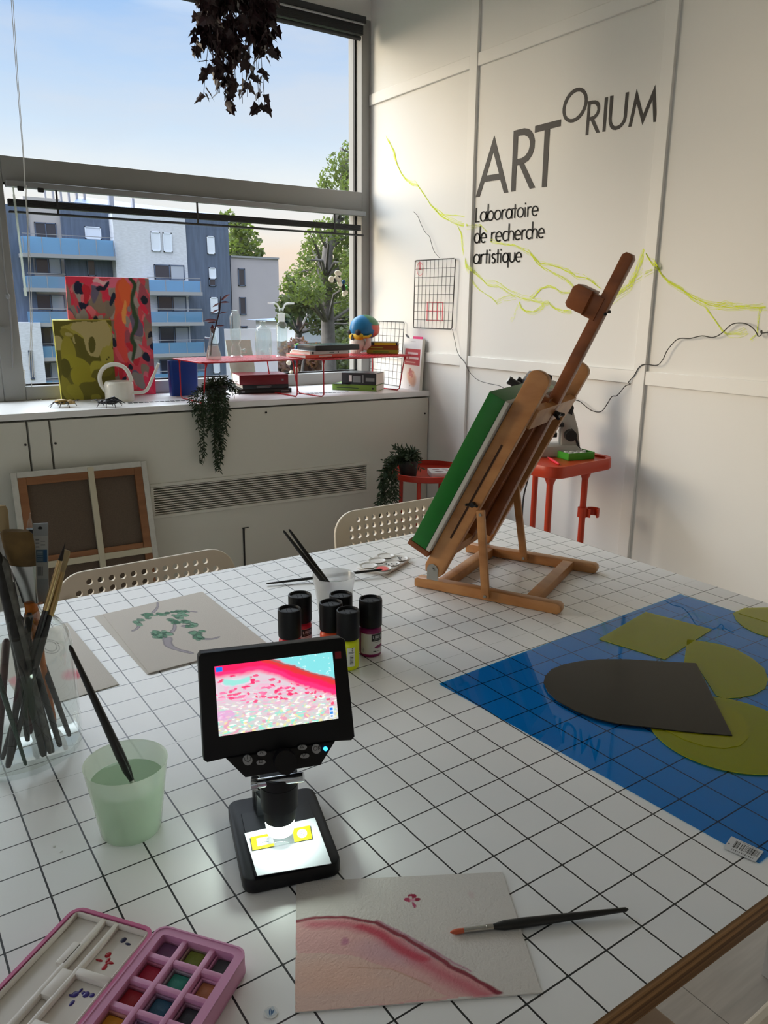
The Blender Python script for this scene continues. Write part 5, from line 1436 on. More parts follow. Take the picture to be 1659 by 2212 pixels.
kb_('stretcher_bar', .052, CW-.052, .350, .372, .003, .015, m_orw)
kb_('brace', .022, CW-.022, .325, .350, .004, .020, m_pal)
kb_('brace', .275, .298, .022, CL-.005, .005, .0225, m_pal)

# perforated chairs -----------------------------------------------------------------------
m_chair = mat('cream_plastic', srgb(224, 212, 194), .35)
m_cleg = mat('chair_leg_white', srgb(214, 208, 198), .4)
def perforated(w_, h_, r_, t_, rows, pitch, hr, y0):
    "rounded upright plate in the xz plane with real round holes; rows of (z from top, number)"
    b = MB(); b.prism(rrect(w_, h_, r_, 8), -t_/2, t_/2, None, bev=t_*.28)
    me = bpy.data.meshes.new('t'); me.from_pydata([tuple(v) for v in b.v], [], b.f)
    bm = bmesh.new(); bm.from_mesh(me); bmesh.ops.remove_doubles(bm, verts=bm.verts, dist=1e-6); bmesh.ops.recalc_face_normals(bm, faces=bm.faces); bm.to_mesh(me); bm.free()
    o = bpy.data.objects.new('t', me); COL.objects.link(o)
    c = MB()
    for zt_, n_ in rows:
        for i in range(n_):
            x = (i-(n_-1)/2)*pitch; z = h_/2-zt_; c.cyl((x, z, -.02), (x, z, .02), hr, n=14)
    mc = bpy.data.meshes.new('c'); mc.from_pydata([tuple(v) for v in c.v], [], c.f)
    bm = bmesh.new(); bm.from_mesh(mc); bmesh.ops.remove_doubles(bm, verts=bm.verts, dist=1e-6); bmesh.ops.recalc_face_normals(bm, faces=bm.faces); bm.to_mesh(mc); bm.free()
    oc = bpy.data.objects.new('c', mc); COL.objects.link(oc)
    md = o.modifiers.new('b', 'BOOLEAN'); md.operation = 'DIFFERENCE'; md.object = oc; md.solver = 'EXACT'
    dg = bpy.context.evaluated_depsgraph_get(); dg.update()
    out = bpy.data.meshes.new_from_object(o.evaluated_get(dg))
    bpy.data.objects.remove(o, do_unlink=True); bpy.data.objects.remove(oc, do_unlink=True)
    return out
plate = perforated(.405, .30, .062, .010, [(.025, 12)]+[(.025+.0217*k_, 14) for k_ in range(1, 11)], .0236, .0069, 0)
plate.materials.clear(); plate.materials.append(m_chair)
for p_ in plate.polygons: p_.use_smooth = False
def chair(label, loc, rz):
    t = thing('perforated_chair', label, 'chair', loc, rz, 'perforated chairs around the table')
    bo_ = bpy.data.objects.new('backrest', plate); COL.objects.link(bo_); bo_.parent = t
    bo_.location = (0, 0, .615); bo_.rotation_euler = (math.radians(90-7), 0, 0)
    P_ = PW(t); L = lambda *v: P_ @ Vector(v)
    MB().prism(rrect(.40, .40, .07, 6), 0, .014, P_ @ Matrix.Translation((0, -.215, .445)), bev=.005).build('seat', m_chair, t)
    for sx in (-1, 1):
        b = MB(); b.tube(smooth([L(sx*.18, .008, .70), L(sx*.185, -.015, .52), L(sx*.185, -.03, .44), L(sx*.195, .03, .012)], 4), .010, 8); b.build('leg', m_cleg, t)
        b = MB(); b.tube([L(sx*.185, -.38, .445), L(sx*.20, -.42, .012)], .010, 8); b.build('leg', m_cleg, t)
    return t
zt_ = lambda x, y, Y: ony(x, y, Y).z
CH1Y, CH2Y = 1.63, 1.635
c1_ = chair('cream perforated chair tucked behind the paper with the green drawing', ((ony(130, 1250, CH1Y).x+ony(500, 1220, CH1Y).x)/2, CH1Y, -.012), 0)
xl2 = ony(727, 1130, CH2Y).x
c2_ = dup(c1_, (xl2+.2025, CH2Y, .022), 0, 'cream perforated chair tucked behind the green canvas on the easel')
c3_ = dup(c1_, (.53, .247, 0), math.radians(181.5), 'cream chair at the near table edge in the lower right corner')
for c_ in (c1_, c2_, c3_): c_.location.z = 0
c1_.location.z = 0.0
def lift_chair(c, dz):
    for ch in c.children:
        if ch.name.startswith(('backrest', )): ch.location.z = .615+dz
lift_chair(c1_, -.012); lift_chair(c2_, .024); lift_chair(c3_, .010)

# round red tray table with a plant and a boxed set -----------------------------------------
m_rt = mat('table_red', srgb(176, 44, 24), .4)
ZR = .57
rc = Vector((2.125, 2.755, 0)); rr_ = .195
rt = thing('tray_table', 'round red tray table in the corner by the radiator cabinet', 'side table', (rc.x, rc.y, 0))
MB().lathe([(0, ZR-.012), (rr_-.006, ZR-.012), (rr_, ZR-.008), (rr_+.004, ZR+.016), (rr_-.001, ZR+.018), (rr_-.004, ZR-.004), (0, ZR-.005)], Matrix.Translation((rc.x, rc.y, 0)), 44).build('tray', m_rt, rt)
for a in (-140, -100, 30, 100):
    d_ = Vector((math.cos(math.radians(a)), math.sin(math.radians(a)), 0))
    MB().cyl(rc+d_*(rr_-.03)+Vector((0, 0, ZR-.012)), rc+d_*(rr_-.02)+Vector((0, 0, .0)), .0095, n=10).build('leg', m_rt, rt)
pz = ZR-.004
pp = onz(885, 1018, ZR); pp = Vector((rc.x-.10, rc.y+.03, pz)); px_ = 878
pp = Vector((ony(882, 1010, 2.74).x, 2.74, pz)); Rr_ = random.Random(17); sprays = []
top = pp+Vector((0, 0, .07)); u_ = mpp(pp)
for q_ in range(34):
    x, y = Rr_.uniform(828, 908), Rr_.uniform(968, 1010)
    if x < 845: y += 20
    e_ = vat(pp, x, y)+_n2*Rr_.uniform(-.06, .05)
    sprays.append([top+Vector((Rr_.uniform(-.02, .02), Rr_.uniform(-.02, .02), 0)), lerp(top, e_, .6)+Vector((0, 0, .025)), e_])
for q_ in range(16):
    x, y = Rr_.uniform(812, 862), Rr_.uniform(1050, 1096)
    e_ = vat(pp, x, y)-_n2*Rr_.uniform(.10, .16)
    m_ = vat(pp, lerp(x, 848, .35), 1008)-_n2*.13
    sprays.append([top, vat(pp, 852, 988)-_n2*.09, m_, lerp(m_, e_, .5)+_r*Rr_.uniform(-.012, .012), e_])
for x, y in ((852, 965), (880, 968), (908, 990)):
    sprays.append([top, vat(pp, lerp(x, 872, .5), lerp(y, 995, .4)), vat(pp, x, y)])
trailing('bushy green pot plant trailing off the round red tray table', 'pot_plant', pp, .045, .075, sprays, m_fern, .026, .0068, .0062, 9, m_potd)
MB().add([], []) 
tagp = vat(pp, 893, 1012)-_n2*.05
bx0 = Vector((2.165, 2.66, pz)); azb = math.radians(-28)
st_b = thing('boxed_set', 'flat white box printed with pale stones on the round red table', 'box', bx0, azb)
Pm = PW(st_b)
MB().box((0, 0, .012), (.165, .115, .024), Pm, bev=.002).build('box', m_white, st_b)
P = Paint(70, 50, (212, 208, 206), .02, 5, 4)
for x, y, a, c in ((.2, .3, .10, (150, 120, 118)), (.45, .25, .09, (176, 168, 166)), (.75, .3, .12, (140, 100, 104)), (.25, .7, .12, (110, 84, 84)), (.55, .7, .12, (196, 176, 176)), (.85, .7, .09, (96, 72, 76)), (.5, .48, .08, (170, 90, 96)), (.65, .5, .07, (230, 228, 226))):
    P.ell(x, y, a, a*1.1, c)
P.mesh('lid_print', [Pm @ Vector(v) for v in ((-.081, .056, .0242), (.081, .056, .0242), (.081, -.056, .0242), (-.081, -.056, .0242))], m_print, st_b)

# red side table by the wall ---------------------------------------------------------------------
ZS = .77
Fp, Rp, Ap = onz(1203, 1012, ZS), onz(1336, 987, ZS), onz(1150, 999, ZS)
ex = Vector((Rp.x-Fp.x, Rp.y-Fp.y, 0)); wS = ex.length; ex.normalize(); ey = Vector((-ex.y, ex.x, 0)); dS = .40
cS = Fp+ex*(wS/2-.006)+ey*(dS/2); cS.z = 0
if cS.x+wS/2 > XW-.02: cS.x = XW-.02-wS/2
rs = thing('side_table', 'red side table with rounded corners carrying the grey microscope by the wall', 'side table', cS, math.atan2(ex.y, ex.x))
Ps = PW(rs)
out = rrect(wS, dS, .055, 8); inn = [(x*(1-.014/wS*2), y*(1-.014/dS*2)) for x, y in out]; n_ = len(out)
b = MB(); H0, H1 = ZS-.042, ZS
vs = [(x*.985, y*.985, H0) for x, y in out]+[(x, y, H0+.004) for x, y in out]+[(x, y, H1-.003) for x, y in out]+[(x*.993, y*.993, H1) for x, y in out]+[(x, y, H1-.002) for x, y in inn]+[(x, y, H1-.010) for x, y in inn]
fs = [list(range(n_))[::-1], list(range(5*n_, 6*n_))]
for a in range(5): fs += [(a*n_+i, a*n_+(i+1) % n_, (a+1)*n_+(i+1) % n_, (a+1)*n_+i) for i in range(n_)]
b.add(vs, fs, 0, True, Ps); b.build('tray', mat('side_table_red', srgb(186, 58, 28), .35), rs)
m_rs = MATS['side_table_red']
legs = [(wS/2-.125, -dS/2+.045), (-wS/2+.05, -dS/2+.06), (wS/2-.05, dS/2-.06), (-wS/2+.05, dS/2-.06)]
for i, (x, y) in enumerate(legs):
    b = MB(); b.cyl(Ps @ Vector((x, y, H0)), Ps @ Vector((x, y, H0-.03)), .024, .0125, 14); b.cyl(Ps @ Vector((x, y, H0-.02)), Ps @ Vector((x, y, 0)), .0118, n=14); b.build('leg', m_rs, rs)
# cup holder clamped to the front leg
lx, ly = legs[0]; lp = Ps @ Vector((lx, ly, 0)); hz = vat(lp, 1284, 1106).z
b = MB(); b.cyl(lp+Vector((0, 0, hz-.018)), lp+Vector((0, 0, hz+.018)), .0185, n=18)
cc_ = lp+_r*.036; P_ = []; R0, R1 = .026, .021
for i in range(21):
    a = math.radians(-60+i*15); P_.append((math.cos(a), math.sin(a)))
vs = []
for x, y in P_:
    for R_, z in ((R0, -.017), (R0, .014 if True else 0), (R1, .014), (R1, -.017)):
        vs.append(cc_+_r*(x*R_)+_n2*(y*R_)+Vector((0, 0, hz+z)))
fs = [(0, 1, 2, 3), tuple(4*20+k_ for k_ in (3, 2, 1, 0))]
for i in range(20):
    for k_ in range(4): fs.append((4*i+k_, 4*(i+1)+k_, 4*(i+1)+(k_+1) % 4, 4*i+(k_+1) % 4))
b.add(vs, fs, 0, True); b.build('cup_holder', m_rs, rs)

# compound microscope -------------------------------------------------------------------------------
m_mg = mat('microscope_grey', srgb(176, 172, 164), .4); m_mk = mat('microscope_black', (.014, .014, .016), .35); m_lens = mat('eyepiece_lens', srgb(200, 204, 212), .15)
ZST = ZS-.010
Bm = onz(1190, 972, ZST); Bm = Vector((cS.x+.0, cS.y+.055, ZST)); 
mcs = thing('compound_microscope', 'grey and black compound microscope behind the easel on the red side table', 'microscope', Bm)
zf = vat(Bm, 1200, 985).z
def mc(name, poly, d0, d1, m_, bev=.004):
    o = cut(Bm, poly, d0, d1, bev=bev).build(name, m_, mcs); return o
yb_ = 829.5
# pixel row of the base's underside in this plane
def row(z, x=1200):
    lo, hi = 700, 1200
    for _ in range(40):
        mid = (lo+hi)/2
        if vat(Bm, x, mid).z > z: lo = mid
        else: hi = mid
    return (lo+hi)/2
yb_ = row(ZST+.0005)
mc('base', [(1086, yb_), (1250, yb_), (1250, yb_-14), (1240, yb_-24), (1100, yb_-22), (1086, yb_-10)], -.055, .055, m_mg)
mc('arm', [(1208, yb_-18), (1250, yb_-12), (1245, yb_-60), (1234, yb_-100), (1220, yb_-132), (1198, yb_-160), (1160, yb_-166), (1150, yb_-148), (1186, yb_-138), (1204, yb_-112), (1212, yb_-70)], -.03, .03, m_mg)
mc('back_cover', [(1236, yb_-55), (1252, yb_-10), (1256, yb_-4), (1248, yb_-2), (1240, yb_-30), (1230, yb_-60)], -.032, .032, m_mk, .001)
mc('upper_grip', [(1214, yb_-96), (1232, yb_-88), (1236, yb_-104), (1222, yb_-132), (1212, yb_-118)], -.033, .033, m_mk, .002)
b = MB(); p = vat(Bm, 1226, yb_-46); b.cyl(p-_n2*.062, p+_n2*.062, .021, n=22); b.build('focus_knob', m_mk, mcs)
mc('stage', [(1128, yb_-62), (1210, yb_-66), (1210, yb_-74), (1128, yb_-70)], -.07, .07, m_mk, .001)
b = MB(); p = vat(Bm, 1196, yb_-52); b.cyl(p+Vector((0, 0, .026)), p+Vector((0, 0, -.024)), .011, n=14); b.cyl(p+Vector((0, 0, -.008)), p+Vector((0, 0, -.024)), .014, n=14); b.build('stage_knob', m_mk, mcs)
b = MB(); p = vat(Bm, 1155, yb_-28); b.cyl(p, p+Vector((0, 0, .03)), .022, .018, 18); b.build('condenser', m_mk, mcs)
b = MB()
for dx, a in ((0, 0), (.014, .4)): p = vat(Bm, 1160, yb_-118)+_r*dx; b.cyl(p, p+Vector((dx*.4, 0, -.05)), .012, .008, 14)
b.ball(vat(Bm, 1164, yb_-124), (.028, .028, .016)); b.build('objective_turret', m_mk, mcs)
mc('head', [(1128, yb_-140), (1186, yb_-150), (1190, yb_-172), (1172, yb_-180), (1146, yb_-180), (1130, yb_-160)], -.032, .032, m_mk)
mc('head_side', [(1138, yb_-150), (1160, yb_-152), (1160, yb_-176), (1148, yb_-172), (1136, yb_-162)], -.034, .034, m_mg, .002)
for off, nm in ((-.028, 0), (.032, 1)):
    dx_ = -9 if off < 0 else 9; a = vat(Bm+_n2*off, 1132+dx_, yb_-146); e = vat(Bm+_n2*off, 1107+dx_, yb_-162)
    MB().cyl(a, lerp(a, e, .82), .016, .0135, 18).build('eyepiece_tube', m_mk, mcs)
    b = MB(); b.cyl(lerp(a, e, .80), e, .0155, .0145, 18, m=0); t_ = b.build('eyepiece', m_mk, mcs)
    MB().cyl(e, e+(e-a).normalized()*.001, .0125, n=18).build('lens', m_lens, t_)
# box of prepared slides, pen, cable
pb_ = onz(1241, 985, ZST); gx = thing('slide_box', 'open bright green box holding white pegs on the red side table', 'box', onz(1241, 989, ZST), math.radians(-12))
Pg = PW(gx); m_gr = mat('box_green', srgb(66, 160, 44), .4); m_grd = mat('box_green_dark', srgb(20, 52, 30), .5)
w_, d_, h_ = .115, .085, .026
b = MB(); b.box((0, 0, .0015), (w_, d_, .003), Pg)
for q in ((0, -d_/2+.002, w_, .004), (0, d_/2-.002, w_, .004), (-w_/2+.002, 0, .004, d_-.008), (w_/2-.002, 0, .004, d_-.008)): b.box((q[0], q[1], h_/2), (q[2], q[3], h_), Pg)
b.build('box', m_gr, gx)
MB().box((0, 0, .010), (w_-.009, d_-.009, .012), Pg).build('insert', m_grd, gx)
for i in range(4):
    for j in range(3):
        if (i, j) in ((0, 2), (3, 0)): continue
        MB().box((-.039+i*.026, -.026+j*.026, .021), (.016, .014, .012), Pg, bev=.003).build('peg', m_white, gx)
a, e = onz(1184, 988, ZST+.005), onz(1208, 1003, ZST+.005)
pn = thing('craft_pen', 'small pink red pen lying in front of the green box on the red side table', 'pen', a)
MB().tube([a, lerp(a, e, .3), lerp(a, e, .8), e], [.002, .005, .005, .003], 10).build('barrel', mat('pen_red', srgb(222, 50, 66), .4), pn)
MB().cyl(a, a+(a-e).normalized()*.006, .0015, n=8).build('tip', m_silver, pn)
cb0 = vat(Ps @ Vector((-wS/2-.01, 0, 0)), 1146, 1012)
tag(MB().tube(smooth([cb0, vat(cb0, 1139, 1040), vat(cb0, 1131, 1075), vat(cb0, 1128, 1120), vat(cb0, 1127, 1180)], 5), .003, 6).build('cable', m_mk), 'black cable hanging down beside the red side table behind the easel', 'cable')
m_dot = mat('blue_dot', srgb(40, 62, 130), .5)
for x, y in ((1099, 841), (1093, 850), (1088, 858), (1095, 861)):
    p = onx(x, y, XW-.0004); tag(MB().cyl((XW-.0006, p.y, p.z), (XW-.0018, p.y, p.z), .0075, n=16).build('dot_sticker', m_dot, loc=(XW, p.y, p.z)), 'small dark blue dot stuck on the wall beside the microscope eyepieces', 'sticker', 'blue dots by the eyepieces')
# ================================================================== THE TABLE
TX0, TX1, TY0, TY1 = -.42, 1.442, .312, 1.529
GX, GY = .64184, .86032
def film_mat():
    m = mat('grid_film', (.84, .835, .83), .30)
    t = m.node_tree; b_ = t.nodes['Principled BSDF']
    def n(ty, **k):
        q = t.nodes.new(ty)
        for a, v in k.items(): setattr(q, a, v)
        return q
    g = n('ShaderNodeNewGeometry'); s_ = n('ShaderNodeSeparateXYZ'); t.links.new(g.outputs['Position'], s_.inputs[0])
    def mth(op, a, b=None, c=None):
        q = n('ShaderNodeMath', operation=op)
        for i, v in enumerate((a, b, c)):
            if v is None: continue
            if isinstance(v, (int, float)): q.inputs[i].default_value = v
            else: t.links.new(v, q.inputs[i])
        return q.outputs[0]
    def dist(axis, off, skew_src=None):
        v = mth('SUBTRACT', axis, off); v = mth('DIVIDE', v, .05); v = mth('ADD', v, 100.5); v = mth('FRACT', v); v = mth('SUBTRACT', v, .5); v = mth('ABSOLUTE', v); return mth('MULTIPLY', v, .05)
    xx = mth('ADD', s_.outputs['X'], mth('MULTIPLY', mth('SUBTRACT', s_.outputs['Y'], GY), .00526))
    yy = mth('SUBTRACT', s_.outputs['Y'], mth('MULTIPLY', mth('SUBTRACT', s_.outputs['X'], GX), .00526))
    dx = dist(xx, GX); dy = dist(yy, GY)
    seam = mth('ABSOLUTE', mth('SUBTRACT', yy, GY+.05))
    ns = mth('GREATER_THAN', seam, .0026)
    lx = mth('MULTIPLY', mth('LESS_THAN', dx, .00095), mth('GREATER_THAN', seam, .0012)); ly = mth('MULTIPLY', mth('LESS_THAN', dy, .00085), ns)
    ln = mth('MAXIMUM', lx, ly)
    thin = mth('LESS_THAN', seam, .0003)
    c1 = n('ShaderNodeMix', data_type='RGBA'); c1.inputs[6].default_value = (.84, .835, .83, 1); c1.inputs[7].default_value = (.42, .42, .41, 1); t.links.new(thin, c1.inputs[0])
    c2 = n('ShaderNodeMix', data_type='RGBA'); c2.inputs[7].default_value = (.012, .012, .014, 1); t.links.new(c1.outputs[2], c2.inputs[6]); t.links.new(ln, c2.inputs[0])
    t.links.new(c2.outputs[2], b_.inputs['Base Color'])
    nb = n('ShaderNodeTexNoise'); nb.inputs['Scale'].default_value = 14; t.links.new(g.outputs['Position'], nb.inputs['Vector'])
    bp = n('ShaderNodeBump'); bp.inputs['Strength'].default_value = .05; bp.inputs['Distance'].default_value = .003; t.links.new(nb.outputs['Fac'], bp.inputs['Height']); t.links.new(bp.outputs[0], b_.inputs['Normal'])
    return m
m_film = film_mat()
def ply_mat():
    m = mat('plywood_edge', (.2, .12, .07), .55)
    t = m.node_tree; b_ = t.nodes['Principled BSDF']
    g = t.nodes.new('ShaderNodeTexCoord'); mp_ = t.nodes.new('ShaderNodeMapping'); mp_.inputs['Scale'].default_value = (.6, .6, 330); t.links.new(g.outputs['Object'], mp_.inputs[0])
    w = t.nodes.new('ShaderNodeTexNoise'); w.inputs['Scale'].default_value = 1.0; w.inputs['Detail'].default_value = 2; t.links.new(mp_.outputs[0], w.inputs['Vector'])
    r = t.nodes.new('ShaderNodeValToRGB'); r.color_ramp.elements[0].position = .38; r.color_ramp.elements[1].position = .62
    r.color_ramp.elements[0].color = srgb(78, 50, 30)+(1,); r.color_ramp.elements[1].color = srgb(168, 126, 84)+(1,)
    t.links.new(w.outputs['Fac'], r.inputs[0]); t.links.new(r.outputs[0], b_.inputs['Base Color'])
    return m
m_ply = ply_mat()
m_tleg = mat('table_leg', (.55, .55, .54), .4)
tbl = thing('table', 'large table covered with white film ruled in a black square grid', 'table', ((TX0+TX1)/2, (TY0+TY1)/2, 0))
MB().span((TX0, TY0, TZ-.030), (TX1, TY1, TZ-.0004), bev=.0025).build('tabletop', m_ply, tbl)
MB().span((TX0+.0015, TY0+.004, TZ-.0006), (TX1-.002, TY1-.002, TZ)).build('grid_film', m_film, tbl)
for x in (TX0+.06, TX1-.06):
    for y in (TY0+.28, TY1-.06): MB().span((x-.025, y-.025, 0), (x+.025, y+.025, TZ-.030), bev=.003).build('leg', m_tleg, tbl)

# ------------------------------------------------------------------ table easel with a green canvas
m_ew = wood_mat('easel_wood', srgb(192, 138, 86), srgb(164, 110, 64), 'Y', 26, .4)
m_ewd = wood_mat('easel_wood_dark', srgb(150, 86, 44), srgb(120, 66, 32), 'Y', 26, .4)
m_steel = mat('steel', srgb(170, 168, 160), .35, .8); m_wing = mat('wing_nut_dark', (.03, .03, .03), .4, .6)
E0 = Vector((.92, 1.212, TZ+.0005)); EU = Vector((.450, -.893, 0)).normalized(); EW = Vector((-EU.y, EU.x, 0))
EM = Matrix((EU, EW, Vector((0, 0, 1)))).transposed().to_4x4(); EM = Matrix.Translation(E0) @ EM
def EL(px, py, w_):
    "local (u, z) of a pixel in the upright plane w = w_ of the easel"
    p = onp(E0+EW*w_, EW, px, py); q = EM.inverted() @ p; return Vector((q.x, q.z))
PL = Matrix(((1, 0, 0, 0), (0, 0, -1, 0), (0, 1, 0, 0), (0, 0, 0, 1)))      # polygon plane (x,y) -> (u,z); extrusion along -w
ez = thing('table_easel', 'tilted wooden table easel with a tall centre mast and a four sided base', 'easel', EM @ Vector((.15, .135, 0)))
def eprism(name, poly, w0, w1, m_=None, bev=.0015, parent=None):
    return MB().prism([(p[0], p[1]) for p in poly], -w1, -w0, EM @ PL, bev=bev).build(name, m_ or m_ew, parent or ez)
WS = .268
for w_ in (0, WS):
    P_ = [(-.004, .001), (.296, 0), (.302, .004), (.304, .010), (.302, .017), (.296, .021), (.0, .021), (-.006, .017), (-.006, .004)]
    eprism('base_rail', P_, w_-.011, w_+.011)
for u_ in (.052, .240):
    MB().box((u_, WS/2, .0105), (.024, WS-.022, .020), EM, bev=.0015).build('cross_rail', m_ew, ez)
# uprights
Ld = Vector((.235-.034, .442-.040)).normalized(); Ln = Vector((-Ld.y, Ld.x))      # along the lean; normal, towards the canvas
def board(o, L, wd, nr=6, shift=0):
    "outline of a board with a round top"
    a = Vector(o); P_ = [a+Ln*wd/2+Ld*.0, a-Ln*wd/2]
    P_ = [a-Ln*wd/2+Ld*.004, a-Ln*wd/2+Ld*(L-wd*.35)]
    for k_ in range(nr+1):
        t = math.pi*k_/nr; P_.append(a+Ld*(L-wd*.35+wd*.35*math.sin(t))-Ln*wd/2*math.cos(t))
    P_ += [a+Ln*wd/2+Ld*.004, a+Ln*(wd/2-.006)-Ld*.008, a-Ln*(wd/2-.006)-Ld*.008]
    return P_
UB = Vector((.034, .040)); UL = .4590; UWD = .042
for w_ in (0, WS):
    up = eprism('upright', board(UB, UL, UWD), w_-.0085, w_+.0085)
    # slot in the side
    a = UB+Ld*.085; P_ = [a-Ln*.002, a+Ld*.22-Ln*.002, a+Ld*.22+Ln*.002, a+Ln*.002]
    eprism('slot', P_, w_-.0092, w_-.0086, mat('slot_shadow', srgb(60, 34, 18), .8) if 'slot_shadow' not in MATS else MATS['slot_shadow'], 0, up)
    # hinge bracket
    s_ = -1 if w_ == 0 else 1
    hb_ = eprism('hinge', [(.022, .0215), (.046, .0215), (.046, .046), (.042, .053), (.034, .056), (.026, .053), (.022, .046)], w_+s_*.0090-.0008, w_+s_*.0090+.0008, m_steel, 0)
    p = EM @ Vector((.034, w_+s_*.0095, .044)); MB().cyl(p, p+EW*s_*.003, .004, n=12).build('screw', m_steel, hb_)
# centre mast, channel rails, cross bars
mw = WS/2
ma = EL(1052, 1150, mw); mb = EL(1362, 548, mw)
Lm = (mb-ma); mL = Lm.length; Lm.normalize(); Nm = Vector((-Lm.y, Lm.x))
eprism('mast', [ma-Nm*.011, ma+Lm*(mL-.006)-Nm*.011, ma+Lm*mL-Nm*.006, ma+Lm*mL+Nm*.006, ma+Lm*(mL-.006)+Nm*.011, ma+Nm*.011], mw-.012, mw+.012, m_ewd)
for k_ in (-1, 1):
    a = UB+Ld*.055-Ln*.004
    eprism('channel_rail', [a-Ln*.010, a+Ld*.345-Ln*.010, a+Ld*.345+Ln*.010, a+Ln*.010], mw+k_*.030-.011, mw+k_*.030+.011, m_ewd)
def cross(name, s, wd, th, off, m_):
    a = UB+Ld*s+Ln*off
    return eprism(name, [a-Ln*th/2-Ld*wd/2, a-Ln*th/2+Ld*wd/2, a+Ln*th/2+Ld*wd/2, a+Ln*th/2-Ld*wd/2], -.0085+.0172, WS-.0087, m_, .001)
cross('cross_bar', .372, .040, .016, -.018, m_ew)
cross('cross_bar', .055, .030, .016, -.006, m_ew)
def wing(p, ax, sc=1.0):
    "wing nut: boss and two wings around axis ax"
    b = MB(); b.cyl(p, p+ax*.012*sc, .006*sc, n=12)
    x = frame(ax).col[0]
    for s_ in (-1, 1): b.tube([p+ax*.006*sc+x*s_*.004*sc, p+ax*.016*sc+x*s_*.014*sc], [.004*sc, .0032*sc], 6)
    return b
LN3 = (EM.to_3x3() @ Vector((Ln.x, 0, Ln.y))).normalized()
q = UB+Ld*.372-Ln*.0262; wing(EM @ Vector((q.x, mw, q.y)), -LN3).build('wing_nut', m_wing, ez)
q = EL(1022, 1090, -.012); wing(EM @ Vector((q.x, -.0086, q.y)), -EW, .85).build('wing_nut', m_wing, ez)
# top clamp: block in front of the mast
ca = EL(1283, 662, mw)
cblk = eprism('clamp', [ca-Lm*.020+Nm*.008, ca+Lm*.026+Nm*.008, ca+Lm*.026+Nm*.040, ca+Lm*.018+Nm*.047, ca-Lm*.014+Nm*.047, ca-Lm*.020+Nm*.040], mw-.026, mw+.026, m_ewd, .003)
eprism('clamp_back', [ca-Lm*.022-Nm*.0145, ca+Lm*.022-Nm*.0145, ca+Lm*.022+Nm*.0125, ca-Lm*.022+Nm*.0125], mw-.0155, mw+.0155, m_ewd, .002)
NM3 = (EM.to_3x3() @ Vector((Nm.x, 0, Nm.y))).normalized()
q = ca-Nm*.015; wing(EM @ Vector((q.x, mw, q.y)), -NM3, .9).build('wing_nut', m_wing, cblk)
# support struts
for w_, s_ in ((0, -1), (WS, -1)):
    a, e = (Vector((.137, .176)), Vector((.154, .012))) if w_ == 0 else (Vector((.112, .172)), Vector((.140, .012)))
    d_ = (e-a).normalized(); n_ = Vector((-d_.y, d_.x))
    o_ = w_+s_*.016
    sb_ = eprism('strut', [a-n_*.008-d_*.008, a+n_*.008-d_*.008, e+n_*.008+d_*.004, e-n_*.008+d_*.004], o_-.0045, o_+.0045, m_ew)
    for z_ in (a, e): p = EM @ Vector((z_.x, o_-.0045, z_.y)); MB().cyl(p, p-EW*.0015, .003, n=10).build('screw', m_steel, sb_)
# canvas ledge
q = UB+Ld*.030
eprism('canvas_ledge', [q+Ln*.022-Ld*.006, q+Ln*.022+Ld*.006, q+Ln*.072+Ld*.006, q+Ln*.072-Ld*.006], -.02, WS+.02, m_ewd)
m_green = mat('green_paint', srgb(6, 104, 24), .35, noise=(30, .05)); m_greend = m_green
cs0 = UB+Ld*.0375+Ln*.0225
gcv = thing('canvas', 'deep-edged canvas painted bright green standing on the wooden easel', 'canvas', EM @ Vector((cs0.x, WS/2, cs0.y)))
CT, CLn = .044, .345
P_ = [cs0, cs0+Ld*CLn, cs0+Ld*CLn+Ln*CT, cs0+Ln*CT]
eprism('painted_sides', [cs0+Ln*.009, cs0+Ld*CLn+Ln*.009, P_[2], P_[3]], -.022, WS+.022, m_green, .002, gcv)
eprism('bare_canvas', [cs0, cs0+Ld*CLn, cs0+Ld*CLn+Ln*.009, cs0+Ln*.009], -.0205, WS+.0205, m_cwhite, .001, gcv)

# ------------------------------------------------------------------ digital microscope with a lit screen
m_sb = mat('scope_black', (.007, .0075, .009), .42, spec=.25); m_chrome = mat('chrome', (.55, .56, .58), .18, 1.0); m_btn = mat('button_grey', srgb(150, 152, 154), .45)
S0 = Vector((.249, .601, TZ)); sx_ = Vector((.959, -.283, 0)).normalized(); sy_ = Vector((.283, .959, 0)).normalized()
dm = thing('digital_microscope', 'black digital microscope showing a pink tissue section on its lit tilted screen', 'microscope', S0+sx_*.05+sy_*.066, math.atan2(sx_.y, sx_.x))
DM = Matrix((sx_, sy_, Vector((0, 0, 1)))).transposed().to_4x4(); DM = Matrix.Translation(S0) @ DM
bw, bd, bh = .100, .136, .017
MB().prism([(x+bw/2, y+bd/2) for x, y in rrect(bw, bd, .012, 5)], .0006, bh, DM, bev=.003).build('base', m_sb, dm)
b = MB(); b.prism([(.012, .004), (bw-.012, .004), (bw-.012, bd-.03), (.012, bd-.03)], bh-.0002, bh+.002, DM, bev=.001); b.build('stage_plate', m_sb, dm)
# pillar behind, arm
b = MB(); b.box((.036, bd-.022, .062), (.018, .020, .092), DM, bev=.003); b.build('pillar', m_sb, dm)
MB().prism([(0, 0), (.02, 0), (.0, .03)], -.006, .006, DM @ Matrix.Translation((.028, bd-.034, bh)) @ Matrix.Rotation(math.radians(90), 4, 'X') @ Matrix.Rotation(math.radians(0), 4, 'Y'), bev=.001).build('pillar_foot', m_sb, dm)
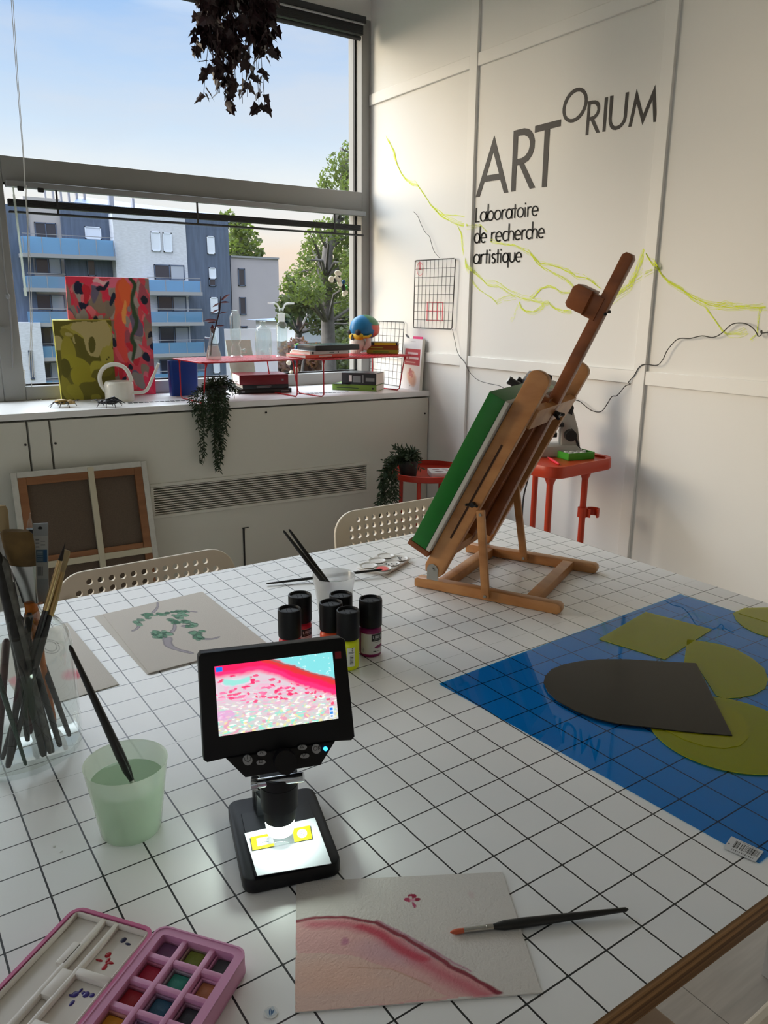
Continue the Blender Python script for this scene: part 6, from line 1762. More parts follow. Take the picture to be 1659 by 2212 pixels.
# barrel
Bb = onz(606, 1816, TZ+bh+.003)
zz = lambda y: vat(Bb, 604, y).z
rb_ = 41*mpp(vat(Bb, 604, 1720))
b = MB(); b.cyl((Bb.x, Bb.y, zz(1738)), (Bb.x, Bb.y, zz(1690)), rb_*.97, rb_, 28); b.cyl((Bb.x, Bb.y, zz(1766)), (Bb.x, Bb.y, zz(1738)), rb_*.82, rb_*.86, 28); b.build('lens_barrel', m_sb, dm)
b = MB(); b.cyl((Bb.x, Bb.y, zz(1700)), (Bb.x, Bb.y, zz(1668)), rb_*.98, n=28); b.build('collar', m_sb, dm)
m_led = mat('led_ring', (1, 1, 1), .4, emit=((.84, 1.0, .90), 46))
MB().cyl((Bb.x, Bb.y, zz(1793)), (Bb.x, Bb.y, zz(1765)), rb_*.70, rb_*.80, 24, caps=False).build('led_ring', m_led, dm)
MB().cyl((Bb.x, Bb.y, zz(1793)), (Bb.x, Bb.y, zz(1791)), rb_*.69, n=24).build('lens', mat('lens_glow', (.2, .2, .2), .2, emit=((.9, 1.0, .95), 2.5)), dm)
# screen housing in a plane tilted back
TB = math.radians(15)
sV = (sy_*math.sin(TB)+Vector((0, 0, math.cos(TB)))).normalized(); sN = sx_.cross(sV).normalized()      # faces the camera
if sN.dot(_F) > 0: sN = -sN
SP = vat(Bb-sy_*.022, 608, 1665)
SM = Matrix((sx_, sV, sx_.cross(sV))).transposed().to_4x4(); SM = Matrix.Translation(SP) @ SM
so_ = 1 if sx_.cross(sV).dot(sN) > 0 else -1
def sl2(px, py): q = SM.inverted() @ onp(SP, sN, px, py); return (q.x, q.y)
def sprism(name, px, d0, d1, m_, bev=.0, parent=None, b=None, build=True):
    P_ = [sl2(*q) for q in px] if not isinstance(px[0], Vector) else px
    A_ = sum(P_[i][0]*P_[(i+1) % len(P_)][1]-P_[(i+1) % len(P_)][0]*P_[i][1] for i in range(len(P_)))
    if A_ < 0: P_ = P_[::-1]
    z0, z1 = sorted((d0*so_, d1*so_)); b = b or MB(); b.prism(P_, z0, z1, SM, bev=bev)
    return b.build(name, m_, parent or dm) if build else b
hs2 = sprism('screen_housing', [(428, 1420), (434, 1411), (738, 1377), (746, 1382), (767, 1592), (760, 1600), (724, 1602), (495, 1637), (448, 1648), (440, 1643)], -.020, 0, m_sb, .002)
sprism('control_panel', [(487, 1637), (724, 1600), (692, 1652), (530, 1679)], -.019, .002, m_sb, .0015)
# picture on the screen
P = Paint(230, 140, (214, 196, 206), .010, 9, 8); Rs = np.random.RandomState(4)
P.put(np.clip((P.v-.62)*2.2, 0, 1), (196, 206, 198), .9)
lo_m = np.clip((P.v-.50)*3, 0, 1); P.speck(1.3, 70, (140, 226, 206), 1, .9, lo_m); P.speck(1.5, 90, (240, 246, 236), 2, .9, np.clip((P.v-.35)*3, 0, 1)); P.speck(1.7, 60, (226, 150, 176), 3, .8, lo_m); P.speck(1.9, 80, (236, 226, 150), 6, .7, lo_m)
P.speck(1.6, 80, (236, 170, 200), 5, .8, np.clip(1.2-np.abs(P.v-.5)*3, 0, 1))
for _ in range(46):
    x = Rs.uniform(.0, .62); y = .40+.16*x+Rs.normal(0, .10)
    P.ell(x, y, Rs.uniform(.012, .035), Rs.uniform(.008, .02), (236, 60, 120) if Rs.rand() < .5 else (240, 110, 160), Rs.uniform(-10, 20), .9)
for _ in range(34):
    x = Rs.uniform(.3, .98); y = .30+.32*x+Rs.normal(0, .08)
    P.ell(x, y, Rs.uniform(.008, .02), Rs.uniform(.010, .025), (238, 50, 110), Rs.uniform(-30, 30), .9)
P.poly([(.40, -.05), (1.05, -.05), (1.05, .52), (.9, .40), (.78, .30), (.62, .16), (.5, .05)], (128, 216, 220))
for _ in range(40): P.ell(Rs.uniform(.6, 1), Rs.uniform(0, .35), .006, .008, (196, 240, 240), 0, .8)
edge = [(.04, .06), (.2, .05), (.38, .05), (.5, .13), (.64, .27), (.76, .37), (.9, .47), (1.05, .58)]
P.line(edge, .13, (244, 50, 120), asp=.6); P.line([(x+.02, y-.02) for x, y in edge], .06, (236, 30, 92), asp=.6)
P.line([(.40, .0), (.52, .06), (.66, .20), (.78, .29), (.9, .38), (1.05, .50)], .045, (220, 52, 56), asp=.6); P.line([(.44, -.01), (.56, .07), (.70, .20), (.84, .31), (1.05, .46)], .012, (160, 90, 90), asp=.6)
for _ in range(16):
    a = Rs.uniform(0, 6.28); P.ell(.17+.14*math.cos(a), .27+.10*math.sin(a), .02, .015, (238, 50, 110), 0, .9)
P.ell(.17, .27, .13, .055, (232, 200, 220)); P.line([(.08, .25), (.14, .28), (.2, .27), (.27, .24)], .05, (150, 220, 210), asp=.6)
P.ell(.06, .72, .09, .07, (224, 150, 210), 0, .6)
P.rect(.015, .02, .065, .085, (10, 120, 226)); P.rect(.925, .80, .965, .97, (220, 230, 240)); P.rect(.932, .82, .958, .855, (40, 130, 230)); P.rect(.932, .88, .958, .915, (60, 140, 220)); P.rect(.936, .935, .954, .96, (120, 150, 200))
m_scr = mat('screen_picture', (0, 0, 0), .3)
tt = m_scr.node_tree; at = tt.nodes.new('ShaderNodeAttribute'); at.attribute_name = 'Col'; tt.links.new(at.outputs['Color'], tt.nodes['Principled BSDF'].inputs['Emission Color']); tt.nodes['Principled BSDF'].inputs['Emission Strength'].default_value = 1.15
scq = [onp(SP+sN*.0006, sN, *q) for q in ((463, 1440), (718, 1408), (731, 1552), (473, 1591))]
P.mesh('screen', scq, m_scr, hs2, 0)
sprism('badge', [(723, 1408), (736, 1407), (737, 1422), (724, 1423)], .0001, .0006, mat('badge_red', srgb(120, 14, 30), .4), 0, hs2)
def disc(name, x, y, rx, ry, m_, d1=.0035, par=None):
    return sprism(name, [(x+rx*math.cos(t), y+ry*math.sin(t)) for t in [2*math.pi*i/20 for i in range(20)]], .0015, d1, m_, .0, par)
disc('power_button', 534, 1640, 10.5, 11, m_btn); disc('ok_button', 682, 1616, 9.5, 10, m_btn)
for x, y in ((565, 1626), (563, 1645), (652, 1613), (657, 1631)):
    sprism('button', [(x+8*math.cos(t)+(3 if math.cos(t) > 0 else -3)*.6, y+5*math.sin(t)-math.cos(t)) for t in [2*math.pi*i/20 for i in range(20)]], .0015, .0033, m_btn)
disc('status_light', 702, 1616, 4.5, 4.5, mat('blue_led', (0, .1, .3), .3, emit=((.02, .35, 1.0), 6)), .003)
kn = disc('control_knob', 613, 1640, 24, 26, m_sb, .012)
m_mark = mat('button_mark', (.05, .05, .055), .5)
kM = lambda px, py: SM @ Matrix.Translation((sl2(px, py)[0], sl2(px, py)[1], .0037*so_))
if so_ > 0:
    text('marking', 'OK', .0062, kM(675, 1620), m_mark, dm, sx=.9)
for P_ in ([(541, 1634), (542, 1641), (536, 1646), (529, 1643), (528, 1636)], [(534, 1631), (534.5, 1640)], [(648, 1616), (651, 1609), (656, 1615), (648, 1616)], [(653, 1628), (656, 1635), (661, 1627)], [(561, 1629), (564, 1623), (568, 1628)], [(560, 1642), (566, 1642), (566, 1648), (560, 1648), (560, 1642)]):
    b = MB(); b.tube([onp(SP+sN*.0037, sN, *q) for q in P_], .0004, 4); b.build('marking', m_mark, dm)
# chrome focus bar between panel and barrel
a, e = vat(Bb-sy_*.012, 558, 1692), vat(Bb-sy_*.012, 656, 1678)
MB().cyl(a, e, 11*mpp(a), n=24).build('focus_bar', m_chrome, dm)
b = MB(); d_ = (e-a).normalized(); b.cyl(a-d_*.006, a, 14*mpp(a), n=24)
for k_ in range(20):
    t = 2*math.pi*k_/20; x, y = frame(d_).col[0], frame(d_).col[1]; o_ = (x*math.cos(t)+y*math.sin(t))*14*mpp(a)
    b.tube([a-d_*.006+o_, a+o_], .0008, 4)
b.build('focus_wheel', m_chrome, dm)
b = MB(); b.tube([vat(Bb+sy_*.02, 575, 1655), DM @ Vector((.036, bd-.022, .10))], .009, 8); b.build('bracket', m_sb, dm)
# white card and slide
zc_ = TZ+bh+.0022
cq = [onz(528, 1801, zc_), onz(680, 1767, zc_), onz(716, 1866, zc_), onz(556, 1893, zc_)]
m_card = mat('white_card', (.50, .52, .56), .7)
cdp = MB(); hexa([p+Vector((0, 0, .0006)) for p in cq], cq, cdp); tag(cdp.build('card', m_card, loc=cq[3]), 'white card lying under the lens of the digital microscope', 'card')
zs_ = zc_+.0016
sq = [onz(541, 1809, zs_), onz(669, 1783, zs_), onz(674, 1812, zs_), onz(546, 1837, zs_)]
sld = thing('microscope_slide', 'glass slide with yellow end labels under the lit microscope lens', 'slide', (sq[0]+sq[2])/2)
hexa(sq, [p-Vector((0, 0, .0010)) for p in sq]).build('glass', m_lab, sld)
m_ylab = mat('yellow_label', srgb(238, 216, 10), .5)
def quadlerp(Q, u, v): return (Q[0]*(1-u)+Q[1]*u)*(1-v)+(Q[3]*(1-u)+Q[2]*u)*v
up_ = Vector((0, 0, .0003))
for u0, u1, rnd_ in ((.0, .36, False), (.70, 1.0, True)):
    lb2 = hexa([quadlerp(sq, u, v)+up_ for u, v in ((u0, 0), (u1, 0), (u1, 1), (u0, 1))], [quadlerp(sq, u, v)+up_*.2 for u, v in ((u0, 0), (u1, 0), (u1, 1), (u0, 1))]).build('end_label', m_ylab, sld)
    um, vm = (u0+u1)/2, .5
    if rnd_: pts = [quadlerp(sq, um+.085*math.cos(t), .5+.33*math.sin(t))+up_*1.4 for t in [2*math.pi*i/18 for i in range(18)]]
    else: pts = [quadlerp(sq, u, v)+up_*1.4 for u, v in ((.09, .2), (.36, .2), (.36, .8), (.09, .8))]
    MB().poly(pts).build('label_window', m_card, lb2)
    wr = MB(); Rw = random.Random(3)
    for k_ in range(2 if not rnd_ else 3):
        v0 = .38+k_*.2 if not rnd_ else .36+k_*.12
        ua, ub = (.12, .28) if not rnd_ else (um-.05, um+.05)
        wr.tube([quadlerp(sq, lerp(ua, ub, t/8), v0+Rw.uniform(-.05, .05))+up_*1.8 for t in range(9)], .00025, 4)
    wr.build('writing', m_gl, lb2)

# ------------------------------------------------------------------ paint bottles
m_cap = mat('bottle_cap', (.006, .006, .007), .45, spec=.25)
def arcpatch(P, name, C0, r, a0, a1, z0, z1, parent, m_=None):
    "curved label on an upright cylinder; a in radians"
    h, w = P.h, P.w
    u = np.linspace(0, 1, w)[None, :]; v = np.linspace(0, 1, h)[:, None]
    a = a0+(a1-a0)*u+0*v; z = z1+(z0-z1)*v+0*u
    X = np.stack([C0[0]+r*np.cos(a), C0[1]+r*np.sin(a), C0[2]+z], -1).reshape(-1, 3)
    inv = np.array(PW(parent).inverted()); X = X@inv[:3, :3].T+inv[:3, 3]
    i = np.arange(h-1)[:, None]*w+np.arange(w-1)[None, :]
    F_ = np.stack([i, i+w, i+w+1, i+1], -1).reshape(-1, 4)
    me = bpy.data.meshes.new(name); me.from_pydata(X.tolist(), [], F_.tolist())
    ca = me.color_attributes.new('Col', 'FLOAT_COLOR', 'POINT'); ca.data.foreach_set('color', np.concatenate([P.a.reshape(-1, 3), np.ones((h*w, 1))], 1).astype(np.float32).ravel())
    me.materials.append(m_ or m_print); me.update()
    o = bpy.data.objects.new(name, me); COL.objects.link(o); o.parent = parent; return o
def letters_on(P, word, x0, y0, w_, h_, c):
    S = {'L': [[(0, 0), (0, 1), (.8, 1)]], 'I': [[(.4, 0), (.4, 1)]], 'Q': [[(.1, 0), (.9, 0), (.9, 1), (.1, 1), (.1, 0)], [(.6, .7), (1, 1.1)]], 'U': [[(0, 0), (0, 1), (.9, 1), (.9, 0)]], 'T': [[(0, 0), (1, 0)], [(.5, 0), (.5, 1)]], 'E': [[(.8, 0), (0, 0), (0, 1), (.8, 1)], [(0, .5), (.7, .5)]], 'X': [[(0, 0), (.9, 1)], [(.9, 0), (0, 1)]]}
    cw = w_/len(word)
    for i, ch in enumerate(word):
        for ln_ in S[ch]: P.line([(x0+cw*(i+.05+q[0]*.72), y0+q[1]*h_) for q in ln_], cw*.2, c, 1, .3)
face_a = lambda p: math.atan2(CAMP.y-p.y, CAMP.x-p.x)
def bottle(label, px, py, col, kind):
    p = onz(px, py, TZ); p.z = TZ+.0004; u_ = mpp(p)*.98
    r = 24.6*u_; H = .098
    t = thing('paint_bottle', label, 'paint bottle', p, 0, 'small paint bottles with black caps')
    M_ = Matrix.Translation(p)
    m_ = mat('paint_'+kind, col, .35, noise=(60, .03))
    MB().lathe([(0, 0), (r*.88, 0), (r*.97, .002), (r, .006), (r, .043), (r*.96, .047), (r*.80, .050), (r*.72, .051), (r*.72, .054)], M_, 36).build('body', m_, t)
    cp = MB().lathe([(r*.70, .0515), (r*1.0, .0515), (r*1.03, .053), (r*1.03, .0945), (r*1.0, .0975), (r*.90, .098), (r*.84, .0965), (r*.82, .0945), (0, .0945)], M_, 40).build('cap', m_cap, t)
    b = MB(); R_ = random.Random(int(px))
    a0 = face_a(p)+math.radians(100)
    for k_ in range(2):
        ln_ = [(p.x+math.cos(a0)*(k_*.007-.004)*1+math.cos(a0+1.57)*lerp(-.010, .010, i/12), p.y+math.sin(a0)*(k_*.007-.004)+math.sin(a0+1.57)*lerp(-.010, .010, i/12), p.z+.0948) for i in range(13)]
        b.tube([(x+R_.uniform(-.0008, .0008), y+R_.uniform(-.0008, .0008), z) for x, y, z in ln_], .0005, 4)
    b.build('embossed_text', m_sb, cp)
    fa = face_a(p)
    if kind == 'yellow':
        P = Paint(60, 60, (226, 226, 216), 0, 1, 1)
        P.line([(.62, .06), (.7, .05), (.74, .12), (.68, .18), (.6, .15)], .04, (30, 30, 30)); P.rect(.2, .24, .9, .26, (90, 90, 90)); P.rect(.2, .29, .8, .31, (120, 120, 120))
        for k_ in range(16): P.rect(.35, .40+k_*.03, .80, .40+k_*.03+(.012 if k_ % 3 else .02), (24, 24, 24))
        arcpatch(P, 'label', p, r+.0004, fa-.1, fa+.62, .008, .040, t)
    else:
        P = Paint(90, 60, (206, 202, 200), 0, 1, 1)
        ox = .48
        P.rect(ox, .02, 1, .36, (18, 18, 20)); letters_on(P, 'LIQUITEX', ox+.06, .10, .52, .13, (226, 226, 226)); P.rect(ox+.08, .28, ox+.5, .30, (150, 150, 150)); P.rect(ox+.1, .42, ox+.42, .435, (110, 110, 110)); P.rect(ox+.1, .46, ox+.38, .475, (130, 130, 130))
        cc_ = tuple(int(max(0, min(255, (v ** (1/2.2))*255))) for v in col)
        P.ell(ox+.34, .64, .22, .07, cc_, -8); P.rect(ox+.22, .74, ox+.5, .755, cc_); P.rect(ox+.06, .84, ox+.2, .88, (40, 40, 40)); P.rect(ox+.24, .85, ox+.34, .87, (60, 60, 60))
        P.ell(.12, .80, .07, .09, (120, 120, 120)); P.ell(.12, .80, .05, .07, (206, 202, 200)); P.line([(.08, .80), (.16, .78)], .02, (120, 120, 120))
        arcpatch(P, 'label', p, r+.0004, fa-.95, fa+1.25, .006, .042, t)
    return t
bottle('paint bottle with magenta purple paint and a Liquitex label, rightmost of the group', 800, 1411, lin((128, 18, 84)), 'purple')
bottle('fluorescent yellow paint bottle standing just right of the lit screen', 752, 1440, lin((222, 232, 20)), 'yellow')
bottle('orange paint bottle half hidden behind the yellow one', 716, 1421, lin((244, 88, 44)), 'orange')
bottle('paint bottle almost hidden in front of the white cup', 737, 1400, lin((90, 40, 140)), 'violet')
bottle('tall pink red paint bottle nearest the white cup, at the left back of the group', 650, 1401, lin((206, 40, 66)), 'pink')
bottle('red paint bottle at the left front of the group behind the screen', 628, 1437, lin((214, 24, 44)), 'red')

# ------------------------------------------------------------------ cups with brushes
m_frost = clear_mat('frosted_plastic', (.95, .95, .95), milky=.50, milk=(.86, .87, .87), ior=1.35, rough=.15)
m_frostg = clear_mat('frosted_green', (.93, .97, .92), milky=.50, milk=(.84, .92, .82), ior=1.35, rough=.15)
m_wat = clear_mat('water', (.93, .95, .94), milky=.35, milk=(.80, .84, .82), ior=1.33, rough=.02)
m_watg = clear_mat('cloudy_green_water', (.85, .93, .85), milky=.60, milk=(.72, .83, .72), ior=1.33, rough=.02)
def cup(label, p, r0, r1, h, m_, mw_, level):
    t = thing('plastic_cup', label, 'cup', p)
    M_ = Matrix.Translation(p)
    prof = [(r0*.96, 0), (r0, .002), (lerp(r0, r1, .5), h*.5), (r1, h-.003), (r1*1.015, h)]
    MB().lathe([(0, .0005)]+prof+[(r1*.985, h-.001)]+[(r-.0014, z+.0012) for r, z in prof[:-1][::-1]]+[(0, .002)], M_, 44).build('shell', m_, t)
    rl = lerp(r0, r1, level/h)-.0020
    MB().lathe([(0, .003), (r0-.003, .003), (rl, level), (0, level)], M_, 36).build('water', mw_, t)
    return t
def brush(label, tip, end, r, mh, mf, mb_, ferr=(.12, .3), flat=False, group=None, name='paintbrush', hr=None, tl=1.0):
    "from bristle tip to handle end"
    tip, end = Vector(tip), Vector(end); L = (end-tip).length; d = (end-tip).normalized(); P_ = lambda s: tip+d*(s*L)
    t = thing(name, label, 'brush', P_(.5), 0, group)
    hr = hr or r
    f0, f1 = ferr
    MB().tube([P_(f1-.01), P_(f1+.06), P_(f1+.16), P_(.75), P_(.985), P_(1)], [r*.8, hr*1.15, hr*1.25, hr*.85, hr*.55, hr*.2], 10).build('handle', mh, t)
    MB().tube([P_(f0), P_(f0+(f1-f0)*.75), P_(f0+(f1-f0)*.76), P_(f1)], [r*(1.25 if flat else .85), r*.95, r*1.05, r*.95], 12).build('ferrule', mf, t)
    b = MB(); b.tube([P_(f0+.005), P_(f0*.45), P_(f0*.15), P_(0)], [r*(1.25 if flat else .82), r*(1.4 if flat else .9), r*(1.3 if flat else .55), r*(1.1 if flat else .08)], 12); b.build('bristles', mb_, t)
    return t
m_bh = mat('handle_black', (.012, .012, .012), .3); m_fe = mat('ferrule', srgb(176, 174, 170), .25, .9); m_br = mat('bristle_dark', (.02, .015, .012), .8); m_bro = mat('bristle_orange', srgb(190, 92, 62), .8); m_brass = mat('ferrule_brass', srgb(176, 152, 108), .3, .8)
pw = onz(722, 1335, TZ); pw.z = TZ+.0004; uw = mpp(pw)
hw = vat(pw, 727, 1242).z-TZ
cup('white frosted plastic cup of water with two black brushes behind the paint bottles', pw, 33*uw, 45*uw, hw, m_frost, m_wat, hw*.72)
for k_, (x0, y0, x1, y1) in enumerate(((697, 1254, 612, 1146), (702, 1252, 624, 1143))):
    a = vat(pw, x0, y0); e = vat(pw, x1, y1); d_ = (e-a).normalized()
    B_ = pw+_n2*(.002+k_*.014); a = vat(B_, x0, y0); e = vat(B_, x1, y1); d_ = (e-a).normalized(); off = Vector(); tip = a-d_*.068
    tip.z = max(tip.z, TZ+.012)
    brush(('left' if k_ == 0 else 'right')+' one of two black brush handles leaning out of the white cup', tip+off, e+off, .0034, m_bh, m_fe, m_br, (.12, .2), hr=.0042)
pg = onz(284, 1789, TZ); pg.z = TZ+.0004; ug = mpp(pg)
hg = vat(pg, 284, 1645).z-TZ; ugt = mpp(vat(pg, 284, 1645))
cup('pale green frosted plastic cup of cloudy water beside the digital microscope', pg, 63*ug, 87*ugt, hg, m_frostg, m_watg, hg*.74)
a = vat(pg-_n2*.012, 281, 1678); e = vat(pg-_n2*.012, 150, 1394); d_ = (e-a).normalized(); tip = a-d_*.045
brush('black paintbrush with its handle sticking out of the pale green cup', tip, e, .0030, m_bh, m_fe, m_br, (.08, .2), hr=.0041)
# ------------------------------------------------------------------ palette and the brush across it
m_plastic = mat('palette_white', srgb(226, 222, 218), .3)
q4_ = [onz(765, 1231, TZ), onz(841, 1199, TZ), onz(884, 1213, TZ), onz(826, 1248, TZ)]
pc_ = sum(q4_, Vector())/4; px_v = (q4_[2]-q4_[3]); pl_l = px_v.length; axx = Vector((px_v.x, px_v.y, 0)).normalized(); ayy = Vector((-axx.y, axx.x, 0)); pl_w = abs((q4_[0]-q4_[3]).dot(ayy))
pal_t = thing('paint_palette', 'small white six-well palette with red and dark paint near the easel', 'palette', (pc_.x, pc_.y, TZ+.0003), math.atan2(axx.y, axx.x))
Pp = PW(pal_t); pl_l = max(pl_l, .10); pl_w = max(pl_w, .075)
b = MB(); o_ = rrect(pl_l, pl_w, .012, 5); n_ = len(o_)
rw, nn = pl_l*.145, 22
b.prism(rrect(pl_l*.92, pl_w*.92, .012, 5), 0, .0055, Pp, bev=.001)
b.prism(o_, .0055, .0075, Pp, bev=.0008); b.build('tray', m_plastic, pal_t)
m_pr = mat('paint_red', srgb(236, 34, 40), .25); m_pk = mat('paint_blueblack', srgb(30, 32, 44), .3)
for i in range(3):
    for j in range(2):
        c = Vector(((i-1)*pl_l*.31, (j-.5)*pl_w*.46, .0076))
        MB().lathe([(rw*1.02, .0014), (rw*1.06, .0022), (rw*.98, .0016), (rw*.8, -.0002), (rw*.45, -.0006+.0006), (0, .0)], Pp @ Matrix.Translation(c), 24).build('well', m_plastic, pal_t)
        if (i, j) == (0, 0): MB().lathe([(rw*.78, .0006), (rw*.5, .0011), (0, .0012)], Pp @ Matrix.Translation(c), 20).build('red_paint', m_pr, pal_t)
        if (i, j) in ((1, 0), (2, 0)):
            R_ = random.Random(i)
            b = MB()
            for k_ in range(6): b.ball(c+Vector((R_.uniform(-.6, .6)*rw, R_.uniform(-.6, .6)*rw, .0008)), (R_.uniform(.001, .004), R_.uniform(.001, .003), .0005), Pp, 8, 4)
            b.build('dark_paint', m_pk, pal_t)
a, e = onz(827, 1230, TZ+.0135), onz(575, 1261, TZ+.004)
brush('thin black brush lying with its tip on the small white palette', a, e, .0028, m_bh, m_wing, m_br, (.07, .24), hr=.0034)

# ------------------------------------------------------------------ paper, paintings
m_paper = mat('watercolour_paper', srgb(216, 210, 203), .9, bump=(600, .2)); m_pp = mat('painted_paper', rough=.9, attr='Col', bump=(500, .25)); m_pp2 = mat('painted_paper_white', rough=.85, attr='Col', bump=(420, .35))
def sheet(name, label, cat, Q, z, P, base_m, th=.0007, bulge=None, top_m=None):
    "flat sheet with corners TL TR BR BL (pixels) at height z above the table"
    W4 = [onz(x, y, TZ+z+th) for x, y in Q]
    t = thing(name, label, cat, (W4[0]+W4[2])/2-Vector((0, 0, th)))
    hexa(W4, [p-Vector((0, 0, th)) for p in W4]).build('paper', base_m, t)
    if P: P.mesh('painted_side', W4, top_m or m_pp, t, .0003, bulge)
    return t
# sheet at the left behind the jar
P = Paint(110, 150, (214, 208, 201), .01, 6, 3)
P.ell(.62, .72, .10, .06, (226, 110, 130), 0, .8, soft=.8); P.ell(.66, .74, .05, .04, (206, 70, 100), 0, .7, soft=.8); P.ell(.1, .60, .12, .07, (232, 150, 156), 0, .8, soft=.6)
for r_ in (.10, .07): P.line([(.62+r_*math.cos(i*.45), .27+r_*1.1*math.sin(i*.45)) for i in range(15)], .008, (110, 106, 104))
sheet('paper_sheet', 'pale paper with a pink stain lying behind the jar of brushes', 'paper', [(-28, 1400), (146, 1345), (257, 1478), (60, 1536)], .0004, P, m_paper)
# two sheets, the upper with the green drawing
sheet('paper_sheet', 'blank pale paper just under the sheet with the green drawing', 'paper', [(203, 1331), (436, 1280), (574, 1390), (318, 1456)], .0003, None, m_paper)
P = Paint(190, 270, (214, 207, 200), .004, 12, 9); Rs = np.random.RandomState(12)
Hq = [(222, 1327), (437, 1278), (575, 1388), (322, 1454)]
W4q = [onz(x, y, TZ) for x, y in Hq]
def uvq(px, py):
    p = onz(px, py, TZ); u_v = W4q[1]-W4q[0]; v_v = W4q[3]-W4q[0]; d_ = p-W4q[0]
    A_ = Matrix(((u_v.x, v_v.x), (u_v.y, v_v.y))); s_ = A_.inverted() @ Vector((d_.x, d_.y)); return s_.x, s_.y
z5 = lambda x, y: uvq(250+x/4.1475, 1300+y/4.1475)
def tendril(pts, w0, w1):
    Q = smooth([Vector((*z5(*q), 0)) for q in pts], 5); n_ = len(Q)
    for i in range(n_-1):
        w_ = lerp(w0, w1, i/n_); P.line([(Q[i].x, Q[i].y), (Q[i+1].x, Q[i+1].y)], w_+.008, (70, 66, 84), 1, .3, 1.4)
    for i in range(n_-1):
        w_ = lerp(w0, w1, i/n_); P.line([(Q[i].x, Q[i].y), (Q[i+1].x, Q[i+1].y)], w_, (176, 168, 178), 1, .3, 1.4)
tendril([(375, 10), (370, 50), (330, 95)], .012, .022); tendril([(210, 215), (190, 240), (155, 258)], .02, .012); tendril([(520, 195), (515, 240), (500, 270)], .02, .03)
tendril([(460, 330), (465, 380), (530, 420), (670, 458)], .065, .01); tendril([(770, 325), (840, 328), (900, 312)], .022, .012); tendril([(640, 85), (715, 92)], .016, .01); tendril([(590, 215), (640, 225)], .03, .02)
def blobs(pts, n_, sp, r0, r1):
    for _ in range(n_):
        i = Rs.randint(len(pts)); x, y = pts[i]; x += Rs.normal(0, sp); y += Rs.normal(0, sp*.45); u, v = z5(x, y); r_ = Rs.uniform(r0, r1)
        P.ell(u, v, r_*1.1+.006, r_*.8+.0045, (86, 108, 100), Rs.uniform(0, 90), .8); c = [(96, 150, 120), (124, 172, 144), (70, 124, 98), (142, 186, 160)][Rs.randint(4)]
        P.ell(u, v, r_*1.1, r_*.8, c, Rs.uniform(0, 90), .85)
blobs([(280, 110), (310, 120), (240, 160), (190, 190), (300, 150), (340, 120)], 26, 18, .012, .026)
blobs([(400, 115), (450, 108), (500, 98), (560, 92), (620, 90)], 22, 12, .012, .022)
blobs([(490, 165), (540, 180), (560, 150), (590, 110), (540, 125)], 24, 14, .014, .026); blobs([(640, 185), (670, 185), (690, 205), (650, 215), (610, 175)], 20, 14, .014, .026)
blobs([(350, 280), (400, 275), (440, 280), (470, 290), (390, 310), (430, 310)], 34, 16, .014, .028); blobs([(690, 275), (720, 280), (750, 270), (700, 300), (740, 310), (720, 320)], 28, 14, .014, .028)
P.ell(*z5(405, 318), .022, .014, (40, 92, 72), 0, .9); P.ell(*z5(735, 325), .02, .012, (44, 96, 78), 0, .9)
sheet('watercolour_drawing', 'pale sheet with a green and violet branching drawing behind the lit screen', 'drawing', Hq, .0016, P, m_paper)
# near painting
P = Paint(230, 170, (212, 206, 200), .006, 10, 14)
N4 = [(640, 1905), (1085, 1884), (1170, 2145), (637, 2187)]
W4q = [onz(x, y, TZ) for x, y in N4]
zn = lambda x, y: uvq(560+x/1.5096, 1840+y/1.5096)
P.poly([zn(*q) for q in ((118, 230), (200, 222), (300, 222), (390, 245), (470, 290), (560, 345), (660, 400), (750, 450), (790, 475), (118, 528))], (216, 168, 164))
P.poly([zn(*q) for q in ((118, 330), (300, 340), (480, 400), (620, 480), (118, 528))], (216, 186, 172), .8)
P.ell(*zn(220, 400), .18, .08, (228, 178, 156), 0, .5, soft=1.2); P.ell(*zn(450, 330), .16, .08, (196, 160, 176), 20, .5, soft=1.0); P.ell(*zn(260, 440), .2, .05, (226, 180, 160), 0, .5, soft=1)
P.line([zn(*q) for q in ((180, 238), (300, 240), (390, 265), (460, 310), (520, 350), (600, 400), (700, 460), (745, 478))], .085, (196, 96, 112), .8, .8, 1.4)
P.line([zn(*q) for q in ((330, 245), (400, 275), (470, 325), (545, 355))], .05, (190, 66, 84), .85, .6, 1.4)
P.line([zn(*q) for q in ((118, 230), (190, 216), (300, 218), (380, 234), (450, 268), (520, 308), (600, 358), (690, 412), (755, 452), (790, 474))], .030, (132, 26, 48), .95, .4, 1.4)
P.line([zn(*q) for q in ((380, 225), (450, 258), (530, 302), (610, 350), (700, 400))], .014, (176, 110, 136), .7, .6, 1.4)
P.line([zn(*q) for q in ((300, 380), (440, 385), (520, 420), (560, 440))], .012, (196, 150, 130), .7, .6, 1.4)
P.ell(*zn(505, 145), .022, .022, (150, 22, 60)); P.ell(*zn(490, 157), .02, .018, (170, 60, 90)); P.ell(*zn(518, 158), .02, .014, (140, 16, 50)); P.ell(*zn(505, 175), .007, .03, (176, 80, 110)); P.ell(*zn(504, 158), .012, .014, (206, 150, 166)); P.ell(*zn(498, 150), .008, .014, (206, 186, 184))
P.ell(*zn(696, 145), .012, .03, (206, 184, 184), 0, .6, soft=1)
P.ell(*zn(280, 295), .016, .03, (170, 84, 130), 0, .6, soft=.8)
sheet('watercolour_painting', 'white paper with a pink and red curved wash in front of the digital microscope', 'painting', N4, .0005, P, m_paper, top_m=m_pp2)
a, e = onz(972, 2014, TZ+.0040), onz(1357, 1964, TZ+.0055)
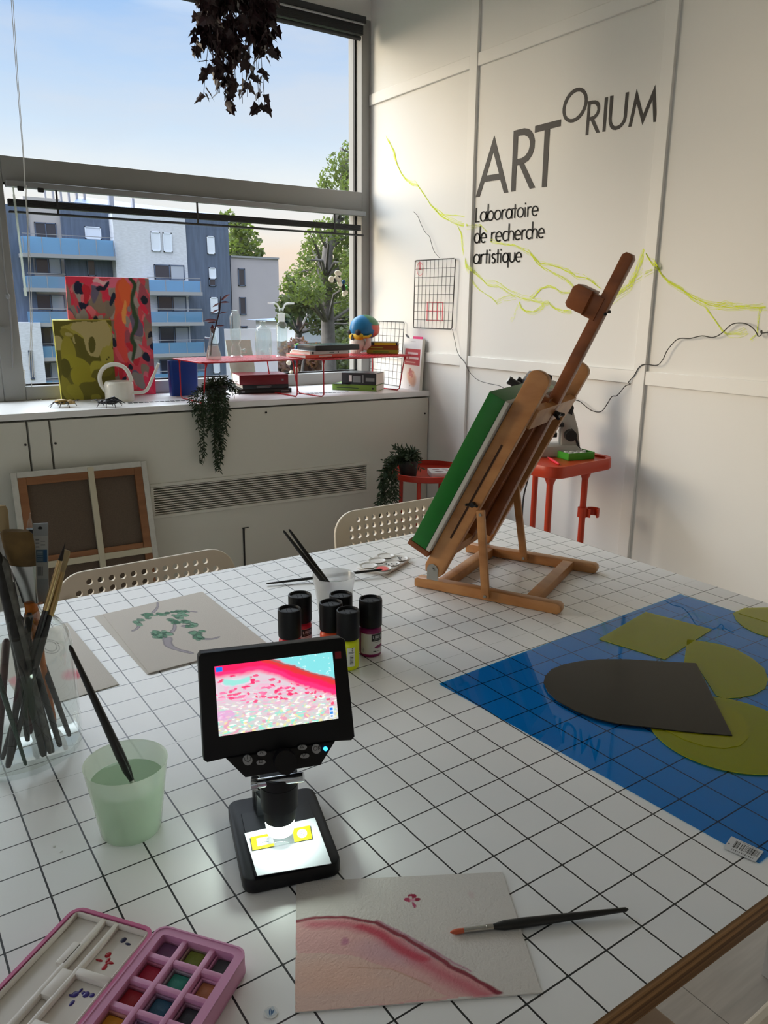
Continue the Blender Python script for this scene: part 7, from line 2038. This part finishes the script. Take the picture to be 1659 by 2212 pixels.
brush('paintbrush with a red tip lying across the pink painting', a, e, .0028, m_bh, m_fe, m_bro, (.075, .235), hr=.0038)

# ------------------------------------------------------------------ blue acetate and cut shapes
m_blue = clear_mat('blue_film', (.22, .67, .90), ior=1.28)
m_yfilm = clear_mat('yellow_film', (.80, .80, .22), ior=1.25, milky=.50, milk=(.74, .74, .01), rough=.2)
m_smoke = mat('smoked_sheet', (.030, .028, .023), .16, spec=.12)
def flat(name, label, cat, poly, z, th, m_, group=None, pts=None):
    W_ = pts or [onz(x, y, TZ+z) for x, y in poly]
    c = sum(W_, Vector())/len(W_)
    A_ = sum(W_[i].x*W_[(i+1) % len(W_)].y-W_[(i+1) % len(W_)].x*W_[i].y for i in range(len(W_)))
    if A_ < 0: W_ = W_[::-1]
    o = MB().prism([(p.x-c.x, p.y-c.y) for p in W_], 0, th).build(name, m_)
    o.location = (c.x, c.y, TZ+z); tag(o, label, cat, group); return o
bA, bB, bC = onz(948, 1478), onz(1469, 1284), onz(1640, 1866)
bl_t = thing('plastic_sheet', 'large blue transparent plastic sheet lying on the right of the table', 'plastic sheet', Vector((1.01, .6, TZ)))
bq = [bA, bB, bB+(bC-bA), bC]
MB().prism([(p.x, p.y) for p in bq[::-1]], TZ+.0004, TZ+.0010).build('sheet', m_blue, bl_t)
P = Paint(80, 30, (206, 208, 210), 0, 1, 1); R_ = random.Random(6); x = .2
while x < .93:
    w_ = R_.choice((.006, .010, .016)); P.rect(x, .18, x+w_, .68, (16, 16, 18)); x += w_+R_.choice((.006, .010, .014))
for k_ in range(12): P.rect(.22+k_*.058, .78, .22+k_*.058+.022, .88, (60, 60, 64))
P.rect(.3, .05, .8, .09, (130, 130, 134)); P.ell(.07, .55, .025, .06, (90, 90, 94))
P.mesh('barcode_label', [onz(x, y, TZ+.0013) for x, y in ((1580, 1806), (1650, 1839), (1632, 1862), (1562, 1832))], m_print, bl_t)
g5 = 'yellow film shapes on the blue sheet'
flat('film_shape', 'yellow film square lying at the top of the blue sheet', 'film shape', [(1395, 1322), (1538, 1360), (1436, 1425), (1293, 1381)], .0014, .0006, m_yfilm, g5)
zz2 = lambda pts: [(940+x/2.3074, 1260+y/2.3074) for x, y in pts]
hf = zz2([(1256, 280), (1330, 290), (1420, 305), (1500, 330), (1580, 375), (1640, 425), (1660, 480), (1645, 525), (1590, 555), (1520, 570), (1440, 575), (1400, 560), (1300, 405), (1240, 400)])
flat('film_shape', 'yellow film half oval between the square and the big round piece', 'film shape', hf, .0014, .0006, m_yfilm, g5)
fit = [onz(x, y, TZ+.0014) for x, y in zz2([(1072, 725), (1140, 800), (1250, 870), (1400, 930), (1560, 950), (1440, 580), (1560, 600)])]
A_ = np.array([[p.x, p.y, 1] for p in fit]); bb_ = np.array([p.x**2+p.y**2 for p in fit]); s_ = np.linalg.lstsq(A_, bb_, rcond=None)[0]
ccx, ccy = s_[0]/2, s_[1]/2; crr = math.sqrt(s_[2]+ccx**2+ccy**2)
circ = [Vector((ccx+crr*math.cos(2*math.pi*i/64), ccy+crr*math.sin(2*math.pi*i/64), TZ)) for i in range(64)]
flat('film_shape', 'big round yellow film disc at the right edge of the blue sheet', 'film shape', None, .0021, .0006, m_yfilm, g5, circ)
inn = zz2([(1150, 735), (1240, 780), (1340, 812), (1440, 824), (1520, 810), (1562, 770), (1566, 720), (1530, 660), (1460, 622), (1400, 640), (1300, 650)])
flat('film_shape', 'small oval yellow film piece under the point of the grey plate', 'film shape', inn, .0028, .0006, m_yfilm, g5)
cr2 = zz2([(1484, 150), (1500, 185), (1540, 220), (1600, 250), (1660, 268), (1740, 270), (1800, 240), (1800, 170), (1740, 130), (1640, 122), (1540, 124)])
flat('film_shape', 'rounded yellow film piece at the far right corner of the blue sheet', 'film shape', cr2, .0014, .0006, m_yfilm, g5)
flat('film_shape', 'yellow film strip lying over the rounded piece in the far right corner', 'film shape', zz2([(1512, 150), (1540, 124), (1660, 122), (1790, 190), (1740, 215), (1660, 195)]), .0021, .0006, m_yfilm, g5)
gp_ = zz2([(1300, 402), (1480, 762), (1340, 752), (1200, 738), (1075, 722), (900, 702), (800, 678), (700, 640), (610, 590), (560, 545), (540, 498), (548, 465), (580, 432), (640, 408), (720, 392), (820, 382), (950, 382), (1120, 392)])
flat('plastic_plate', 'dark grey smoked plate, oval with one slanting straight end, on the blue sheet', 'plate', gp_, .0035, .0016, m_smoke)

# ------------------------------------------------------------------ watercolour box
m_pinkp = mat('pink_plastic', srgb(214, 150, 186), .4); m_pinkd = mat('pink_plastic_deep', srgb(204, 108, 150), .4); m_wht = mat('mixing_white', srgb(222, 214, 206), .35)
WT = TZ+.017
w00, w10, w01 = onz(359, 2043, WT), onz(479, 2079, WT), onz(285, 2141, WT)
av = (w10-w00)/2; bv = (w01-w00)/2; pit_a, pit_b = av.length, bv.length
wx = av.normalized(); wy = Vector((-wx.y, wx.x, 0))
if wy.dot(bv) > 0: wy = -wy                                   # local y points up the photo, away from the camera
wbx = thing('watercolour_box', 'open pink watercolour box with paint pans and a white mixing lid', 'paint box', Vector((w00.x, w00.y, TZ+.0004)), math.atan2(wx.y, wx.x))
Wp = PW(wbx)
pit_b = (pit_a+pit_b)/2*.98
NR = 6
tw_, tl_ = pit_a*2+.034, pit_b*(NR-1)+.034
tx, ty_ = pit_a, -pit_b*(NR-1)/2
HB = .020
b = MB(); b.prism([(x+tx, y+ty_) for x, y in rrect(tw_, tl_, .009, 5)], 0, .006, Wp, bev=.0015)
rim = .0085
tp_ = Wp @ Matrix.Translation((tx, ty_, 0))
ringwall(b, rrect(tw_, tl_, .010, 6), rrect(tw_-.003, tl_-.003, .0095, 6), HB-.0016, HB, tp_)
ringwall(b, rrect(tw_, tl_, .010, 6), rrect(tw_-2*rim, tl_-2*rim, .003, 6), .001, HB-.0008, tp_)
for i in range(2): b.box((pit_a*(i+.5), ty_, HB/2-.0012), (.0052, tl_-.012, HB-.0015), Wp, bev=.001)
for j in range(NR-1): b.box((tx, -pit_b*(j+.5), HB/2-.0012), (tw_-.012, .0052, HB-.0031), Wp, bev=.001)
b.build('pan_tray', m_pinkp, wbx)
cols = [[(112, 76, 112), (112, 128, 44), (62, 66, 70)], [(166, 24, 58), (36, 128, 112), (160, 96, 58)], [(150, 18, 34), (20, 72, 98), (34, 36, 46)], [(196, 136, 30), (22, 52, 104), (96, 62, 84)], [(214, 176, 40), (40, 60, 130), (90, 52, 40)], [(226, 206, 70), (60, 90, 160), (50, 40, 40)]]
m_prim = {}
for j in range(NR):
    for i in range(3):
        c = cols[j][i]; x, y = pit_a*i, -pit_b*j; s_ = pit_a*.56
        m_ = mat('pan_paint', lin(c), .55, bump=(300, .3))
        pn_ = MB()
        for q in ((x, y+s_/2+.0016, s_+.005, .0018), (x, y-s_/2-.0016, s_+.005, .0018), (x+s_/2+.0016, y, .0018, s_+.002), (x-s_/2-.0016, y, .0018, s_+.002)):
            pn_.box((q[0], q[1], .0095), (q[2], q[3], .007), Wp, bev=.0005, seg=1)
        rimc = m_pinkp if (j, i) in ((0, 0), (0, 2), (1, 2)) else mat('stained_pan', tuple(lerp(a_, b_, .5) for a_, b_ in zip(lin(c), lin((206, 150, 180)))), .45)
        pr2 = pn_.build('pan', rimc, wbx)
        MB().box((x, y, .0090), (s_, s_, .0056), Wp, bev=.0018).build('paint_cake', m_, pr2)
# lid with mixing areas, hinged on the left long side
lx1 = tx-tw_/2-.004; lw_ = tw_*1.0; lx0 = lx1-lw_
b = MB(); b.prism([(x+(lx0+lx1)/2, y+ty_) for x, y in rrect(lw_, tl_, .010, 5)], 0, .004, Wp, bev=.001)
hL = .013
ringwall(b, rrect(lw_, tl_, .012, 6), rrect(lw_-.0068, tl_-.0068, .009, 6), .001, hL, Wp @ Matrix.Translation(((lx0+lx1)/2, ty_, 0)))
b.build('lid', m_pinkd, wbx)
b = MB(); iw, il = lw_-.008, tl_-.008; icx = (lx0+lx1)/2
b.prism([(x+icx, y+ty_) for x, y in rrect(iw, il, .008, 5)], .004, .0065, Wp)
wl_ = lambda x0, x1, y0, y1, z=.0125: b.box(((x0+x1)/2, (y0+y1)/2, .0065+(z-.0065)/2), (abs(x1-x0), abs(y1-y0), z-.0065), Wp, bev=.0016)
yT, yB = ty_+il/2, ty_-il/2; xL, xR = icx-iw/2, icx+iw/2
r1x, r2x = lerp(xL, xR, .40), lerp(xL, xR, .56)
wl_(xL, xL+.003, yB, yT); wl_(xR-.003, xR, yB, yT); wl_(xL, xR, yT-.003, yT); wl_(xL, xR, yB, yB+.003)
wl_(r1x-.004, r1x+.002, yB, yT); wl_(r2x-.002, r2x+.003, lerp(yT, yB, 0), yB)
ym = [lerp(yT, yB, t) for t in (.36, .70)]
for y in ym: wl_(r2x, xR, y-.005, y+.003)
wl_(r1x, r2x, ym[0]-.03, ym[0]-.002); wl_(r1x-.010, r1x, lerp(yT, yB, .2), lerp(yT, yB, .36))
b.build('mixing_tray', m_wht, wbx)
Rk = random.Random(9)
for c, x0, x1, y0, y1, n_ in (((170, 20, 36), r2x+.008, xR-.012, lerp(yT, yB, .18), lerp(yT, yB, .30), 6), ((50, 36, 120), r2x+.010, xR-.008, lerp(yT, yB, .44), lerp(yT, yB, .54), 7), ((36, 36, 70), r2x+.014, r2x+.03, lerp(yT, yB, .07), lerp(yT, yB, .12), 2)):
    b = MB()
    for _ in range(n_): b.ball((Rk.uniform(x0, x1), Rk.uniform(y0, y1), .0067), (Rk.uniform(.0012, .004), Rk.uniform(.0012, .0035), .0005), Wp, 9, 4)
    b.build('paint_drops', mat('drops', lin(c), .3), wbx)
b = MB()
for y in (yT-.03, yT-.075): b.cyl(Wp @ Vector((lx1+.002, y, .010)), Wp @ Vector((lx1+.002, y-.022, .010)), .004, n=12)
b.build('hinge', m_pinkd, wbx)

# ------------------------------------------------------------------ sticker and crumbs
p = onz(585, 2186, TZ+.0008)
st_t = thing('sticker', 'small round sticker with a blue leaf mark lying at the near edge of the table', 'sticker', p)
P = Paint(40, 40, (196, 204, 210), 0, 1, 1); P.ell(.45, .5, .16, .42, (40, 84, 130), 25); P.line([(.3, .85), (.6, .2)], .05, (190, 205, 215)); P.ell(.68, .6, .10, .3, (60, 100, 140), 50)
rs_ = .0056
MB().cyl(p-Vector((0, 0, .0006)), p-Vector((0, 0, .0001)), rs_*1.05, n=24).build('disc', m_white, st_t)
h, w = 40, 40
P.mesh('print', [p+Vector((-rs_*.7, rs_*.7, 0)), p+Vector((rs_*.7, rs_*.7, 0)), p+Vector((rs_*.7, -rs_*.7, 0)), p+Vector((-rs_*.7, -rs_*.7, 0))], m_print, st_t, .00005)
for x, y in ((117, 1829), (132, 1840)):
    p = onz(x, y); tag(MB().ball((0, 0, .0006), (.0016, .0011, .0006), n=8, k=5).build('paper_crumb', m_whi), ('upper' if y < 1835 else 'lower')+' of two white crumbs lying left of the pale green cup', 'crumb').location = (p.x, p.y, TZ)

# ------------------------------------------------------------------ glass jar of brushes
jc = onz(36, 1618, TZ); je = onz(174, 1620, TZ); JR_ = min((je-jc).length, .082)
jc.z = TZ+.0004
zr = vat(jc, 36, 1318).z-TZ; ur = mpp(vat(jc, 36, 1318)); rn = 86*ur
zs2 = vat(jc, 36, 1366).z-TZ
m_jar = clear_mat('jar_glass', (.95, .965, .958), ior=1.6, milky=.012)
jr_ = thing('glass_jar', 'wide clear glass jar full of used paintbrushes at the left edge', 'jar', jc)
prof = [(JR_*.90, .0), (JR_*.98, .003), (JR_, .010), (JR_*.985, zs2-.03), (JR_*.95, zs2-.012), (JR_*.86, zs2), (rn*1.03, zs2+.010), (rn, zs2+.016), (rn, zr-.002), (rn*1.02, zr)]
MB().lathe([(0, .0)]+prof+[(r-.003, z) for r, z in prof[2:][::-1]]+[(JR_*.93, .008), (0, .008)], Matrix.Translation(jc), 52).build('glass', m_jar, jr_)
m_hg = mat('handle_stained_grey', srgb(92, 92, 88), .6, noise=(70, .6)); m_hk = mat('handle_worn_black', srgb(34, 34, 34), .5, noise=(90, .5)); m_ho = mat('handle_orange', srgb(196, 110, 36), .45, noise=(60, .3)); m_hgn = mat('handle_green', srgb(22, 62, 44), .4); m_hr = mat('handle_maroon', srgb(62, 26, 34), .45); m_hb = mat('handle_bluegrey', srgb(48, 66, 74), .5, noise=(80, .4))
m_bbeige = mat('bristle_beige', srgb(160, 140, 104), .9); m_bgold = mat('bristle_dark_gold', srgb(92, 70, 34), .8, noise=(40, .4))
def jb(label, bot, top, d0, d1, r, mh, kind='none', rt=None, mf=None, mb2=None, cl=True):
    "handle from a bottom pixel to a top pixel; d0, d1 shift along the view"
    def inside(p, rr):
        q = Vector((p.x-jc.x, p.y-jc.y)); 
        if q.length > rr: q = q.normalized()*rr
        return Vector((jc.x+q.x, jc.y+q.y, p.z))
    a = onz(bot[0], bot[1], TZ+.011+r); a = inside(a, JR_-.010-r)
    e = vat(jc+_n2*d1, *top)
    # keep inside the neck where the handle crosses the rim
    t = (TZ+zr-a.z)/(e.z-a.z)
    if cl and 0 < t < 1:
        p = lerp(a, e, t); q = inside(p, rn-.0045)
        if (q-p).length > 1e-5: e = a+(q-a)*(1/t)
    d = (e-a).normalized(); L = (e-a).length; P_ = lambda s: a+d*(s*L)
    th = thing('paintbrush', label, 'brush', a, 0, 'used brushes standing in the glass jar')
    rt = rt or r
    if kind == 'none':
        MB().tube([P_(0), P_(.02), P_(.5), P_(.97), P_(1)], [r*.5, r*.8, lerp(r, rt, .5), rt, rt*.5], 10).build('handle', mh, th)
    else:
        s0, s1 = {'fan': (.66, .84), 'flat': (.70, .90), 'round': (.72, .93), 'thin': (.70, .92)}[kind]
        MB().tube([P_(0), P_(.02), P_(.35), P_(s0-.1), P_(s0)], [r*.5, r*.7, r*.9, rt*1.15, rt*.95], 10).build('handle', mh, th)
        k0 = 2.3 if kind == 'fan' else (1.35 if kind == 'flat' else .9)
        k1 = 2.6 if kind == 'fan' else (1.35 if kind == 'flat' else .15)
        ff = .28 if kind == 'fan' else (.5 if kind == 'flat' else 1.0)
        MB().tube([P_(s0-.005), P_(lerp(s0, s1, .3)), P_(s1)], [rt*(1.3 if ff < 1 else 1), rt*(1.5 if ff < 1 else 1.02), rt*k0*.95], 16, flat=ff, up=_n2).build('ferrule', mf or m_fe, th)
        MB().tube([P_(s1-.004), P_(lerp(s1, 1, .5)), P_(.985), P_(1)], [rt*k0*.92, rt*max(k1, .5)*.98, rt*k1, rt*k1*.8], 16, flat=ff*.9, up=_n2).build('bristles', mb2 or m_br, th)
    return th
T0 = -.03
jb('broad flat brush with dark gold bristles and an orange handle in the jar', (118, 1560), (34, 1146), 0, -.02, .0045, m_ho, 'fan', .0075, m_fe, m_bgold)
jb('grey paint-smeared thick brush handle standing in the jar', (140, 1640), (8, 1205), 0, -.03, .0042, m_hg, 'none', .0062)
jb('very dark thick handle at the left of the jar', (120, 1650), (-6, 1190), 0, -.035, .0046, m_hk, 'none', .0065)
jb('brush with beige bristles at the left edge of the picture', (60, 1600), (-4, 1092), 0, .0, .005, m_hk, 'flat', .008, m_fe, m_bbeige)
jb('thin pointed brush with a brass ferrule leaning right out of the jar', (5, 1640), (141, 1172), 0, .0, .0042, m_bh, 'thin', .0036, m_brass, m_br, False)
jb('small flat brush with a pale ferrule leaning right beside the pointed one', (16, 1668), (144, 1188), 0, .015, .0042, m_hk, 'flat', .0040, m_brass, m_bbeige, False)
jb('dark pen with a clear rounded tip sticking up from the jar', (62, 1560), (65, 1108), 0, .03, .004, m_hr, 'round', .0050, m_hk, m_lab)
jb('green handled brush crossing the front of the jar', (63, 1670), (-30, 1380), 0, -.05, .0026, m_hgn, 'none', .0036)
jb('blue grey handle standing at the front right of the jar', (122, 1648), (20, 1250), 0, .02, .0042, m_hb, 'none', .0055)
jb('slim grey handle second from the right inside the jar', (143, 1636), (30, 1300), 0, .03, .0032, m_hg, 'none', .004)
jb('dark handle resting against the right wall of the jar', (161, 1618), (42, 1330), 0, .0, .0042, m_hk, 'none', .0046)
jb('dark rounded handle just above the right wall of the jar', (160, 1590), (58, 1340), 0, .04, .0038, m_hk, 'none', .0040)
jb('black handle slanting down to the lower left of the jar', (14, 1668), (112, 1330), 0, -.02, .004, m_hk, 'none', .005)
jb('maroon handle at the far left inside the jar', (-6, 1640), (14, 1380), 0, .05, .0048, m_hr, 'none', .005)
jb('short maroon handle at the back middle of the jar', (66, 1585), (58, 1320), 0, .06, .004, m_hr, 'none', .004)
# slim folded label card standing among the brushes
lc = thing('brush_label', 'grey hanging card printed with small text and a blue panel among the jar brushes', 'label card', vat(jc, 96, 1300))
lq = [vat(jc+_n2*.02, *q) for q in ((71, 1131), (103, 1130), (104, 1300), (74, 1300))]
hexa(lq, [p+_n2*.0012 for p in lq]).build('card', mat('card_grey', srgb(150, 154, 156), .4), lc)
P = Paint(40, 170, (150, 154, 156), 0, 1, 1)
P.ell(.5, .06, .16, .018, (40, 40, 40)); P.rect(0, .16, 1, .70, (176, 178, 176)); 
for k_ in range(5): P.rect(.18+(k_ % 2)*.35, .20+k_*.022, .42+(k_ % 2)*.4, .21+k_*.022, (90, 92, 96))
P.rect(.2, .33, .95, .49, (70, 96, 116)); P.rect(.7, .33, .95, .49, (40, 84, 124))
for k_ in range(6): P.rect(.25, .345+k_*.022, .65, .353+k_*.022, (140, 156, 166))
for k_ in range(5): P.rect(.2+.1*k_, .54, .24+.1*k_, .66, (100, 102, 104))
P.mesh('card_print', lq, m_print, lc, .0005)
